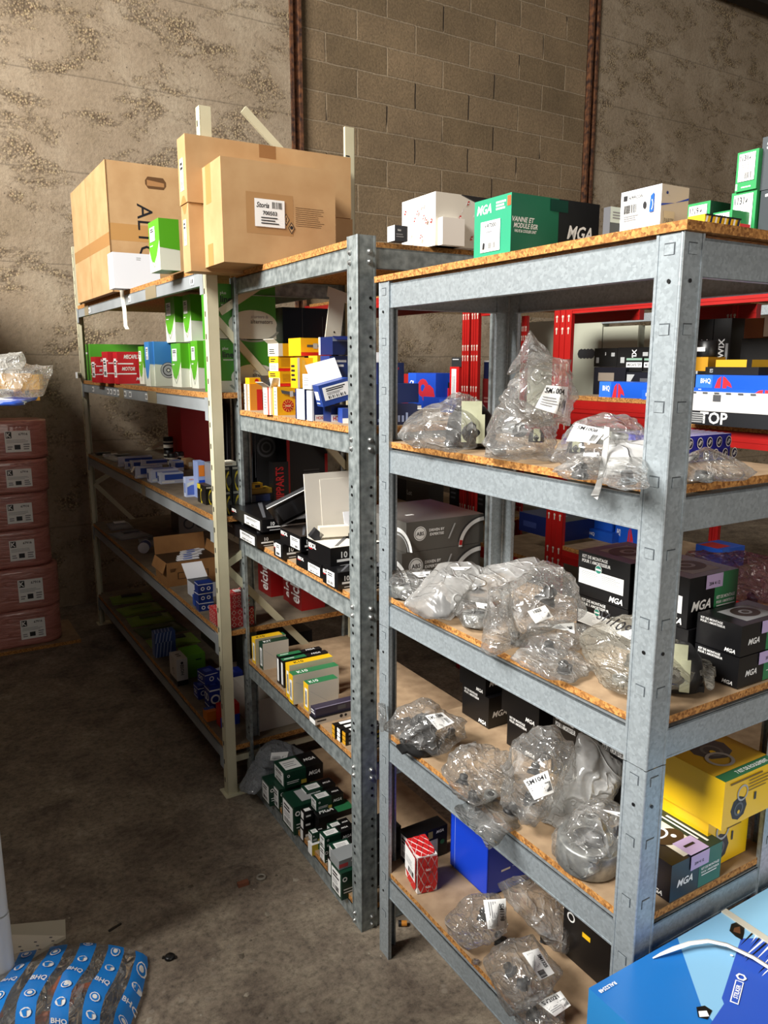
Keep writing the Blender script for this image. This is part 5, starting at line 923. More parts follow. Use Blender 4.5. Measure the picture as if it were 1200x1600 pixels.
B('blsm', 'parts_box', 'little blue box left of the small blue stack', m('#1d4fae', .4), over=dict(b=.03, a=.04))
def chevr(face, nx, ny, c):
    o = []
    for i in range(nx):
        for j in range(ny):
            u, v = (i + .5)/nx, (j + .5)/ny; d = .42/nx; e = .42/ny
            o.append(('p', face, [(u-d, v), (u, v-e), (u+d, v), (u, v+e)], c)); o.append(('p', face, [(u-d*.8, v), (u, v-e*.8), (u+d*.8, v), (u, v+e*.8)], m('#b9232a')))
    return o
for key, lb, ov in (('redp1', 'red and white patterned box left of the beige upright', dict(b=.09, a=.06, c=.06)), ('redp2', 'red and white patterned box right of the beige upright', dict(b=.09, a=.09, x=.05, z=.652, c=.07)), ('redp3', 'red box under a clear bag on top of the patterned ones', dict(a=.07, z=.723, b=.08, x=.06, c=.05, y=.04))):
    B(key, 'patterned_carton', lb, m('#b9232a', .5), chevr('L', 4, 3, CREAM) + chevr('F', 4, 3, CREAM) + chevr('T', 3, 3, CREAM) + [('q', 'T', .3, .3, .7, .7, WHT)], over=ov)
B('greybk', 'small_carton', 'grey box with two round prints at the back of the fourth shelf', m('#777068', .6), [('r', 'F', .3, .5, .3, .22, DKG), ('r', 'F', .65, .5, .3, .22, DKG)], over=dict(c=.11))
for key, lb in (('eic1', 'red box with large white upright letters, first behind the end frame'), ('eic2', 'red box with large white upright letters, middle one, half hidden'), ('eic3', 'red box with large white upright letters nearest the shelf end')):
    B(key, 'parts_box', lb, m('#b01416', .45), [('q', 'L', 0, 0, 1, 1, m('#7d1113')), ('t', 'L', 'eicher', .5, .55, .5, WHT, 90, 'b', .85)])
# ---------- R3, bottom level
def packet(x, y, z, a, b_, label, yaw, mat, win):
    b = MB(); n = 8; V = []; F = []
    for i in range(n+1):
        for j in range(n+1):
            u, v = i/n, j/n; e = (math.sin(math.pi*u)*math.sin(math.pi*v))**.6; V.append((a*u, b_*v, .004 + .02*e + .006*noise.noise(Vector((u*5 + x*9, v*5, y)))*e))
    k = len(V); V += [(p[0], p[1], 0.0) for p in V]
    for i in range(n):
        for j in range(n):
            q = i*(n+1)+j; F += [(q, q+n+1, q+n+2, q+1), (k+q, k+q+1, k+q+n+2, k+q+n+1)]
    for i in range(n):
        for q, r_ in ((i*(n+1), (i+1)*(n+1)), ((i+1)*(n+1)+n, i*(n+1)+n), (i+1, i), (n*(n+1)+i, n*(n+1)+i+1)): F.append((q, r_, k+r_, k+q))
    b.geo(V, F, mat, True)
    if win: b.box(a*.25, b_*.35, .0245, a*.5, b_*.3, .003, win)
    o = b.build('flat_packet'); place(o, 'R3', x, y, z, yaw); tag(o, label, 'packet', None); return o
CG = m('#8c9299', .25)
packet(.05, 1.80, 1.081, .16, .22, 'flat clear bag of small parts at the left of the third shelf', 5, CG, m('#5c626b'))
packet(.05, 2.02, .652, .13, .2, 'flat pale packet at the far end of the fourth shelf', -4, CG, MILK)
packet(.04, 1.72, .652, .18, .2, 'flat clear packet right of the pale one on the fourth shelf', 8, CG, m('#5c626b'))
packet(.09, 1.50, .652, .18, .2, 'flat clear packet beside the label roll on the fourth shelf', -10, CG, m('#3f444b'))
b = MB(); b.tube((0, 0, .028), (.03, .07, .028), .028, .028, MILK, 16); b.tube((.004, .01, .028), (.026, .06, .028), .0285, .0285, m('#2f437f'), 16); o = b.build('label_roll'); place(o, 'R3', .07, 1.36, .652); tag(o, 'small white and blue roll left of the open brown carton', 'roll')
GP = m('#87a544', .35); GP2 = m('#56663e', .35)
for i, (x, y, lb, mt_, w_) in enumerate(((.03, 2.02, 'green flat packet at the far end of the bottom shelf, with a black card window', GP, DKG), (.04, 1.76, 'green flat packet second from the far end on the bottom shelf', GP, m('#86a046')), (.03, 1.56, 'green flat packet third from the far end on the bottom shelf', GP, GP2), (.04, 1.34, 'dark olive flat packet in the middle of the bottom shelf', GP2, GP2), (.04, 1.14, 'green flat packet nearest the striped blue boxes', GP, DKG))):
    packet(x, y, .197, .24, .17, lb, (-6, 4, -3, 5, 0)[i], mt_, w_)
for key, lb in (('bstr1', 'blue box with pale stripes lying on another striped box'), ('bstr2', 'lower blue box with pale stripes on the bottom shelf')):
    B(key, 'parts_box', lb, m('#3b5696', .45), [('p', f_, [(k/6, 0), (k/6+.05, 0), (k/6+.16, 1), (k/6+.11, 1)], m('#a9b4d2')) for f_ in ('F', 'L', 'T') for k in range(5)], over=dict(b=.06, a=.10, z=.197 if key == 'bstr2' else .278, c=.08 if key == 'bstr2' else .05))
B('hose', 'parts_box', 'upright white and black box with a hook shaped hose picture', m('#b9b3ab', .5), [('q', 'L', 0, 0, 1, .22, BLK), ('q', 'F', 0, 0, 1, .2, BLK), ('r', 'L', .5, .45, .13, .09, INK, 16, .8, 0, 200), ('l', 'L', .55, .3, .62, .45, 1, INK), ('t', 'F', 'HOSE', .5, .6, .12, INK, 90, 'b', .5), ('r', 'F', .5, .85, .05, 0, INK), ('l', 'T', .3, .3, .7, .7, 2, INK)], over=dict(b=.11, a=.05))
B('lime', 'filter_box', 'lime green box behind the upright white hose box', m('#5f9a24', .45), [('l', 'F', .5, .7, .9, .82, 1, GRND)], over=dict(a=.09, y=.72, b=.12, x=.075, c=.11))
b = MB(); b.box(0, 0, 0, .12, .16, .002, m('#c6cede')); o = b.build('paper_sheet'); place(o, 'R3', .07, .52, .215, -20, (6, -12)); tag(o, 'sheet of white paper lying on the bottom shelf', 'paper')
b = MB(); b.box(0, 0, 0, .15, .22, .006, BRN); o = b.build('cardboard_sheet'); place(o, 'R3', .1, .50, .197, -8); tag(o, 'piece of brown cardboard lying under the sheet of paper', 'cardboard')
def dkblue(key, lb, **kw):
    return B(key, 'parts_box', lb, m('#1a2f8c', .4), [('q', 'L', .05, .82, .95, .87, WHT), ('q', 'L', .05, .12, .95, .17, WHT), ('r', 'L', .3, .5, .16, .1, WHT), ('r', 'L', .6, .5, .16, .1, WHT), ('q', 'F', 0, .8, 1, .86, WHT), ('r', 'F', .5, .45, .2, .13, WHT), ('q', 'T', .2, .2, .7, .7, m('#5a6cc0'))], **kw)
dkblue('bl2', 'dark blue box at the lower left of the blue pile on the bottom shelf', over=dict(b=.06)); dkblue('bl3', 'dark blue tall box in the blue pile beside the beige upright', over=dict(b=.07, c=.105, y=.34)); dkblue('bl1', 'dark blue box tilted on top of the blue pile', over=dict(z=.303, yaw=8, x=.045, b=.07, y=.36))
B('orange', 'parts_box', 'orange box with a blue back at the shelf front', ORG, [('q', 'T', 0, .5, 1, 1, m('#2c4f9c'))]); B('red9', 'parts_box', 'red box behind the beige upright on the bottom shelf', RED, [('q', 'F', 0, 0, 1, .5, BLUE), ('l', 'F', .2, .6, .8, .8, 2, WHT)], over=dict(y=.17, b=.05, a=.08))
B('whtbig', 'white_carton', 'large plain white carton at the end of the bottom shelf', m('#c3bcb0', .6), over=dict(a=.37, c=.135))
dkblue('drk1', 'dark blue box standing behind the end frame on the bottom shelf', over=dict(x=.10, y=.33, c=.15, a=.1, b=.06))
B('drk1', 'black_carton', 'black carton with a grey pattern deep on the bottom shelf', m('#121214'), [('r', 'F', .15+.14*k, .3 + .35*(k % 2), .1, .06, GREY, 12) for k in range(6)], over=dict(x=.24, y=.36, c=.26, a=.3, b=.15))
B('drk1', 'black_carton', 'dark card box at the back of the bottom shelf beyond the lime box', m('#2a2119'), over=dict(x=.3, y=.8, c=.2, a=.2, b=.4))
# ---------- R2, second level: spark plugs and other boxes
def ngk(key, lb, win=True, **kw):
    return B(key, 'spark_plug_box', lb, NGKY, [('q', 'F', 0, 0, 1, .2, NGKR), ('l', 'F', .1, .3, .9, .85, 6, m('#a87414'), .25), ('q', 'L', 0, 0, 1, .55, m('#e9e2cf')), ('l', 'L', .15, .62, .7, .9, 2, INK), ('l', 'L', .1, .1, .8, .45, 3, GRYT)], **kw)
ngk('s1', 'yellow and white spark plug box, bottom of the column of three', over=dict(a=.09)); ngk('s2', 'yellow and white spark plug box, middle of the column of three', over=dict(a=.09))
B('s3', 'spark_plug_box', 'white ended spark plug box on top of the column of three, its end open', m('#e6dfcd', .5), [('l', 'L', .12, .15, .8, .6, 3, INK), ('q', 'F', .3, 0, 1, 1, NGKY)], over=dict(a=.05, b=.085), flaps=[('L', 40, .02, CREAM)], faces={'T': m('#6b4c2a')})
B('s3', 'spark_plug_box', 'wide yellow box with a spark plug picture on the slanted lid of the pile', NGKY, [('q', 'F', 0, 0, 1, .2, NGKR), ('q', 'F', .2, .48, .7, .62, GREY), ('q', 'F', .4, .4, .55, .70, m('#b7b7b5')), ('r', 'F', .9, .5, .16, 0, NGKR, 20)], over=dict(x=.03, y=.41, a=.1, b=.09, c=.052))
B('s4', 'spark_plug_box', 'yellow box with a torn front in the middle of the pile', NGKY, [('q', 'F', 0, 0, .12, 1, m('#e6dfcd')), ('p', 'F', [(.2, .1), (.45, .2), (.42, .9), (.24, .95)], m('#e3b440')), ('l', 'L', .1, .2, .8, .8, 4, INK)], over=dict(a=.06, b=.05, y=.37))
B('s4', 'spark_plug_box', 'yellow box behind the torn one, under the blue open box', m('#d9a21b', .45), over=dict(x=.05, y=.34, a=.06, b=.06, z=1.555, c=.085))
B('s5', 'spark_plug_box', 'white fronted box below the torn yellow box', m('#ece8de', .5), [('l', 'L', .1, .2, .7, .8, 4, GRYT), ('l', 'F', .1, .2, .7, .8, 3, GRYT), ('q', 'F', .75, 0, 1, 1, NAVY)], over=dict(a=.05, b=.06, y=.275))
for k, c1, lb in (('o1', ORG, 'slim orange and white box, first at the left end of the second shelf'), ('o2', m('#e4dccb'), 'slim white box second from the left end of the second shelf'), ('o3', m('#d98a2a'), 'slim orange box third from the left end of the second shelf')):
    B(k, 'spark_plug_box', lb, c1, [('q', 'L', .2, 0, .8, 1, CREAM), ('q', 'F', .55, 0, 1, .8, NGKR), ('l', 'L', .3, .2, .7, .8, 5, GRYT)], over=dict(a=.045, b=.026, c=.09))
B('osm', 'spark_plug_box', 'small yellow box lying on the slim boxes at the left end', NGKY, [('r', 'F', .55, .5, .35, 0, NGKR, 16)], over=dict(b=.04, x=.026, y=.835, z=1.5475))
B('ngkbig', 'spark_plug_box', 'large yellow spark plug box with a round red emblem at the shelf front', NGKY, [('r', 'F', .48, .34, .22, 0, NGKR, 28)] + [('r', 'F', .48, .34, .20, .10, m('#e9c35a'), 2, 1, a, a + 7) for a in range(0, 360, 30)] + [('r', 'F', .48, .34, .1, 0, NGKR, 20), ('t', 'F', 'NGK', .48, .34, .075, m('#f3e2b0'), 0, 'b', .3), ('p', 'F', [(.15, .9), (.2, .78), (.9, .66), (.98, .78)], GREY), ('q', 'F', .55, .66, .7, .86, m('#c4c4c2')), ('q', 'L', .55, 0, 1, 1, CREAM), ('l', 'L', .6, .2, .95, .9, 6, GRYT)], over=dict(a=.075))
B('cream', 'spark_plug_box', 'cream box leaning open at the left of the large yellow emblem box', CREAM, [('q', 'L', .6, 0, .8, 1, m('#d0473c')), ('l', 'L', .1, .2, .5, .8, 6, GRYT)], over=dict(a=.05, yaw=6, x=-.004, b=.05), flaps=[('F', 55, .035, CREAM), ('L', 30, .03, CREAM), ('K', 60, .04, INK)], faces={'T': INK})
b = MB(); b.box(0, 0, 0, .055, .002, .16, CREAM); b.box(.0, 0, .16, .075, .002, .03, CREAM, M=Matrix.Translation((-.01, 0, 0))); b.tube((.03, -.0006, .06), (.03, 0, .06), .003, .003, INK, 8)
o = b.build('cardboard_strip'); place(o, 'R2', .10, .40, 1.66, 6, (-8, 14)); tag(o, 'bent cream cardboard strip standing up above the yellow and blue boxes', 'cardboard')
B('bot1', 'spark_plug_box', 'white and navy box at the bottom, right of the large emblem box', NAVY, [('q', 'L', .15, 0, 1, 1, m('#e9e9e8')), ('l', 'L', .3, .2, .9, .85, 6, LGREY)], over=dict(a=.05, y=.325, x=.0, b=.065)); B('bot2', 'spark_plug_box', 'white and navy box at the bottom beside the similar one, with blue side', m('#dfe2ea', .5), [('q', 'F', .1, 0, 1, 1, NAVY), ('q', 'F', .15, 0, .9, .2, WHT), ('t', 'F', 'BOSCH', .52, .1, .1, RED, 180, 'b', .6)], over=dict(a=.06, y=.275, b=.035, x=.0))
B('bosch1', 'spark_plug_box', 'small navy box with red letters on a white band at the shelf front', NAVY, [('q', 'F', 0, 0, 1, .45, WHT), ('t', 'F', 'BOSCH', .5, .22, .28, RED, 180, 'b', .8)], over=dict(x=.03, a=.06, c=.045, y=.215, b=.05))
B('bosch2', 'spark_plug_box', 'crumpled navy and white box touching the galvanised upright', m('#23418f'), [('q', 'F', 0, 0, 1, .35, WHT), ('t', 'F', 'BOSCH', .5, .18, .22, RED, 180, 'b', .8), ('q', 'T', .2, .2, .8, .8, GREY)], over=dict(x=.035, y=.155, a=.07, b=.05, c=.04, yaw=-12))
B('bblue', 'parts_box', 'open navy box with silver foil lid on top of the pile', NAVY, [('q', 'L', 0, 0, .12, 1, WHT), ('q', 'F', 0, .75, 1, 1, m('#8b93a8', .2)), ('p', 'F', [(.3, 0), (.6, 0), (.5, .3), (.35, .3)], m('#090f24'))], flaps=[('F', -20, .03, NAVY)], over=dict(x=.06, y=.26, a=.12, b=.09, z=1.642, c=.05))
B('bblue2', 'parts_box', 'navy box with white letters under the silver lidded one', m('#14306f', .4), [('l', 'F', .05, .6, .7, .9, 2, WHT), ('q', 'F', .1, .1, .5, .4, m('#3a5aa8'))], over=dict(x=.055, y=.27, a=.08, b=.06, z=1.555, c=.084))
B('bblue2', 'parts_box', 'tilted navy box with a raised white flap in front of the pile', m('#173a86', .4), [('q', 'L', .1, .3, .7, .7, MILK), ('l', 'L', .1, .1, .8, .2, 1, WHT)], [('F', .1, .25, .95, .85, labs())], over=dict(x=.0, y=.20, a=.09, b=.055, z=1.50, c=.06, yaw=-8), flaps=[('K', 68, .06, MILK)], tilt=(0, -14))
B('brt1', 'parts_box', 'navy box with small red lettering right of the middle upright', m('#0f2557', .4), [('t', 'F', 'BOSCH', .6, .72, .14, RED, 0, 'b', .5), ('r', 'F', .22, .72, .09, .06, WHT)], flaps=[('K', 50, .04, MILK)], over=dict(y=.25, a=.09, z=1.56, c=.06)); B('brt2', 'parts_box', 'wide navy box below the one with red lettering', m('#12275c', .4), [('p', 'F', [(.1, .3), (.5, .45), (.5, .7), (.2, .5)], MILK)], over=dict(a=.15, y=.2))
B('brt3', 'parts_box', 'white banded navy box at the bottom, right of the middle upright', NAVY, [('q', 'F', 0, .3, 1, .95, WHT), ('t', 'F', 'BOSCH', .3, .62, .36, RED, 180, 'b', .5)], over=dict(a=.16, y=.17))
B('brt3', 'parts_box', 'navy box with white skyline print tilted at the shelf corner', m('#0e1c48', .4), [('l', 'L', .2, .2, .9, .5, 2, WHT)] + [('q', 'F', .1+.09*k, .15, .15+.09*k, .3+.3*abs(math.sin(k*2)), m('#a9b7dc')) for k in range(8)], over=dict(x=.075, y=.055, a=.12, b=.05, c=.055, yaw=-18))
B('brt3', 'parts_box', 'small white and navy box low behind the skyline box', WHT, [('q', 'F', 0, 0, .4, 1, NAVY)], over=dict(x=.22, y=.1, a=.1, b=.04, c=.035))
# ---------- R2, third level: flat black boxes
def rescal(key, lb, label_on='L', face_t=True, **kw):
    lo = kw.pop('lu', (.52, .1, .95, .8))
    return B(key, 'disc_pad_box', lb, m('#0e0e10', .3), [('t', 'L', 'RESCAL', .20, .72, .24, WHT, 0, 'b', .34), ('q', 'L', .05, .54, .2, .58, RED), ('t', 'F', '10', .22, .62, .3, WHT, 0, 'b', .3), ('q', 'F', .1, .3, .95, .42, WHT), ('l', 'F', .15, .08, .8, .16, 1, WHT), ('p', 'T', [(.1, .1), (.16, .1), (.7, .9), (.6, .9)], GREY)], [(label_on, *lo, labs())] if label_on else (), **kw)
rescal('rA', 'flat black box with white label, upper of two at the far left', over=dict(a=.17, b=.335, y=.60, x=-.035)); rescal('rB', 'flat black box under the far left one on the third shelf', over=dict(a=.16, b=.33, y=.68, x=-.025))
for k, lb in (('rt1', 'slim black box, rear one of two lying on the far left flat box'), ('rt2', 'slim black box, front one of two lying on the far left flat box')):
    B(k, 'small_carton', lb, m('#121214', .3), [('q', 'F', .3, .1, 1, .9, m('#7f7f80')), ('t', 'F', 'NK', .5, .5, .5, INK), ('l', 'L', .1, .3, .9, .7, 1, WHT)], over=dict(a=.1, b=.05, z=1.118, x=.01))
rescal('r10', 'flat black box numbered 10 below the half open lid', lu=(.25, .12, .8, .92), over=dict(x=-.012, b=.075))
cc = rescal('rC', 'black box with its lid standing half open', over=dict(z=1.056, c=.048, x=-.005, b=.16, y=.36, a=.12), faces={'T': m('#2e2620')}, flaps=[])
lid = MB(); lid.box(0, 0, 0, .17, .012, .12, m('#111113', .25)); lid.box(.02, -.001, .02, .13, .001, .08, m('#54585f', .2)); lid.box(.0, -.0015, 0, .17, .0015, .004, WHT); lid.box(0, -.0015, .116, .17, .0015, .004, WHT)
lo_ = lid.build('lid', cc); lo_.matrix_local = Matrix.Translation((.0, .16, .05)) @ Matrix.Rotation(R(40), 4, 'X') @ Matrix.Rotation(R(-35), 4, 'Y')
rescal('rD', 'flat black box with white label before the big open white lid', lu=(.5, .1, .95, .75), over=dict(a=.12, y=.23, x=.0, b=.18))
rescal('rE', 'black box numbered 10 at the front corner by the middle upright', lu=(.3, .08, .8, .9), over=dict(a=.13, x=-.012))
ff = rescal('rF', 'black box with a tall raised cream lid', None, over=dict(z=1.046, c=.062, x=.0, y=.17, b=.15, a=.2), faces={'T': m('#d9d3c6', .6)})
lid = MB(); lid.box(0, 0, 0, .2, .004, .19, m('#dcd6ca', .6)); lid.box(.05, -.001, .03, .14, .001, .14, m('#e5dfd3', .6)); lid.box(0, .004, 0, .2, .002, .19, BLK); l_ = lid.build('lid', ff); l_.matrix_local = Matrix.Translation((0, .15, .062)) @ Matrix.Rotation(R(-6), 4, 'X')
b = MB(); b.box(0, 0, 0, .03, .03, .03, INK, M=Matrix.Rotation(R(40), 4, 'Y')); b.box(.03, .0, -.004, .09, .03, .03, m('#d8d0be', .6)); o = b.build('folded_lid'); place(o, 'R2', -.012, .28, 1.12, -14); tag(o, 'small black tipped cream flap lying across the open box', 'flap')
rescal('rG', 'black box with white lettering right of the middle upright', None, over=dict(x=.06, y=.06, b=.12, c=.045, a=.16)); B('rG', 'disc_pad_box', 'black box standing behind the corner box, right of the middle upright', m('#0e0e10', .3), [('t', 'F', '10', .35, .7, .2, WHT), ('q', 'F', .1, .4, .9, .48, WHT)], flaps=[('K', 75, .06, MILK)], over=dict(x=.10, y=.19, z=1.005, c=.12, a=.09, b=.08))
AG = m('#5b5853', .4)
def abs_box(key, lb, **kw):
    return B(key, 'brake_box', lb, AG, [('r', 'F', .17, .58, .24, 0, WHT, 28), ('r', 'F', .17, .58, .21, 0, AG, 28), ('r', 'F', .17, .58, .19, 0, WHT, 28), ('t', 'F', 'ABS', .17, .58, .13, INK, 0, 'b', .2), ('t', 'F', 'DRIVEN BY', .38, .66, .09, WHT, 0, 'b', .2), ('t', 'F', 'EXPERTISE', .38, .52, .09, WHT, 0, 'b', .2), ('r', 'F', 1.0, -.05, .95, .82, WHT, 26, 1.1, 90, 180), ('r', 'F', 1.0, -.05, 1.0, .97, DKG, 26, 1.1, 90, 170), ('r', 'F', 1.0, -.05, .94, .83, RED, 8, 1.1, 165, 176), ('p', 'F', [(.52, .3), (.54, .3), (.62, .8), (.6, .8)], LGREY),
             ('r', 'L', .85, -.05, .8, .66, WHT, 26, 1.1, 10, 180), ('r', 'L', .85, -.05, .6, .55, LGREY, 26, 1.1, 10, 180), ('t', 'L', 'DRIVEN BY', .3, .7, .07, WHT, 0, 'b', .2), ('q', 'T', .2, .3, .3, .34, WHT)], **kw)
abs_box('absup', 'grey brake carton, upper of two, with a round white emblem and curved disc print', over=dict(z=1.104, y=.03, b=.28, c=.085, a=.265)); abs_box('abslo', 'grey brake carton, lower of two, under its twin', over=dict(x=.15, y=.03, z=1.005, a=.27, b=.28, c=.098))
# ---------- R2, fourth level
def kit(key, lb, top, txt, face, edge, **kw):
    return B(key, 'parts_box', lb, top, [('q', 'F', 0, 0, 1, 1, face), ('q', 'L', 0, 0, 1, 1, edge), ('q', 'L', .25, .12, .8, .8, WHT), ('b', 'L', .35, .2, .7, .7, INK, 5), ('t', 'T', txt, .25, .5, .5, WHT if top != YEL else INK, 0, 'b', .3), ('p', 'F', [(.05, .75), (.06, .75), (.7, .2), (.69, .2)], LGREY)], **kw)
kit('k1', 'white box with a green top, rearmost at the left end of the fourth shelf', GRNM, 'K10', m('#d8cfbd', .6), YEL, over=dict(y=.83, x=.02, b=.03))
kit('k2', 'yellow topped box second from the left end of the fourth shelf', YEL, 'K10', m('#d6c9a4', .6), YEL, over=dict(b=.035))
kit('k3', 'white faced box with a green and black top before the yellow topped one', GRND, 'KIT', m('#ddd5c5', .6), GRND, over=dict(b=.036))
for k, lb in (('k4', 'black and green topped box, rear one of the pair mid fourth shelf'), ('k5', 'black and green topped box, front one of the pair mid fourth shelf')):
    B(k, 'parts_box', lb, m('#1b1b1d', .4), [('q', 'T', 0, 0, .52, 1, GRNM), ('t', 'T', 'MGA', .75, .5, .5, WHT, 0, 'bi', .25), ('l', 'T', .05, .3, .3, .7, 1, WHT), ('q', 'L', .2, .1, .8, .9, WHT)], over=dict(b=.024, y=.60 if k == 'k4' else .565))
kit('k6', 'yellow topped wide box before the black and green topped pair', YEL, 'K10', m('#dacfae', .6), YEL, over=dict(b=.032, y=.475, x=-.004)); kit('k7', 'green topped wide box with a large cream face and yellow edge', GRNM, 'K10', m('#ddd4c2', .6), YEL, over=dict(b=.035, y=.43, x=-.012, a=.165)); kit('k8', 'green topped box with a cream face, nearest the slim dark boxes', GRNM, 'K10', m('#ded6c6', .6), YEL, over=dict(b=.036))
PUR = m('#3b3547', .35)
B('p1', 'slim_box', 'slim dark purple box lying on the slim white one', PUR, [('q', 'F', .55, .3, .75, .8, GREY), ('q', 'T', 0, 0, 1, .15, m('#7d7688')), ('l', 'L', .1, .2, .9, .8, 2, WHT)], over=dict(z=.557, x=-.008, b=.034, c=.026)); B('p2', 'slim_box', 'slim white and black box under the purple one', m('#141318', .35), [('q', 'F', 0, 0, 1, .85, m('#c9c0b2')), ('l', 'F', .05, .3, .3, .7, 1, INK), ('r', 'F', .7, .5, .25, 0, INK), ('r', 'F', .82, .5, .2, 0, INK), ('q', 'L', 0, 0, 1, .7, WHT)], over=dict(c=.022, b=.04))
k = 0
for r_ in range(3):
    for c_ in range(3):
        b = MB(); b.box(0, 0, 0, .12, .022, .013, m('#151412', .4)); b.box(-.0006, .002, .001, .0006, .018, .011, m('#d39a1c') if c_ != 1 else WHT); b.box(.01, -.0006, .003, .1, .0006, .007, (LGREY, GREY, LGREY)[r_]); b.box(.02, .004, .013, .05, .014, .0005, WHT)
        o = b.build('slim_box'); place(o, 'R2', .0 + .004*c_, .155 - c_*.0265, .5355 + r_*.0137, 2*(c_-1)); tag(o, 'black slim box with %s end, %s layer beside the upright' % (('a yellow', 'a white', 'a yellow')[c_], ('bottom', 'middle', 'top')[r_]) + (', far side' if c_ == 0 else ', near side' if c_ == 2 else ''), 'box', 'slim black boxes stacked by the middle upright')
for i in range(4):
    b = MB(); b.box(0, 0, 0, .13, .02, .013, m('#151412', .4)); b.box(.0, -.0006, .003, .1, .0006, .008, (YEL, m('#a5a32a'), LGREY, LGREY)[3-i]); o = b.build('slim_box'); place(o, 'R2', .075, .05, .5355 + i*.0137, 3*(i % 2)); tag(o, 'slim box right of the middle upright, %s of four stacked' % ('bottom one', 'second from below', 'third from below', 'top one with yellow print')[i], 'box', 'slim boxes right of the middle upright')
# ---------- R2, bottom level: green and black boxes
def gb(key, lb, **kw):
    st = kw.pop('st', True)
    return B(key, 'parts_box', lb, GRND, [('q', 'F', .55, 0, 1, 1, BLK), ('q', 'T', .55, 0, 1, 1, BLK), ('t', 'F', 'MGA', .77, .55, .26, WHT, 0, 'bi', .34), ('l', 'F', .06, .2, .42, .42, 2, WHT, .35), ('r', 'F', .1, .75, .09, .05, WHT, 12), ('t', 'T', 'MGA', .78, .5, .2, WHT, 0, 'bi', .3), ('q', 'F', .42, .05, .56, .3, m('#b7a23c'))] + kw.pop('ops', []), [('L', .1, .08, .9, .9, labs())] + ([('T', .08, .15, .5, .8, [('l', 'S', .1, .2, .9, .8, 3, GRYT, .3)])] if st else []), **kw)
gb('gbk', 'green and black box half hidden behind the bubble wrap bag', over=dict(x=.03, y=.80, b=.08, a=.15, c=.09), st=False)
gb('B1', 'green box with white end label, left of two standing beside the bubble wrap', st=False); gb('B2', 'green box with white end label, right of two standing beside the bubble wrap', st=False, over=dict(c=.085))
gb('A', 'green and black box with a paper label, highest on the pile', over=dict(z=.141, c=.06, x=.02, y=.60, b=.1, a=.15))
gb('C', 'largest dark green box with white end label at the shelf front', st=False, ops=[('r', 'F', .25, .25, .08, .05, WHT), ('p', 'T', [(.3, .2), (.8, .2), (.7, .9), (.3, .9)], LGREY)], over=dict(a=.13))
gb('D1', 'small green and black box, rear one of the upper pair with white tops', over=dict(x=.06, y=.50, z=.118, c=.05, a=.11, b=.05)); gb('D2', 'small green and black box, front one of the upper pair with white tops', over=dict(x=.05, y=.40, z=.150, c=.042, a=.10, b=.045))
B('F', 'parts_box', 'black and green box with a white front strip in the middle of the pile', BLK, [('q', 'F', .5, 0, 1, .6, CREAM), ('q', 'T', .55, 0, 1, 1, GRNM), ('t', 'T', 'MGA', .3, .5, .35, WHT, 0, 'bi', .4)], over=dict(c=.056, b=.06, y=.365, z=.0935))
B('F', 'parts_box', 'dark box at the bottom of the pile under the black and green one', GRND, over=dict(z=.055, c=.038, b=.06, y=.365))
for i, (k, z) in enumerate((('E3', .055), ('E2', .101), ('E1', .137))):
    B(k, 'small_carton', ('lowest', 'middle', 'topmost')[i] + ' small black and white box of the narrow column at the front', BLK, [('q', 'L', .15, .1, .85, .9, WHT), ('q', 'T', .2, .2, .8, .8, WHT), ('l', 'F', .2, .3, .8, .7, 1, WHT)], over=dict(z=z, c=(.045, .035, .03)[i], x=.0, y=.40 - .004*i, a=.035, b=.028))
gb('G', 'small white topped box before the black and green box', over=dict(z=.11, b=.04, c=.04, y=.285)); gb('H', 'small black box in front, over the yellow and white one', over=dict(z=.094, y=.33, a=.045, c=.03)); B('H2', 'small_carton', 'small white and yellow ended box below the small black one', WHT, [('q', 'F', 0, 0, .5, 1, m('#c9b437')), ('q', 'F', .5, 0, 1, 1, GRNM)], over=dict(a=.045, b=.03, c=.038, y=.32))
gb('I', 'small green and black box with white top, lettering on its black half', over=dict(z=.125, b=.04, c=.042, a=.1, y=.235)); gb('J', 'narrow upright box with white end below the small green one', st=False, over=dict(b=.04, a=.05, c=.069, y=.245)); gb('K', 'green and black box with paper label leaning near the middle upright', over=dict(z=.115, b=.05, c=.045, a=.11, y=.165, yaw=-4))
B('J', 'small_carton', 'narrow white ended box under the leaning green one', BLK, [('q', 'L', .1, .1, .9, .9, WHT), ('l', 'F', .2, .6, .8, .8, 1, WHT)], over=dict(y=.17, b=.05, a=.06, c=.06, x=.0))
B('L', 'small_carton', 'grey box with a red mark lying on the frontmost green box', m('#8b8f90', .4), [('q', 'F', 0, .2, .3, .6, m('#c8484c')), ('l', 'F', .4, .5, .9, .8, 1, WHT)], over=dict(x=-.02, y=.10, z=.1455, c=.03, b=.06, a=.1))
gb('N', 'frontmost dark green box with a white end label, beside the foot of the middle upright', st=False, ops=[('q', 'F', .84, .1, .96, .85, WHT)], over=dict(x=-.02, y=.085, b=.07, a=.11))
for i in range(5):
    B('N', 'small_carton', 'black box right of the middle upright, ' + ('bottom', 'second', 'third', 'fourth', 'top')[i] + ' in its pile', m('#111113', .3), [('l', 'L', .2, .4, .8, .7, 1, WHT), ('l', 'F', .1, .4, .6, .7, 1, LGREY)], over=dict(x=.08 + .006*(i % 2), y=.06, z=.0725 + i*.0395 - .017, a=.09, b=.09, c=.039, yaw=(0, 3, -3, 2, 0)[i]))
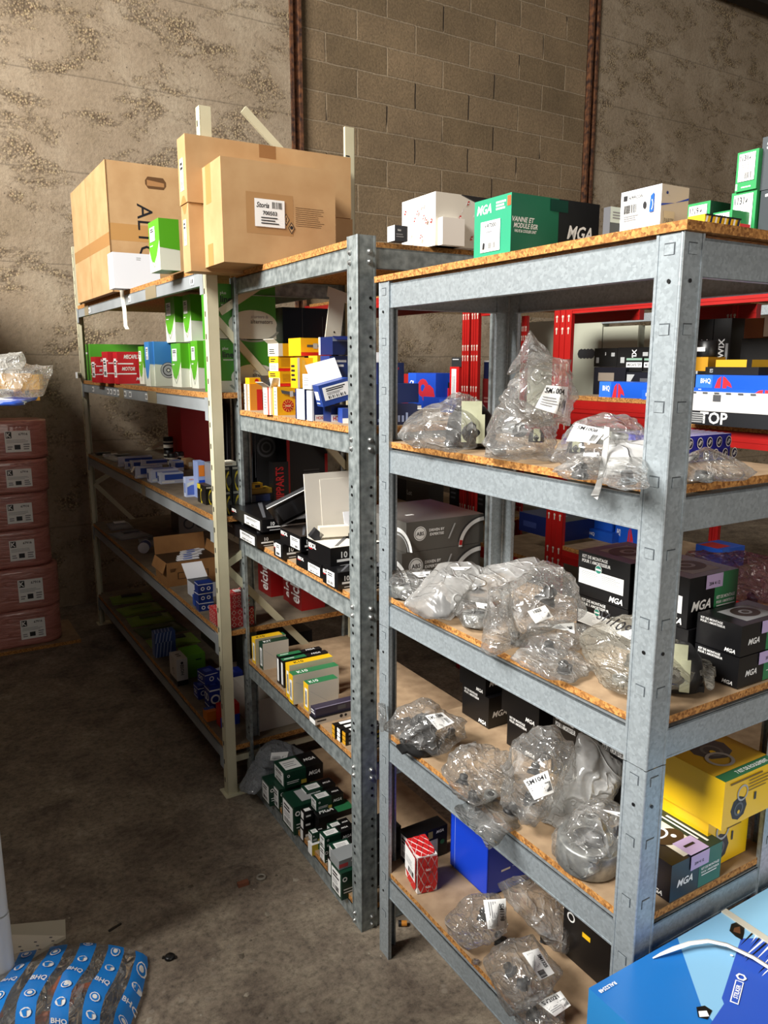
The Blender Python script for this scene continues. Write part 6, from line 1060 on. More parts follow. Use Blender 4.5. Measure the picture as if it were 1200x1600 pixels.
# ---------- R1, second level
SKFB = m('#1a1f9a', .4)
skf = []
for r_ in range(2):
    for c_ in range(7):
        u = .06 + c_*.145 + r_*.07; v = .72 - r_*.46
        skf += [('r', 'F', u, v, .21, 0, WHT, 18, .8), ('r', 'F', u, v, .18, 0, m('#10123a'), 18, .8), ('t', 'F', 'SKF', u, v, .2, WHT, -35, 'b', .11)]
B('skf', 'parts_carton', 'blue box printed with rows of small oval emblems, lying deep on the second shelf', SKFB, skf + [('q', 'T', 0, k/9, 1, k/9+.055, m('#c9c3da')) for k in range(9)], over=dict(x=.205, y=.17, a=.19, c=.05, b=.13))
# ---------- R1, third level
B('m1', 'parts_box', 'black box with a white panel and round emblem, upper one behind the crumpled bags', m('#101012', .35), mga_L(True, True) + mount_T(), over=dict(a=.15, x=.225)); B('m1b', 'parts_box', 'black box with a round emblem below the upper panelled box', m('#101012', .35), mga_L(True, True, False), over=dict(a=.15, x=.225, y=.25, b=.14, z=1.0435, c=.083))
B('m2', 'parts_box', 'black and green box with a lilac sticker, upper one right behind the front upright', m('#101012', .35), mga_L(True, True) + mga_F(.52) + mount_T(), [('F', .32, .72, .66, 1.0, [('t', 'S', '204 4 12', .5, .35, .25, INK, 0, 'b', .7)], LILAC, 'lilac_sticker')], over=dict(a=.145, x=.23, y=.115, b=.13)); B('m2b', 'parts_box', 'black box under the lilac stickered one behind the front upright', m('#101012', .35), mga_L(True, False) + mga_F(.55), over=dict(a=.145, x=.23, y=.11, b=.135, z=1.0435, c=.083))
for k, z, lb in (('m3', 1.1035, 'upper black and green box of the pair at the right end of the third shelf'), ('m4', 1.0435, 'lower black and green box of the pair at the right end of the third shelf')):
    B(k, 'parts_box', lb, m('#101012', .35), mga_L() + mga_F(.5) + (mount_T() if k == 'm3' else []), [('F', .38, .6, .75, 1.0, [('t', 'S', '204 4', .5, .4, .25, INK, 0, 'b', .7)], LILAC, 'lilac_sticker')], over=dict(x=.245, y=.012, z=z, b=.092, a=.15, c=.058))
# ---------- R1, fourth level
for k, lb, ov in (('n1', 'black box on the far left pair at the back of the fourth shelf, upper one', dict(z=.757, c=.075, x=.24, y=.715)), ('n2', 'black box of the far left pair at the back of the fourth shelf, lower one', dict(x=.24, y=.70, a=.075)), ('n3', 'black box in the middle at the back of the fourth shelf, upper one', dict(z=.757, y=.50, x=.23)), ('n4', 'black box in the middle at the back of the fourth shelf, lower one', dict(y=.50, x=.23))):
    B(k, 'parts_box', lb, m('#0c0c0e', .35), mga_L() + mga_F(1.0)[1:2], over=ov)
B('n4', 'parts_box', 'black box at the back of the fourth shelf behind the milky bag', m('#0c0c0e', .35), mga_L(), over=dict(y=.34, x=.23, c=.16))
B('q1', 'parts_box', 'black and green box with a cream picture panel and lilac sticker at the near corner', m('#111320', .35), mga_L() + mga_F(.55, m('#2b6a58')) + [('q', 'T', .66, 0, 1, 1, m('#243528')), ('q', 'T', .28, .05, .68, .82, CREAM), ('r', 'T', .46, .45, .17, 0, m('#3b2a1d'), 24, 1.5), ('r', 'T', .40, .58, .12, .09, WHT, 20, 1.4), ('r', 'T', .53, .42, .04, 0, WHT), ('q', 'T', .74, .2, .77, .85, WHT), ('q', 'T', .81, .1, .85, .8, WHT)],
  [('F', .36, .62, .72, 1.0, [('t', 'S', '204 4 12', .45, .4, .2, INK, 0, 'b', .6)], LILAC, 'lilac_sticker'), ('T', .36, 0, .72, .3, [('l', 'S', .2, .4, .8, .7, 1, INK)], LILAC, 'lilac_sticker')])
YB = m('#f2c414', .4)
def yell(key, lb, **kw):
    return B(key, 'parts_box', lb, YB, [('r', 'F', .30, .32, .25, 0, m('#2d2a2b'), 8), ('r', 'F', .30, .30, .14, .1, GREY, 20), ('r', 'F', .30, .24, .04, 0, YB), ('r', 'F', .35, .62, .17, .13, LGREY, 20), ('q', 'F', .58, .36, .62, .52, DKG), ('l', 'F', .1, .86, .9, .94, 1, m('#7a5f12')), ('l', 'F', .45, .58, .9, .86, 4, m('#7a5f12'), .3),
             ('q', 'T', 0, 0, 1, .14, m('#2d6a45')), ('t', 'T', '7 KIT DE ROULEMENT', .6, .07, .06, WHT, 0, 'b', .6), ('q', 'T', 0, .14, 1, 1, m('#d2a52a')), ('r', 'T', .52, .6, .26, 0, m('#55504c'), 8, 1.1), ('r', 'T', .50, .55, .14, .1, m('#767069'), 20), ('r', 'T', .48, .52, .04, 0, YB), ('r', 'T', .40, .36, .16, .12, m('#b4ada2'), 22, 1.2), ('p', 'T', [(.1, .75), (.2, .82), (.24, .78), (.12, .7)], m('#3f6b58'))], **kw)
yell('yup', 'yellow box with a bearing picture, upper one standing on its twin', over=dict(x=.20, b=.155, z=.7905, c=.095, y=-.012, a=.155)); yell('ylo', 'yellow box with a bearing picture, lower one partly covered', over=dict(c=.118, x=.225, y=.03, a=.125, b=.15))
B('mbk', 'parts_box', 'black and green box behind the yellow boxes', m('#101012', .35), mga_F(.55) + mga_L(), over=dict(x=.23, y=.2, z=.672, c=.17, a=.13, b=.11))
# ---------- R1, bottom level
B('mb', 'parts_box', 'green and black box with a white photo panel near the left upright', BLK, [('q', 'F', 0, .3, .42, 1, GRND), ('t', 'F', 'MGA', .8, .86, .1, WHT, 0, 'bi', .2), ('l', 'F', .08, .8, .4, .88, 1, WHT), ('q', 'F', .36, .14, .74, .64, m('#b9b6ab')), ('r', 'F', .46, .5, .08, .03, INK, 12, 1.2), ('p', 'F', [(.46, .42), (.52, .46), (.68, .22), (.66, .18)], m('#5b4a49')), ('r', 'F', .86, .48, .08, 0, m('#2a6a45')), ('r', 'F', .25, .3, .04, 0, WHT), ('q', 'F', .48, .72, .6, .95, m('#9a8c4b'))], [('L', .15, .15, .85, .9, labs())], over=dict(y=.80, x=.06, c=.09))
def febi(face):
    o = [('q', face, 0, 0, 1, 1, m('#ece9e4'))]
    for i in range(4):
        for j in range(6):
            u, v = (i + (.5 if j % 2 else 0))/3, j/5; P = [(u-.15, v), (u, v-.18), (u+.15, v), (u, v+.18)]
            P = [(min(max(a, .01), .99), min(max(b_, .01), .99)) for a, b_ in P]
            if len(set(P)) == 4: o.append(('p', face, P, m('#c81f22')))
    return o
B('febi', 'patterned_carton', 'small red and white netted pattern box with a white label on the bottom shelf', m('#c81f22', .4), febi('F') + febi('L') + febi('T') + [('q', 'F', .3, .12, .7, .24, m('#c81f22')), ('t', 'F', 'febi', .5, .18, .07, WHT, 0, 'b', .5), ('q', 'F', .3, .6, .7, .72, m('#c81f22')), ('t', 'F', 'febi', .5, .66, .07, WHT, 0, 'b', .5)], [('L', .12, .3, .95, .97, lab(None, .2))], over=dict(x=.02, y=.70, a=.055, b=.085, yaw=-12))
# blue folded-plastic bin standing on the bottom shelf
bb = MB(); A, Bd, H, th = .15, .16, .19, .003
BINB = m('#1740c4', .3)
for q in ((0, 0, A, th), (0, Bd-th, A, th), (0, 0, th, Bd), (A-th, 0, th, Bd)): bb.box(q[0], q[1], 0, q[2], q[3], H, BINB)
bb.box(0, 0, 0, A, Bd, th, BINB)
fr = frames(A, Bd, H); op_lines(bb, fr['F'], .55, .3, .95, .7, 8, m('#8ea6ee'), .4); op_q(bb, fr['L'], .12, 0, .128, .95, m('#8ea6ee')); op_q(bb, fr['F'], .3, .3, .5, .33, WHT)
o = bb.build('storage_bin'); place(o, 'R1', .165, .595, .269, 0); tag(o, 'bright blue open plastic bin under the hanging clear bag', 'bin')
B('blackbox', 'cardboard_carton', 'plain brown carton standing at the back of the bottom shelf behind the blue bin', CARDL, over=dict(x=.325, y=.45, a=.07, b=.36, c=.22, z=.2685))
B('blackbox', 'parts_box', 'black box with white ring print at the back of the bottom shelf', m('#0b0b0d', .3), [('r', 'L', .8, .75, .12, .09, WHT), ('r', 'L', .9, .5, .12, .09, WHT), ('q', 'L', .25, .7, .35, .8, YEL), ('r', 'L', .1, .9, .1, .07, WHT)], over=dict(x=.2, y=.12, b=.24, a=.12))
B('febi', 'patterned_carton', 'red and white netted pattern box at the near end of the bottom shelf', m('#c81f22', .4), febi('F') + febi('L') + febi('T') + [('q', 'L', .3, .3, .7, .5, m('#c81f22')), ('t', 'L', 'febi', .5, .4, .12, WHT, 0, 'b', .5)], over=dict(x=.06, y=.03, z=.269, a=.12, b=.10, c=.10))
# ---------- red rack behind
def horse(u, v, s): return [('p', 'L', [(u-.5*s, v-.5), (u-.3*s, v+.3), (u-.1*s, v+.5), (u-.12*s, v-.5)], m('#cf2430')), ('p', 'L', [(u, v-.5), (u, v+.5), (u+.15*s, v+.4), (u+.45*s, v), (u+.55*s, v-.3), (u+.25*s, v-.15), (u+.2*s, v-.5)], m('#cf2430'))]
def bhq(key, lb, sq=True, u=.32, **kw):
    return B(key, 'parts_box', lb, m('#1355c4', .4), ([('q', 'L', 0, 0, .2, 1, m('#2b6fe0'))] if sq else []) + horse(u, .42, .2) + [('t', 'L', 'BHQ', .12, .55, .4, WHT, 0, 'b', .12)], **kw)
bhq('bhq1', 'long flat blue box with a red horse head, left of the front upright', over=dict(x=1.51)); B('bhqs', 'parts_box', 'short blue box with white lettering in front of the long blue one', m('#1f63d6', .4), [('t', 'L', 'BHQ', .45, .5, .4, WHT, 0, 'b', .5), ('r', 'L', .62, .5, .12, 0, RED)], over=dict(x=1.505-.04, z=1.484))
bhq('bhq2', 'long flat blue box with a red horse head, right of the front upright', over=dict(x=1.5)); bhq('bhq3', 'flat blue box below the long one right of the front upright', False, .8)
B('opbox', 'parts_carton', 'long white carton with big outlined letters on a dark band', m('#dcdad6', .5), [('q', 'L', 0, 0, 1, .42, m('#15171c')), ('t', 'L', 'TOP', .30, .22, .36, WHT, 0, 'b', .5), ('l', 'L', .02, .05, .22, .38, 5, LGREY, .6), ('q', 'L', .28, .72, .36, .92, GREY)] + [('q', 'L', .05+.12*k, .94, .1+.12*k, .99, GREY) for k in range(6)])
WX = m('#101011', .4)
def wix(key, lb, txt='WIX', rot=90, **kw): return B(key, 'filter_box', lb, WX, [('t', 'L', txt, .5, .7 if 'tall' in lb else .5, .07 if 'tall' in lb else .3, WHT, rot, 'b', .8), ('q', 'L', .1, .2, .22, .5, LGREY), ('q', 'L', .75, .55, .9, .75, LGREY)], **kw)
SH = 1.484
wix('wix1', 'black filter box with upright white letters beyond the tall clear bag', over=dict(z=1.6025)); wix('wix2', 'black filter box right of the one with upright letters', over=dict(z=1.6025))
for k, lb in (('meca1', 'black box with a white band, left of two above the blue flat box'), ('meca2', 'black box with a white band, right of two above the blue flat box')):
    B(k, 'filter_box', lb, WX, [('q', 'L', .04, .3, .96, .66, WHT), ('t', 'L', 'MECAFILTER', .5, .48, .2, INK, 0, 'bi', .8), ('q', 'L', .04, .8, .96, .95, m('#7fa08c'))], over=dict(x=1.69, z=1.584))
B('dk1', 'filter_box', 'dark blue black box with a beige panel behind the blue flat box', m('#12131c', .4), [('q', 'L', .15, .5, .65, .8, m('#7f7468'))], over=dict(z=SH, c=.117, x=1.67)); B('dk2', 'filter_box', 'dark box with a pale triangle behind the blue flat box', m('#12131c', .4), [('p', 'L', [(.02, .3), (.02, .9), (.3, .9)], LGREY), ('q', 'L', .5, .6, .9, .75, GREY)], over=dict(z=SH, c=.098, x=1.67))
wix('wix3', 'tall black filter box right of the front upright, left of two', over=dict(z=1.41, c=.376)); wix('wix4', 'tall black filter box right of the front upright, right of two', over=dict(z=1.41, c=.376))
b = MB(); b.lathe([(0, 0), (.036, 0), (.038, .004), (.038, .055), (.03, .06), (0, .06)], WX, 20); b.box(-.0385, -.02, .02, .001, .04, .015, WHT); o = b.build('oil_filter'); place(o, 'R3', 1.64, -.735, 1.6405); tag(o, 'round black filter standing on a yellow box', 'filter')
B('yel1', 'parts_box', 'yellow box under the round black filter', m('#b98516', .5), over=dict(c=.05, z=1.59)); B('yel2', 'parts_box', 'flat yellow box with a dark end beside the red upright', m('#d0a01c', .5), [('q', 'L', .86, 0, 1, 1, BLK)])
B('kyb', 'parts_box', 'long black box under the flat yellow one', m('#131314', .4), [('t', 'L', 'KYB', .12, .5, .5, LGREY, 90, 'b', .5)], over=dict(z=1.579, c=.026)); B('kyb', 'parts_box', 'dark box hidden below the long black one', m('#161618', .4), over=dict(z=1.41, c=.168, x=1.6, y=-.99, b=.31))
B('brn1', 'cardboard_carton', 'brown carton far behind at the upper right', m('#7a4520', .6)); B('wht1', 'filter_box', 'white box far behind at the right edge, beside a brown carton', m('#cfc9bd', .5), [('q', 'L', .3, .2, .8, .6, BLU2), ('q', 'L', .4, .3, .7, .5, ORG)])
B('blk1', 'filter_box', 'black box far behind below the brown carton', WX, [('q', 'L', .05, .5, .2, .7, LGREY), ('q', 'L', .6, .2, .8, .5, LGREY)], over=dict(z=1.41, c=.298))
for k, lb in (('pan0', 'pale grey panel far behind, left of the dark red upright'), ('pan1', 'pale grey panel far behind with a row of holes, right of the dark red upright'), ('pan2', 'pale grey panel far behind, third from the left'), ('pan3', 'pale grey panel far behind, next to the front upright')):
    B(k, 'grey_board', lb, m('#a9ab9a', .6), [('r', 'L', .3+.12*i, .9, .015, 0, DKG, 8) for i in range(4)] if k == 'pan1' else (), over=dict(z=0.0, c=G[k][3] + G[k][6]))
B('ra1', 'parts_box', 'blue and red box left of the red upright pair', m('#1a46b4', .4), [('q', 'L', 0, 0, .3, 1, m('#1f55c8')), ('r', 'L', .55, .6, .25, .1, m('#b82434'), 12, 1.1), ('r', 'L', .75, .4, .3, .0, m('#b82434'), 9, 1), ('t', 'L', 'BHQ', .14, .6, .2, WHT, 90, 'b', .4)], over=dict(z=1.364, c=.20))
B('ra2', 'parts_box', 'black box with a round white mark left of the red uprights', BLK, [('r', 'L', .35, .6, .16, .1, WHT), ('q', 'L', .7, .4, .95, .8, RED)], over=dict(z=1.364, c=.152)); B('ra3', 'parts_box', 'red and white upright box with a bar label left of the red uprights', RED, [('q', 'L', .2, .05, .7, .95, WHT), ('b', 'L', .3, .2, .6, .8, INK, 6)], over=dict(z=1.364, c=.235))
B('ra4', 'parts_box', 'dark box on top of the red and white upright one', DKG, [('l', 'L', .1, .7, .8, .85, 1, WHT)], over=dict(z=1.600)); B('ra5', 'parts_box', 'red box at the back left of the blue and red one', m('#a51c18', .5), over=dict(z=1.364, c=.188))
b = MB(); 
o = B('ra6', 'parts_box', 'blue box in a torn bag lying before the blue and red box', m('#1b3fa2', .35), [('t', 'L', 'BOSCH', .65, .7, .3, RED, 0, 'b', .3), ('q', 'L', .5, .55, .9, .88, m('#2a52b8'))], over=dict(z=1.364, c=.075, x=1.51)); b = None
B('ra7', 'parts_box', 'dark blue box right of the red upright pair', NAVY, [('q', 'L', 0, .92, 1, 1, WHT)], over=dict(z=1.5405, c=.09, x=1.62)); B('ra8', 'parts_box', 'dull red box right of the red upright pair', m('#8e1a1a', .5), [('l', 'L', .2, .3, .8, .5, 2, m('#c98a80'))], over=dict(z=1.364, c=.176, x=1.62))
B('sachs', 'parts_carton', 'dark blue carton with a white emblem behind the milky bag', m('#101e52', .4), [('t', 'L', 'SACHS', .82, .28, .12, LGREY, 0, 'b', .3), ('r', 'L', .82, .5, .06, .03, LGREY), ('q', 'L', .1, .3, .4, .6, m('#2c3a70')), ('q', 'F', 0, 0, .02, 1, LGREY), ('t', 'T', 'SACHS', .3, .4, .2, LGREY, 0, 'b', .4)], over=dict(z=.829, c=.09, y=-.13, x=1.56, b=.30))
for k, lb, z, c in (('bq1', 'small blue box with white lettering, upper of two behind the panelled black box', .874, .042), ('bq2', 'small blue box with white lettering, lower of two behind the panelled black box', .829, .044)):
    B(k, 'parts_box', lb, m('#1550b8', .4), [('t', 'L', 'BHQ', .2, .5, .4, WHT, 0, 'b', .25)], over=dict(z=z, c=c))
bhq('bq3', 'blue box with a red horse head behind the panelled black box', False, .5, over=dict(z=.829, c=.085, x=1.76)); B('bq4', 'parts_box', 'blue box with a red and white top behind the lilac stickered box', m('#1a50b4', .4), [('q', 'T', 0, .2, .6, .9, m('#b3272c')), ('q', 'F', 0, 0, .3, 1, m('#2b62c4'))], over=dict(z=.829, c=.08, x=1.74, y=-.80, b=.12))
B('pouch', 'parts_box', 'red and white pack lying on the dark blue boxes behind', m('#b3272c', .4), [('q', 'L', 0, .1, .3, .9, WHT), ('q', 'L', .3, 0, 1, 1, BLUE)], over=dict(z=.829, c=.09, x=1.85, b=.35, y=.08)) if False else None
B('lot1', 'parts_box', 'dark grey box with a pale label panel under the near shelf, far behind', m('#37332e', .5), [('t', 'L', 'Lot', .15, .5, .2, LGREY, 0, 'b', .3)], over=dict(z=.789, c=.145)); B('lot2', 'parts_box', 'black box left of the dark grey one, far behind', m('#141314', .5), over=dict(z=.789, c=.13))
for i in range(4):
    B('lot1', 'filter_box', 'black tin like box with grey print far behind, ' + ('first', 'second', 'third', 'fourth')[i] + ' from the left', m('#131314', .4), [('l', 'L', .15, .3, .8, .7, 3, GREY, .4)], over=dict(y=.62 + .085*(3-i) - .0, x=1.72, b=.08, a=.08, z=.789, c=.2))
# ================================================================== clear plastic bags and what is in them
def ico(n):
    bm = bmesh.new(); bmesh.ops.create_icosphere(bm, subdivisions=n, radius=1)
    V = [v.co.normalized() for v in bm.verts]; F = [tuple(v.index for v in f.verts) for f in bm.faces]; bm.free(); return V, F
IV, IF = ico(5)
INB = [set() for _ in IV]
for f_ in IF:
    for a in f_:
        for c in f_:
            if a != c: INB[a].add(c)
def hull_bvh(pts):
    bm = bmesh.new()
    for p in pts: bm.verts.new(p)
    r = bmesh.ops.convex_hull(bm, input=bm.verts)
    bmesh.ops.recalc_face_normals(bm, faces=bm.faces)
    t = BVHTree.FromBMesh(bm); bm.free(); return t
def bag(key, label, mat=None, amp=.010, inside=(), code=None, group=None, extra=None):
    d = BAG[key]; rk, zb = d['r'], d['z']; random.seed(hash(key) % 1000 if False else sum(map(ord, key)))
    H = [[Vector(p) for p in h] for h in d['H']]
    trees = [hull_bvh(h) for h in H]
    cs = [sum(h, Vector()) / len(h) for h in H]
    objs = []
    mb = MB(); allV = []; allF = []
    for hi, (t, c) in enumerate(zip(trees, cs)):
        rad = []
        for v in IV:
            h = t.ray_cast(c + v*3, -v); rad.append((h[0] - c).length if h[0] else .01)
        rad = [.75*rad[i] + .25*sum(rad[j] for j in INB[i])/len(INB[i]) for i in range(len(rad))]
        P = []
        for v, r_ in zip(IV, rad):
            p = c + v*r_; q = p + Vector((key_off(key), hi*.37, 0))
            w = Vector((noise.noise(q*7), noise.noise(q*7 + Vector((5, 2, 1))), noise.noise(q*7 + Vector((1, 8, 3)))))*.05
            a = abs(noise.noise((q + w)*11)); a2 = abs(noise.noise((q + w*1.6)*23 + Vector((3, 1, 7))))
            k = amp*(.9*(1 - min(1, a*4)) + .5*(1 - min(1, a2*4)) - .25 + .9*noise.noise(q*6))
            k = max(min(k, r_*.22), -r_*.25)
            p = c + v*(r_ + k); p.z = max(p.z, zb + .002 + .0015*hi); P.append(p)
        base = len(allV); allV += P; allF += [tuple(base + i for i in f_) for f_ in IF]
    org = sum(cs, Vector())/len(cs); org.z = zb
    mb.geo([v - org for v in allV], allF, mat or CLEAR, True)
    o = mb.build('plastic_bag'); place(o, rk, org.x, org.y, org.z); tag(o, label, 'bag', group)
    bv = BVHTree.FromPolygons([tuple(v) for v in allV], allF)
    Vd = Vector(d['V']).normalized()
    def onbag(p, lift):
        h = bv.ray_cast(p - Vd*.3, Vd)
        return (h[0] if h[0] else p + Vd*.1) - Vd*lift
    for q in d['S']:
        tl, tr, br_, bl = [Vector(x) for x in q]
        def P(u, v): return (tl*(1-u) + tr*u)*v + (bl*(1-u) + br_*u)*(1-v)
        lb = MB(); n, k = 9, 6; pts = [onbag(P(i/n, j/k), .0022) - org for j in range(k+1) for i in range(n+1)]
        for _ in range(2):
            pts = [(pts[a] + (pts[a-1] + pts[a+1])*.5)*.5 if 0 < a % (n+1) < n else pts[a] for a in range(len(pts))]
        lb.geo(pts, [(j*(n+1)+i, j*(n+1)+i+1, (j+1)*(n+1)+i+1, (j+1)*(n+1)+i) for j in range(k) for i in range(n)], WHT, True)
        def G_(u, v):                                        # interpolate on the label itself, a little above it
            x, y = min(max(u, 0), .999)*n, min(max(v, 0), .999)*k; i, j = int(x), int(y); fx, fy = x-i, y-j
            g0 = lambda a, b_: pts[b_*(n+1)+a]
            return (g0(i, j)*(1-fx) + g0(i+1, j)*fx)*(1-fy) + (g0(i, j+1)*(1-fx) + g0(i+1, j+1)*fx)*fy - Vd*.0008
        def strip(u0, v0, u1, v1, mt): lb.geo([G_(u0, v0), G_(u1, v0), G_(u1, v1), G_(u0, v1)], [(0, 1, 2, 3)], mt)
        w_ = ((tr-tl).length + (br_-bl).length)/2; h_ = (tl-bl).length
        rot = h_ > w_*1.15
        def uv(a, b_): return (b_, 1-a) if rot else (a, b_)
        def st(a0, b0, a1, b1, mt):
            p0, p1 = uv(a0, b0), uv(a1, b1); strip(min(p0[0], p1[0]), min(p0[1], p1[1]), max(p0[0], p1[0]), max(p0[1], p1[1]), mt)
        if code:
            V, F, ar = glyphs(code, True); hh = .22; L = (h_ if rot else w_); S_ = (w_ if rot else h_)
            wx = min(hh*S_*ar, .8*L)/(hh*S_*ar); out = []
            for x, y in V:
                a, b_ = .46 + x*hh*S_*wx/L, .80 + y*hh; out.append(G_(*uv(a, b_)))
            lb.geo(out, F, INK)
        for r_ in range(4): st(.08, .5 - r_*.1, random.uniform(.5, .68), .535 - r_*.1, GRYT)
        x = .06 if False else .72
        for i in range(9):
            w = random.choice((.008, .016, .022)); st(x, .12, x+w, .55, INK); x += w + .012
        lb.build('paper_label', o)
    if extra: extra(o, org, onbag)
    Vh = Vector((Vd.x, Vd.y, 0)).normalized(); Sd = Vector((Vh.y, -Vh.x, 0))
    for (kind, x, y, z, s), lbl in zip(d['K'], inside):
        p = Vector((x, y, max(z, zb + .02)))
        def room(dr):
            h = bv.ray_cast(p, dr); return h[3] if h[0] else 0
        a, b_ = room(-Vh), room(Vh)
        if a and b_: p += Vh*(b_ - a)*.5; s = min(s*1.25, (a + b_)*.64)
        a, b_ = room(-Sd), room(Sd)
        if a and b_: s = min(s, (a + b_)*.56)
        h = bv.ray_cast(Vector((p.x, p.y, zb + .004)), Vector((0, 0, 1)))
        if h[0]: s = min(s, (h[0].z - zb)*.56)
        content(kind, rk, p.x, p.y, p.z, max(s, .014), zb, lbl, Vd)
    return o
def key_off(k): return (sum(map(ord, k)) % 17) * .61
def content(kind, rk, x, y, z, s, zb, lbl, Vd):
    z = max(z, zb + s*.95)
    if z - zb < 2.4*s: z = zb + s*.95
    rnd = random.Random(lbl); M = Matrix.Rotation(rnd.uniform(-.5, .5), 4, 'X') @ Matrix.Rotation(rnd.uniform(-.5, .5), 4, 'Y')
    b = MB()
    if kind == 'mount':
        b.lathe([(.15*s, -.9*s), (.95*s, -.85*s), (1.05*s, -.6*s), (.8*s, -.35*s), (.62*s, .1*s), (.7*s, .45*s), (.5*s, .75*s), (.2*s, .8*s), (.2*s, -.9*s)], RUB, 20, M, True)
        b.tube(M @ Vector((0, 0, .5*s)), M @ Vector((0, 0, 1.0*s)), .17*s, .17*s, ALU, 10)
        b.box(-1.2*s, -.3*s, -.85*s, 2.4*s, .6*s, .14*s, RUB, M=M); name = 'engine_mount'; cat = 'engine mount'
    elif kind == 'roll':
        M = Matrix.Rotation(R(rnd.uniform(-14, 14)), 4, 'X')
        b.lathe([(.55*s, -.45*s), (1.0*s, -.45*s), (1.05*s, -.38*s), (1.05*s, .38*s), (1.0*s, .45*s), (.55*s, .45*s)], ALU, 28, M, True)
        b.lathe([(.3*s, -.4*s), (.54*s, -.4*s), (.54*s, .42*s), (.3*s, .42*s)], RUB, 24, M, True); z = zb + .55*s if z < zb + 2*s else z; name = 'bearing_ring'; cat = 'bearing'
    else:
        yaw = math.atan2(Vd.y, Vd.x) - math.pi/2; M = Matrix.Rotation(yaw, 4, 'Z') @ Matrix.Rotation(R(-8), 4, 'X')
        b.lathe([(.2*s, -1.0*s), (1.0*s, -.95*s), (1.1*s, -.4*s), (.95*s, .3*s), (.6*s, .75*s), (.2*s, .8*s)], RUB, 20, M, True)
        b.box(-.42*s, -1.0*s, -.8*s, .84*s, .1*s, 1.7*s, ZINC, M=M); b.box(.2*s, -1.03*s, -.85*s, .35*s, .16*s, 1.2*s, ZINC, M=M)
        b.tube(M @ Vector((0, -1.06*s, -.25*s)), M @ Vector((.0, -.95*s, -.25*s)), .2*s, .2*s, ALU, 10); b.box(-1.1*s, -.5*s, -.9*s, 2.2*s, 1.0*s, .22*s, RUB, M=M); name = 'mounting_bracket'; cat = 'bracket'
    o = b.build(name); place(o, rk, x, y, z); tag(o, lbl, cat)
bag('b1', 'clear bag with a grey bracket, first at the left on the second shelf', amp=.012, inside=('dark bracket with a pale plate in the leftmost bag of the second shelf',))
bag('b2', 'tall clear bag with a pointed top and a white label, second shelf', amp=.012, code='SM1004', inside=('dark bracket with a pale bolted plate, in the tall pointed bag', 'round steel ring at the foot of the tall pointed bag', 'black rubber mount at the left in the tall pointed bag'))
bag('b3', 'clear bag with a white label, right of the tall pointed bag', code='SM1008', inside=('bracket with a pale plate inside the labelled bag right of the tall pointed one', 'steel ring inside the labelled bag right of the tall pointed one'))
bag('b4', 'clear bag with a dark part, under the white folded film beside the front upright', None, .006, ('black mount under the white folded film by the front upright',))
FIN = [((-0.014, 0.116, 1.518), (-0.009, 0.11, 1.517)), ((-0.022, 0.109, 1.491), (-0.016, 0.103, 1.491)), ((-0.031, 0.104, 1.463), (-0.025, 0.098, 1.46)), ((-0.034, 0.105, 1.439), (-0.029, 0.099, 1.438)), ((-0.039, 0.107, 1.421), (-0.032, 0.1, 1.419)), ((-0.043, 0.11, 1.409), (-0.036, 0.102, 1.402))]
SHEET = [[(0.023, 0.149, 1.491), (0.036, 0.135, 1.492), (0.048, 0.121, 1.492), (0.061, 0.107, 1.493), (0.073, 0.093, 1.493)], [(0.005, 0.132, 1.488), (0.017, 0.118, 1.488), (0.03, 0.104, 1.489), (0.042, 0.09, 1.489), (0.054, 0.076, 1.49)], [(-0.016, 0.111, 1.476), (-0.004, 0.097, 1.476), (0.008, 0.084, 1.477), (0.02, 0.07, 1.478), (0.032, 0.057, 1.478)], [(-0.027, 0.1, 1.46), (-0.015, 0.086, 1.461), (-0.003, 0.073, 1.461), (0.009, 0.059, 1.462), (0.021, 0.046, 1.463)], [(-0.032, 0.094, 1.443), (-0.02, 0.08, 1.444), (-0.008, 0.067, 1.445), (0.004, 0.054, 1.446), (0.015, 0.04, 1.446)]]

b = MB(); V = []; F = []; nI, nJ = 16, 16
def sheet_at(u, v):
    x, y = u*4, v*4; i, j = min(int(x), 3), min(int(y), 3); fx, fy = x-i, y-j; g0 = lambda r_, c_: Vector(SHEET[r_][c_])
    p = (g0(j, i)*(1-fx) + g0(j, i+1)*fx)*(1-fy) + (g0(j+1, i)*(1-fx) + g0(j+1, i+1)*fx)*fy
    return p + Vector((-.8, -.5, 0))*(.012*math.sin(math.pi*u)*math.sin(math.pi*v) + .006*noise.noise(Vector((u*3, v*2.4, 1))) + .003*abs(noise.noise(Vector((u*7, v*5, 4)))))
for lay in (0, 1):
    for j in range(nJ+1):
        for i in range(nI+1): V.append(sheet_at(i/nI, j/nJ) + Vector((.002, .0012, 0))*lay)
kk = (nI+1)*(nJ+1)
for j in range(nJ):
    for i in range(nI): q = j*(nI+1)+i; F += [(q, q+nI+1, q+nI+2, q+1), (kk+q, kk+q+1, kk+q+nI+2, kk+q+nI+1)]
b.geo(V, F, WHITEP, True); V = []
for a, c in FIN:
    a, c = Vector(a), Vector(c); n_ = Vector((-.86, -.5, 0))*.004; V += [a, c, c + n_, a + n_]
F = [(4*k+e, 4*k+(e+1) % 4, 4*k+4+(e+1) % 4, 4*k+4+e) for k in range(len(FIN)-1) for e in range(4)] + [(0, 3, 2, 1), tuple(4*(len(FIN)-1)+e for e in range(4))]
b.geo(V, F, WHITEP); o = b.build('plastic_film'); place(o, 'R1', 0, 0, 0); tag(o, 'white folded plastic film hanging over the beam beside the front upright', 'film')
bag('b5', 'flat clear bag with a small label lying in front of the labelled bracket bag', code='SM1130', inside=('black mount in the flat clear bag at the shelf front',))
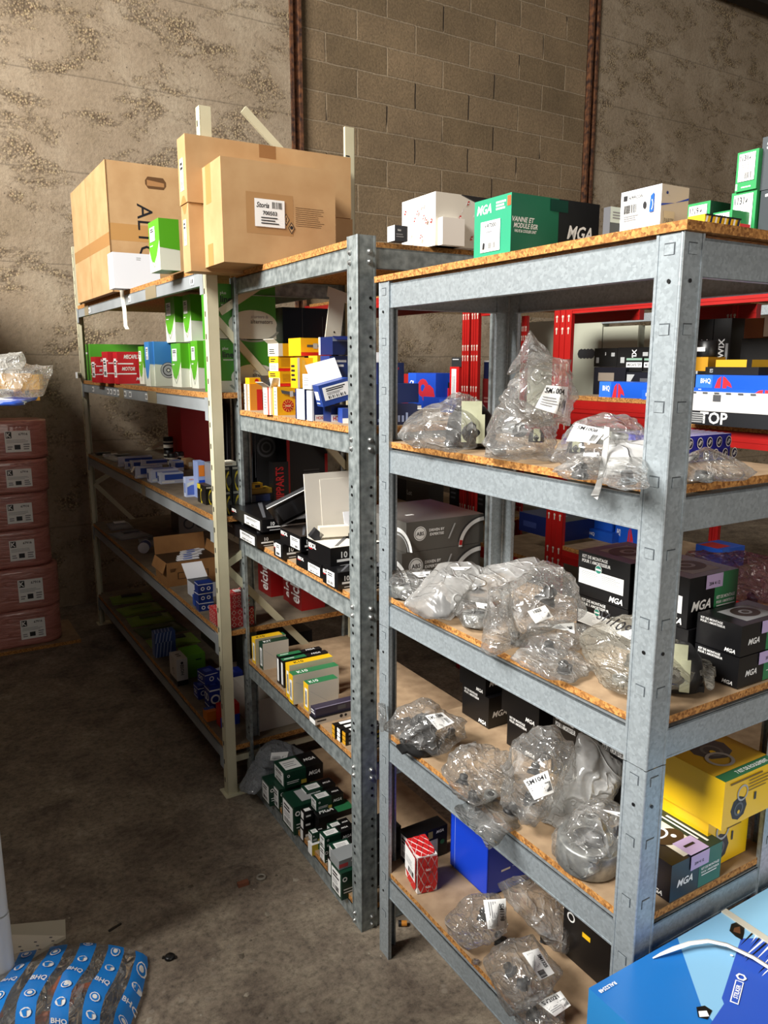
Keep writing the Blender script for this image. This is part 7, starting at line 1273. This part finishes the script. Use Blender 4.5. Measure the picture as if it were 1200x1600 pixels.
bag('b6', 'clear bag lying right of the front upright on the second shelf', inside=('dark steel ring in the bag right of the front upright on the second shelf',))
bag('a1', 'small clear bag at the left end of the third shelf', inside=('steel ring in the small bag at the left end of the third shelf',), code='SM')
bag('a2', 'large milky grey bag with a box like shape on the third shelf', MILKY, .006, ('black mount in the left half of the large milky grey bag', 'black mount in the right half of the large milky grey bag'))
bag('a3', 'small clear bag holding a bright bearing in front of the large milky bag', inside=('bright steel bearing in the small bag at the front of the third shelf',))
bag('a4', 'crumpled clear bag with a pointed top in the middle of the third shelf', amp=.013, code='1022', inside=('black mount at the bottom of the crumpled pointed bag on the third shelf', 'black mount high in the crumpled pointed bag on the third shelf'))
bag('a5', 'clear bag with a black part lying below the crumpled pointed bag on the third shelf', code='SM', inside=('black rubber mount in the bag below the crumpled pointed one',))
bag('a6', 'flat dark clear bag at the front edge in the middle of the third shelf', inside=('black mount in the flat bag at the front edge of the third shelf',))
def scrawl(o, org, onbag):
    d = BAG['a7']; C = Vector(d['C']); Vd = Vector(d['V']).normalized(); rt = Vd.cross(Vector((0, 0, 1))).normalized(); up = rt.cross(Vd)
    V, F, ar = glyphs('SM1093', False, True); c0 = C + up*.095 - rt*.045 - Vd*.1; b = MB()
    b.geo([onbag(c0 + rt*(x*.017*math.cos(.5) + y*.022*math.sin(.5)) + up*(y*.022*math.cos(.5) - x*.017*math.sin(.5)), .002) - org for x, y in V], F, INK); b.build('handwriting', o)
bag('a7', 'large round clear bag with black handwriting beside the front upright on the third shelf', plastic('yellowed_polythene', .2, '#d6d1c2', .14, 18, .35), .008, ('dark bracket with a pale plate in the large handwritten bag', 'bright ring in the large handwritten bag', 'black mount in the left of the large handwritten bag'), extra=scrawl)
bag('a8', 'purple tinted clear bag at the back of the third shelf, behind the lilac stickered boxes', plastic('purple_film', .4, '#8a4a6a', .15, 14, .35), .010, ('black part in the purple tinted bag at the back of the third shelf',))
b = MB(); b.box(0, 0, 0, .09, .16, .09, m('#9c2430', .5)); b.box(.0, -.001, .02, .09, .001, .03, m('#d2c1c4')); o = b.build('parts_box'); place(o, 'R1', .255, .02, 1.046); tag(o, 'red box inside the purple tinted bag', 'box') if False else bpy.data.objects.remove(o)
bag('h', 'dark clear bag with a white label, alone at the left of the fourth shelf', amp=.012, code='SM1038', inside=('black mount at the left in the lone bag on the fourth shelf', 'black mount at the right in the lone bag on the fourth shelf'))
bag('i1', 'big clear bag slumping over the beam edge of the fourth shelf, above the blue bin', amp=.014, inside=('black mount in the slumping bag above the blue bin', 'steel ring in the slumping bag above the blue bin', 'black mount at the back of the slumping bag above the blue bin'))
bag('i2', 'big clear bag with a slanted white label behind the slumping bag', amp=.013, code='SM1041', inside=('black mount at the front of the bag with the slanted label', 'black mount at the back of the bag with the slanted label', 'black mount in the middle of the bag with the slanted label'))
bag('j', 'milky grey empty bag standing up beside the front upright on the fourth shelf', MILKY, .008)
bag('k', 'clear bag with two bearing rings at the front edge of the fourth shelf', code=None, inside=('upper bright bearing ring in the two ring bag on the fourth shelf', 'lower dark bearing ring in the two ring bag on the fourth shelf'))
bag('l', 'clear bag with a white label at the left of the bags on the bottom shelf', amp=.009, code='SM1198', inside=('black mount in the left bag on the bottom shelf', 'smaller black mount in the left bag on the bottom shelf'))
bag('m', 'clear bag with a bar code label, middle one on the bottom shelf', amp=.01, code='SM1325', inside=('black mount in the middle bag on the bottom shelf', 'smaller black mount in the middle bag on the bottom shelf'))
bag('n', 'long clear bag lying back against the beam at the bottom shelf', amp=.009, inside=('black mount in the long bag on the bottom shelf',))
bag('o', 'dark clear bag with a curved label at the bottom edge beside the red patterned box', amp=.008, code='SV2021', inside=('black mount in the bag with the curved label at the bottom edge',))
bag('bubble', 'roll of bubble wrap lying on green boxes at the bottom of the middle rack', BUBBLE, .008)
bag('r0a', 'white and clear bag with yellow parts sticking out at the left edge', plastic('bright_polythene', .22, '#f6f5ee', .14, 16, .4), .01)
bag('r0b', 'blue and white printed bag under the bag with yellow parts at the left edge', tex_mat('blue_white_print', '#dfe3e6', '#27479a', 22, .3, 0, 1, 0, 'vor', .35, .45), .004)
for i, (x, y, z, l_) in enumerate(((-.60, -.06, 1.56, .09), (-.66, -.08, 1.575, .13), (-.57, -.06, 1.55, .06))):
    b = MB(); b.box(0, 0, -.018, l_*.9, .05, .044, m('#e0a52c', .4)); b.box(.01, -.001, -.006, .012, .001, .018, INK); o = b.build('plastic_part'); place(o, 'R3', x - .03, y, z - .012*i, 20*(i-1)); tag(o, ('yellow plastic part in the bag at the left edge, on the right', 'long yellow plastic part in the bag at the left edge', 'small yellow plastic part low in the bag at the left edge')[i], 'part')

# ================================================================== pink wrapped paper roll packs
def pink_mat():
    mt, n, l, bs = newmat('pink_wrapped_paper')
    tc = n.new('ShaderNodeTexCoord'); mp = n.new('ShaderNodeMapping'); mp.inputs['Scale'].default_value = (6, 6, 30); mp.inputs['Rotation'].default_value = (.3, .2, 0); l.new(tc.outputs['Object'], mp.inputs[0])
    ns = nd(n, 'ShaderNodeTexNoise', Scale=1.6, Detail=5, Distortion=1.2); l.new(mp.outputs[0], ns.inputs['Vector'])
    r = ramp(n, [(.35, lin('#a2655a')), (.65, lin('#bf7f74'))]); l.new(ns.outputs['Fac'], r.inputs[0]); l.new(r.outputs[0], bs.inputs['Base Color'])
    bp = nd(n, 'ShaderNodeBump', Strength=.9, Distance=.008); l.new(ns.outputs['Fac'], bp.inputs['Height']); l.new(bp.outputs[0], bs.inputs['Normal'])
    bs.inputs['Roughness'].default_value = .28; bs.inputs['Coat Weight'].default_value = .4; return mt
PINK = pink_mat()
def rounded(w, d, r, n=6):
    P = []
    for cx, cy, a0 in ((w-r, r, -90), (w-r, d-r, 0), (r, d-r, 90), (r, r, 180)):
        for i in range(n+1):
            a = R(a0 + 90*i/n); P.append((cx + r*math.cos(a), cy + r*math.sin(a)))
    return P
zz = .022
for i in range(6):
    up = 5 - i; hgt = (.214, .24, .216, .206, .186, .216)[i]
    w, d = .50, .26; b = MB(); prof = [(.90, 0), (.985, .02), (1, .10), (1, .9), (.985, .98), (.90, 1)]
    ring = rounded(w, d, .11); cx, cy = w/2, d/2; V = []; k = len(ring)
    for s, t in prof: V += [(cx + (x-cx)*(s if t in (0, 1) else 1)*1.0 + (0 if t not in (.02, .98) else 0), cy + (y-cy)*s, t*hgt) for x, y in ring]
    F = [(j*k+a, j*k+(a+1) % k, (j+1)*k+(a+1) % k, (j+1)*k+a) for j in range(len(prof)-1) for a in range(k)]
    b.geo(V, F, PINK, True); b.geo(V[:k], [tuple(range(k))[::-1]], PINK); b.geo(V[-k:], [tuple(range(k))], PINK)
    if i == 1:
        for hx in (.13, .37): b.tube((hx, .13, hgt), (hx, .13, hgt+.0008), .035, .035, m('#4a2722'), 20)
    o = b.build('paper_roll_pack'); sh = (.0, .0, .03, .025, .02, .035)[i]
    place(o, 'R3', -.255 - w + (.012, .018, -.004, .0, .012, .024)[i], 2.06 + sh, zz); zz += hgt + .0015
    tag(o, 'pink wrapped pack of paper rolls, %s in the stack by the wall' % ('bottom one', 'second from below', 'third from below', 'fourth from below', 'fifth from below', 'topmost')[i], 'paper rolls', 'pink paper roll packs')
    fr = Frame((0, -.001, 0), (1, 0, 0), (0, 0, 1), w, hgt)
    sticker(o, fr, .54, .2, .80, .74, [('q', 'S', .05, .66, .27, .96, INK), ('t', 'S', 'K', .16, .81, .22, WHT, 0, 'b'), ('t', 'S', '67916', .72, .84, .12, INK, 0, 'b', .4), ('l', 'S', .06, .42, .9, .6, 3, GRYT, .3), ('q', 'S', .35, .12, .58, .34, INK), ('l', 'S', .08, .1, .28, .3, 2, GRYT), ('l', 'S', .7, .08, .95, .4, 3, GRYT)])
b = MB(); b.box(0, 0, 0, .95, .42, .02, CHIP, {'T': BOARD}); o = b.build('base_board'); place(o, 'R3', -1.11, 2.03, 0); tag(o, 'flat wooden board on the floor under the stack of pink packs', 'board')

# ================================================================== blue cartons in the foreground
b = MB(); TA, TB, TC = .344, .42, .62
STB = m('#1e6db8', .3)
b.box(0, 0, 0, TA, TB, TC, STB, {'L': m('#2f86c9', .3)}); fr = frames(TA, TB, TC); T_ = fr['T']
def tp(pts): return [((x + .124)/TA, (y + .437)/TB) for x, y in pts]
op_poly(b, T_, tp([(.093, -.0175), (.2195, -.0175), (.2195, -.437), (-.124+.03, -.437), (.0, -.137)]), m('#7eb1d3', .3))
op_poly(b, T_, tp([(.187, -.077), (.2195, -.095), (.2195, -.437), (-.06, -.437), (-.015, -.164), (.036, -.151), (.043, -.142), (.114, -.11)]), m('#2a4fae', .3))
for kx in range(26):
    y = -.085 - kx*.0068; x0 = .170 + .02*math.sin(kx*1.3) - kx*.0018
    op_poly(b, T_, tp([(x0, y - .002), (.2195, y + .004), (.2195, y + .0075), (x0 + .012, y + .0005)]), (BLK, WHT)[kx % 2]); T_.k -= 1
T_.k += 1
op_poly(b, T_, tp([(.183, -.069), (.186, -.055), (.204, -.046), (.2185, -.048), (.2195, -.062), (.204, -.072), (.185, -.081)]), BLK); op_poly(b, T_, tp([(.19, -.06), (.2, -.055), (.212, -.058), (.196, -.07)]), m('#5b3a24'))
op_poly(b, T_, tp([(-.008, -.133), (.006, -.138), (.008, -.15), (-.013, -.157), (-.022, -.147)]), BLK); op_poly(b, T_, tp([(-.012, -.14), (.0, -.146), (-.006, -.155), (-.02, -.148)]), MILK)
op_t(b, T_, 'RALS2548', *tp([(-.098, -.033)])[0], .016, WHT, 180, 'b', .14)
op_poly(b, T_, tp([(.052, -.165), (.100, -.142), (.094, -.131), (.046, -.154)]), WHT); op_poly(b, T_, tp([(.053, -.163), (.0975, -.1415), (.0935, -.133), (.049, -.1545)]), m('#2a4fae', .3))
op_t(b, T_, 'STILKER', *tp([(.0735, -.148)])[0], .016, WHT, 25, 'b', .11)
op_ring(b, T_, *tp([(.106, -.133)])[0], .02, .012, WHT, 6); op_ring(b, T_, *tp([(.135, -.095)])[0], .006, 0, WHT, 10)
o = b.build('filter_carton'); place(o, 'R1', -.124, -.437, 0); tag(o, 'large dark and light blue carton with a white strap in the lower right corner', 'carton')
q = MB(); S = [(.015, -.029, .002), (.030, -.033, .006), (.055, -.040, .011), (.085, -.048, .014), (.115, -.062, .016), (.135, -.085, .016), (.150, -.125, .014), (.158, -.17, .010), (.162, -.23, .003)]
A_ = []
for i, (x, y, z) in enumerate(S):
    j0, j1 = max(i-1, 0), min(i+1, len(S)-1); dx, dy = S[j1][0]-S[j0][0], S[j1][1]-S[j0][1]; L = math.hypot(dx, dy); nx, ny = -dy/L*.0035*(0.3+min(1, i/2)), dx/L*.0035*(0.3+min(1, i/2))
    for e in (0, .0009): A_ += [(x + nx + .124, y + ny + .437, TC + z + e), (x - nx + .124, y - ny + .437, TC + z + e)]
F = []
for i in range(len(S)-1): F += [(4*i+2, 4*i+3, 4*i+7, 4*i+6), (4*i, 4*i+4, 4*i+5, 4*i+1), (4*i, 4*i+2, 4*i+6, 4*i+4), (4*i+1, 4*i+5, 4*i+7, 4*i+3)]
q.geo(A_, F, WHT, True); q.build('strap', o)
q = MB(); q.box(TA - .004, 0, TC, .014, TB, .003, m('#b9b6a8', .5)); q.build('flap', o)
b = MB(); SK2 = m('#8fc3e2', .3); b.box(0, 0, 0, .40, .42, .615, SK2); fr = frames(.40, .42, .615)
op_poly(b, fr['T'], [(.10, .55), (.16, .55), (.42, 1), (.36, 1)], m('#e3d9e6')); op_poly(b, fr['T'], [(.17, .55), (.40, .55), (.8, 1), (.43, 1)], m('#cfc3da')); op_t(b, fr['T'], 'STILKER', .6, .8, .06, WHT, 30)
o = b.build('filter_carton'); place(o, 'R1', .24, -.437, 0); tag(o, 'pale blue carton beside the strapped carton at the right edge', 'carton')

# ================================================================== blue striped bag of clips on the floor
def stripe_bag():
    nx, ny = 44, 16; x0, x1, y0, y1 = -1.14, -.66, 1.36, 1.84; b = MB(); V = []
    def P(i, j, top):
        u, v = i/nx, j/ny; e = max(0, math.sin(math.pi*u)*math.sin(math.pi*min(1, v*.9 + .05)))**.5
        x = x0 + (x1-x0)*u + .10*(1-v) + .012*math.sin(v*9); y = y0 + (y1-y0)*v - .012*math.sin(u*7) + (.03*u if v > .9 else 0)
        z = .006 + (.095*e + .010*noise.noise(Vector((x*14, y*14, 2))) * e + .014*(1 - min(1, 2*noise.voronoi(Vector((x*12, y*12, 1)))[0][0]))*e if top else 0)
        return (x, y, z)
    SB = m('#2283da', .25)
    T = [P(i, j, True) for i in range(nx+1) for j in range(ny+1)]; Bt = [P(i, j, False) for i in range(nx+1) for j in range(ny+1)]
    for i in range(nx):
        st = (i + 1) % 7 < 4; f = [(i*(ny+1)+j, (i+1)*(ny+1)+j, (i+1)*(ny+1)+j+1, i*(ny+1)+j+1) for j in range(ny)]
        b.geo(T, f, SB if st else CLEAR, True) if False else None
    base = len(b.v); b.v += T; kS, kC = b.mat(SB), b.mat(CLEAR)
    for i in range(nx):
        for j in range(ny): b.f.append((base + i*(ny+1)+j, base + (i+1)*(ny+1)+j, base + (i+1)*(ny+1)+j+1, base + i*(ny+1)+j+1)); b.mi.append(kS if (i+1) % 7 < 4 else kC); b.sm.append(True)
    base = len(b.v); b.v += Bt
    for i in range(nx):
        for j in range(ny): b.f.append((base + i*(ny+1)+j, base + i*(ny+1)+j+1, base + (i+1)*(ny+1)+j+1, base + (i+1)*(ny+1)+j)); b.mi.append(kC); b.sm.append(True)
    def top(u, v, lift):
        x, y = u*nx, v*ny; i, j = min(int(x), nx-1), min(int(y), ny-1); fx, fy = x-i, y-j
        g0 = lambda a, c: Vector(T[a*(ny+1)+c])
        return (g0(i, j)*(1-fx) + g0(i+1, j)*fx)*(1-fy) + (g0(i, j+1)*(1-fx) + g0(i+1, j+1)*fx)*fy + Vector((0, 0, lift))
    for s in range(6):
        uc = (7*s + 8.0)/nx
        for k in range(9):
            vc = .96 - k*.115 - .03*(s % 3); kind = k % 3
            if vc < .05: continue
            if kind == 0:
                for ro, mt in ((.013, WHT), (.0105, SB), (.006, WHT)):
                    b.geo([top(uc + ro*math.cos(a*.6283)/.48, vc + ro*math.sin(a*.6283)/.48, .003 + (.013-ro)*.15) for a in range(10)], [tuple(range(10))], mt)
            elif kind == 1:
                b.geo([top(uc + .013*math.cos(a*.6283)/.48, vc + .013*math.sin(a*.6283)/.48, .003) for a in range(10)], [tuple(range(10))], WHT); b.geo([top(uc + x/.48, vc + y/.48, .0042) for x, y in ((-.004, -.011), (.003, -.011), (.002, .003), (.011, .006), (.0, .009), (-.01, .004))], [(0, 1, 2, 3, 4, 5)], SB)
            else:
                V, F, ar = glyphs('BHQ', True); b.geo([top(uc + (x*.016)/.48, vc + (y*.019)/.48, .003) for x, y in V], F, WHT)
    o = b.build('plastic_bag'); tag(o, 'clear bag with blue printed stripes lying on the floor in the lower left corner', 'bag'); return o
stripe_bag()
for i, (x, y) in enumerate(((-.86, 1.58), (-.79, 1.60), (-.95, 1.50), (-.74, 1.70), (-.83, 1.72), (-.98, 1.62))):
    b = MB(); b.tube((0, 0, 0), (.05, .02, .012), .011, .008, m('#d7662a', .4), 10); b.box(.03, .0, .0, .02, .03, .012, m('#d7662a', .4)); o = b.build('plastic_clip'); o.location = (x, y, .062); o.rotation_euler = (0, 0, i*1.1); tag(o, 'orange plastic clip inside the blue striped bag', 'clip', 'orange clips in the striped bag')

# ================================================================== odds and ends on the floor
b = MB(); P = [(-1.10, 1.99), (-.943, 2.012), (-.910, 1.935), (-1.02, 1.80)]; b.geo([(x, y, .002) for x, y in P] + [(x, y, .0035) for x, y in P], [(3, 2, 1, 0), (4, 5, 6, 7), (0, 1, 5, 4), (1, 2, 6, 5), (2, 3, 7, 6), (3, 0, 4, 7)], m('#c3bdaa', .6))
Q = [(-1.10, 1.95), (-.915, 1.945), (-.93, 1.93), (-1.02, 1.82)]; b.geo([(x, y, .004) for x, y in Q], [(0, 1, 2, 3)][0:0] or [(3, 2, 1, 0)], m('#e4dece', .6))
for k in range(9): b.box(-1.03 + .012*k, 1.90 + .006*k - .02*(k % 3), .0042, .008, .004, .0004, GREY)
o = b.build('printed_leaflet'); tag(o, 'crumpled pale printed leaflet on the floor behind the white post', 'leaflet')
b = MB(); b.box(-.017, -.008, 0, .034, .016, .012, m('#7d4a33', .8)); o = b.build('brick_chip'); o.location = (-.445, 2.169, 0); o.rotation_euler = (0, 0, .5); tag(o, 'small red brown brick chip on the aisle floor', 'brick chip')
b = MB(); b.lathe([(.010, 0), (.015, .001), (.016, .004), (.015, .007), (.010, .008), (.009, .004)], m('#8d877b', .15), 24, None, True); o = b.build('plastic_ring'); o.location = (-.393, 2.203, 0); tag(o, 'small clear plastic ring on the floor beside the brick chip', 'ring')
b = MB(); b.lathe([(0, 0), (.014, 0), (.014, .006), (.010, .009), (0, .009)], BLK, 14); b.box(-.02, -.004, 0, .04, .008, .004, BLK); o = b.build('black_stopper'); o.location = (-.594, 1.865, 0); tag(o, 'small black cap on the floor near the striped bag', 'cap')
b = MB(); b.box(-.02, -.003, 0, .04, .006, .004, m('#17120e')); o = b.build('wood_splinter'); o.location = (-.785, 1.981, 0); o.rotation_euler = (0, 0, .9); tag(o, 'thin dark splinter on the floor left of the black cap', 'splinter')
b = MB(); b.tube((-.012, 0, .008), (.012, 0, .008), .008, .008, m('#c8822c'), 12); b.tube((-.013, 0, .008), (-.004, 0, .008), .0085, .0085, INK, 12); o = b.build('spark_plug'); o.location = (.055, 1.99, 0); tag(o, 'small orange and black plug on the floor under the near rack', 'plug')
random.seed(11); b = MB()
for i in range(110):
    x, y = (random.gauss(-.35, .22), random.gauss(2.1, .25)) if i % 2 else (random.uniform(-1.2, .1), random.uniform(1.7, 3.6))
    s = random.uniform(.002, .0045) if i % 5 else random.uniform(.006, .014); V = [(x + s*math.cos(a)*random.uniform(.6, 1.3), y + s*math.sin(a)*random.uniform(.6, 1.3), 0) for a in (0, 1.2, 2.4, 3.8, 5.1)]; b.geo(V + [(x, y, min(s*.6, .002))], [(k, (k+1) % 5, 5) for k in range(5)], (m('#857b6c', .9), m('#958b7b', .9), m('#5f5649', .9))[i % 3])
o = b.build('grit'); tag(o, 'scattered pale grit and crumbs on the concrete floor', 'grit', None, 'stuff')
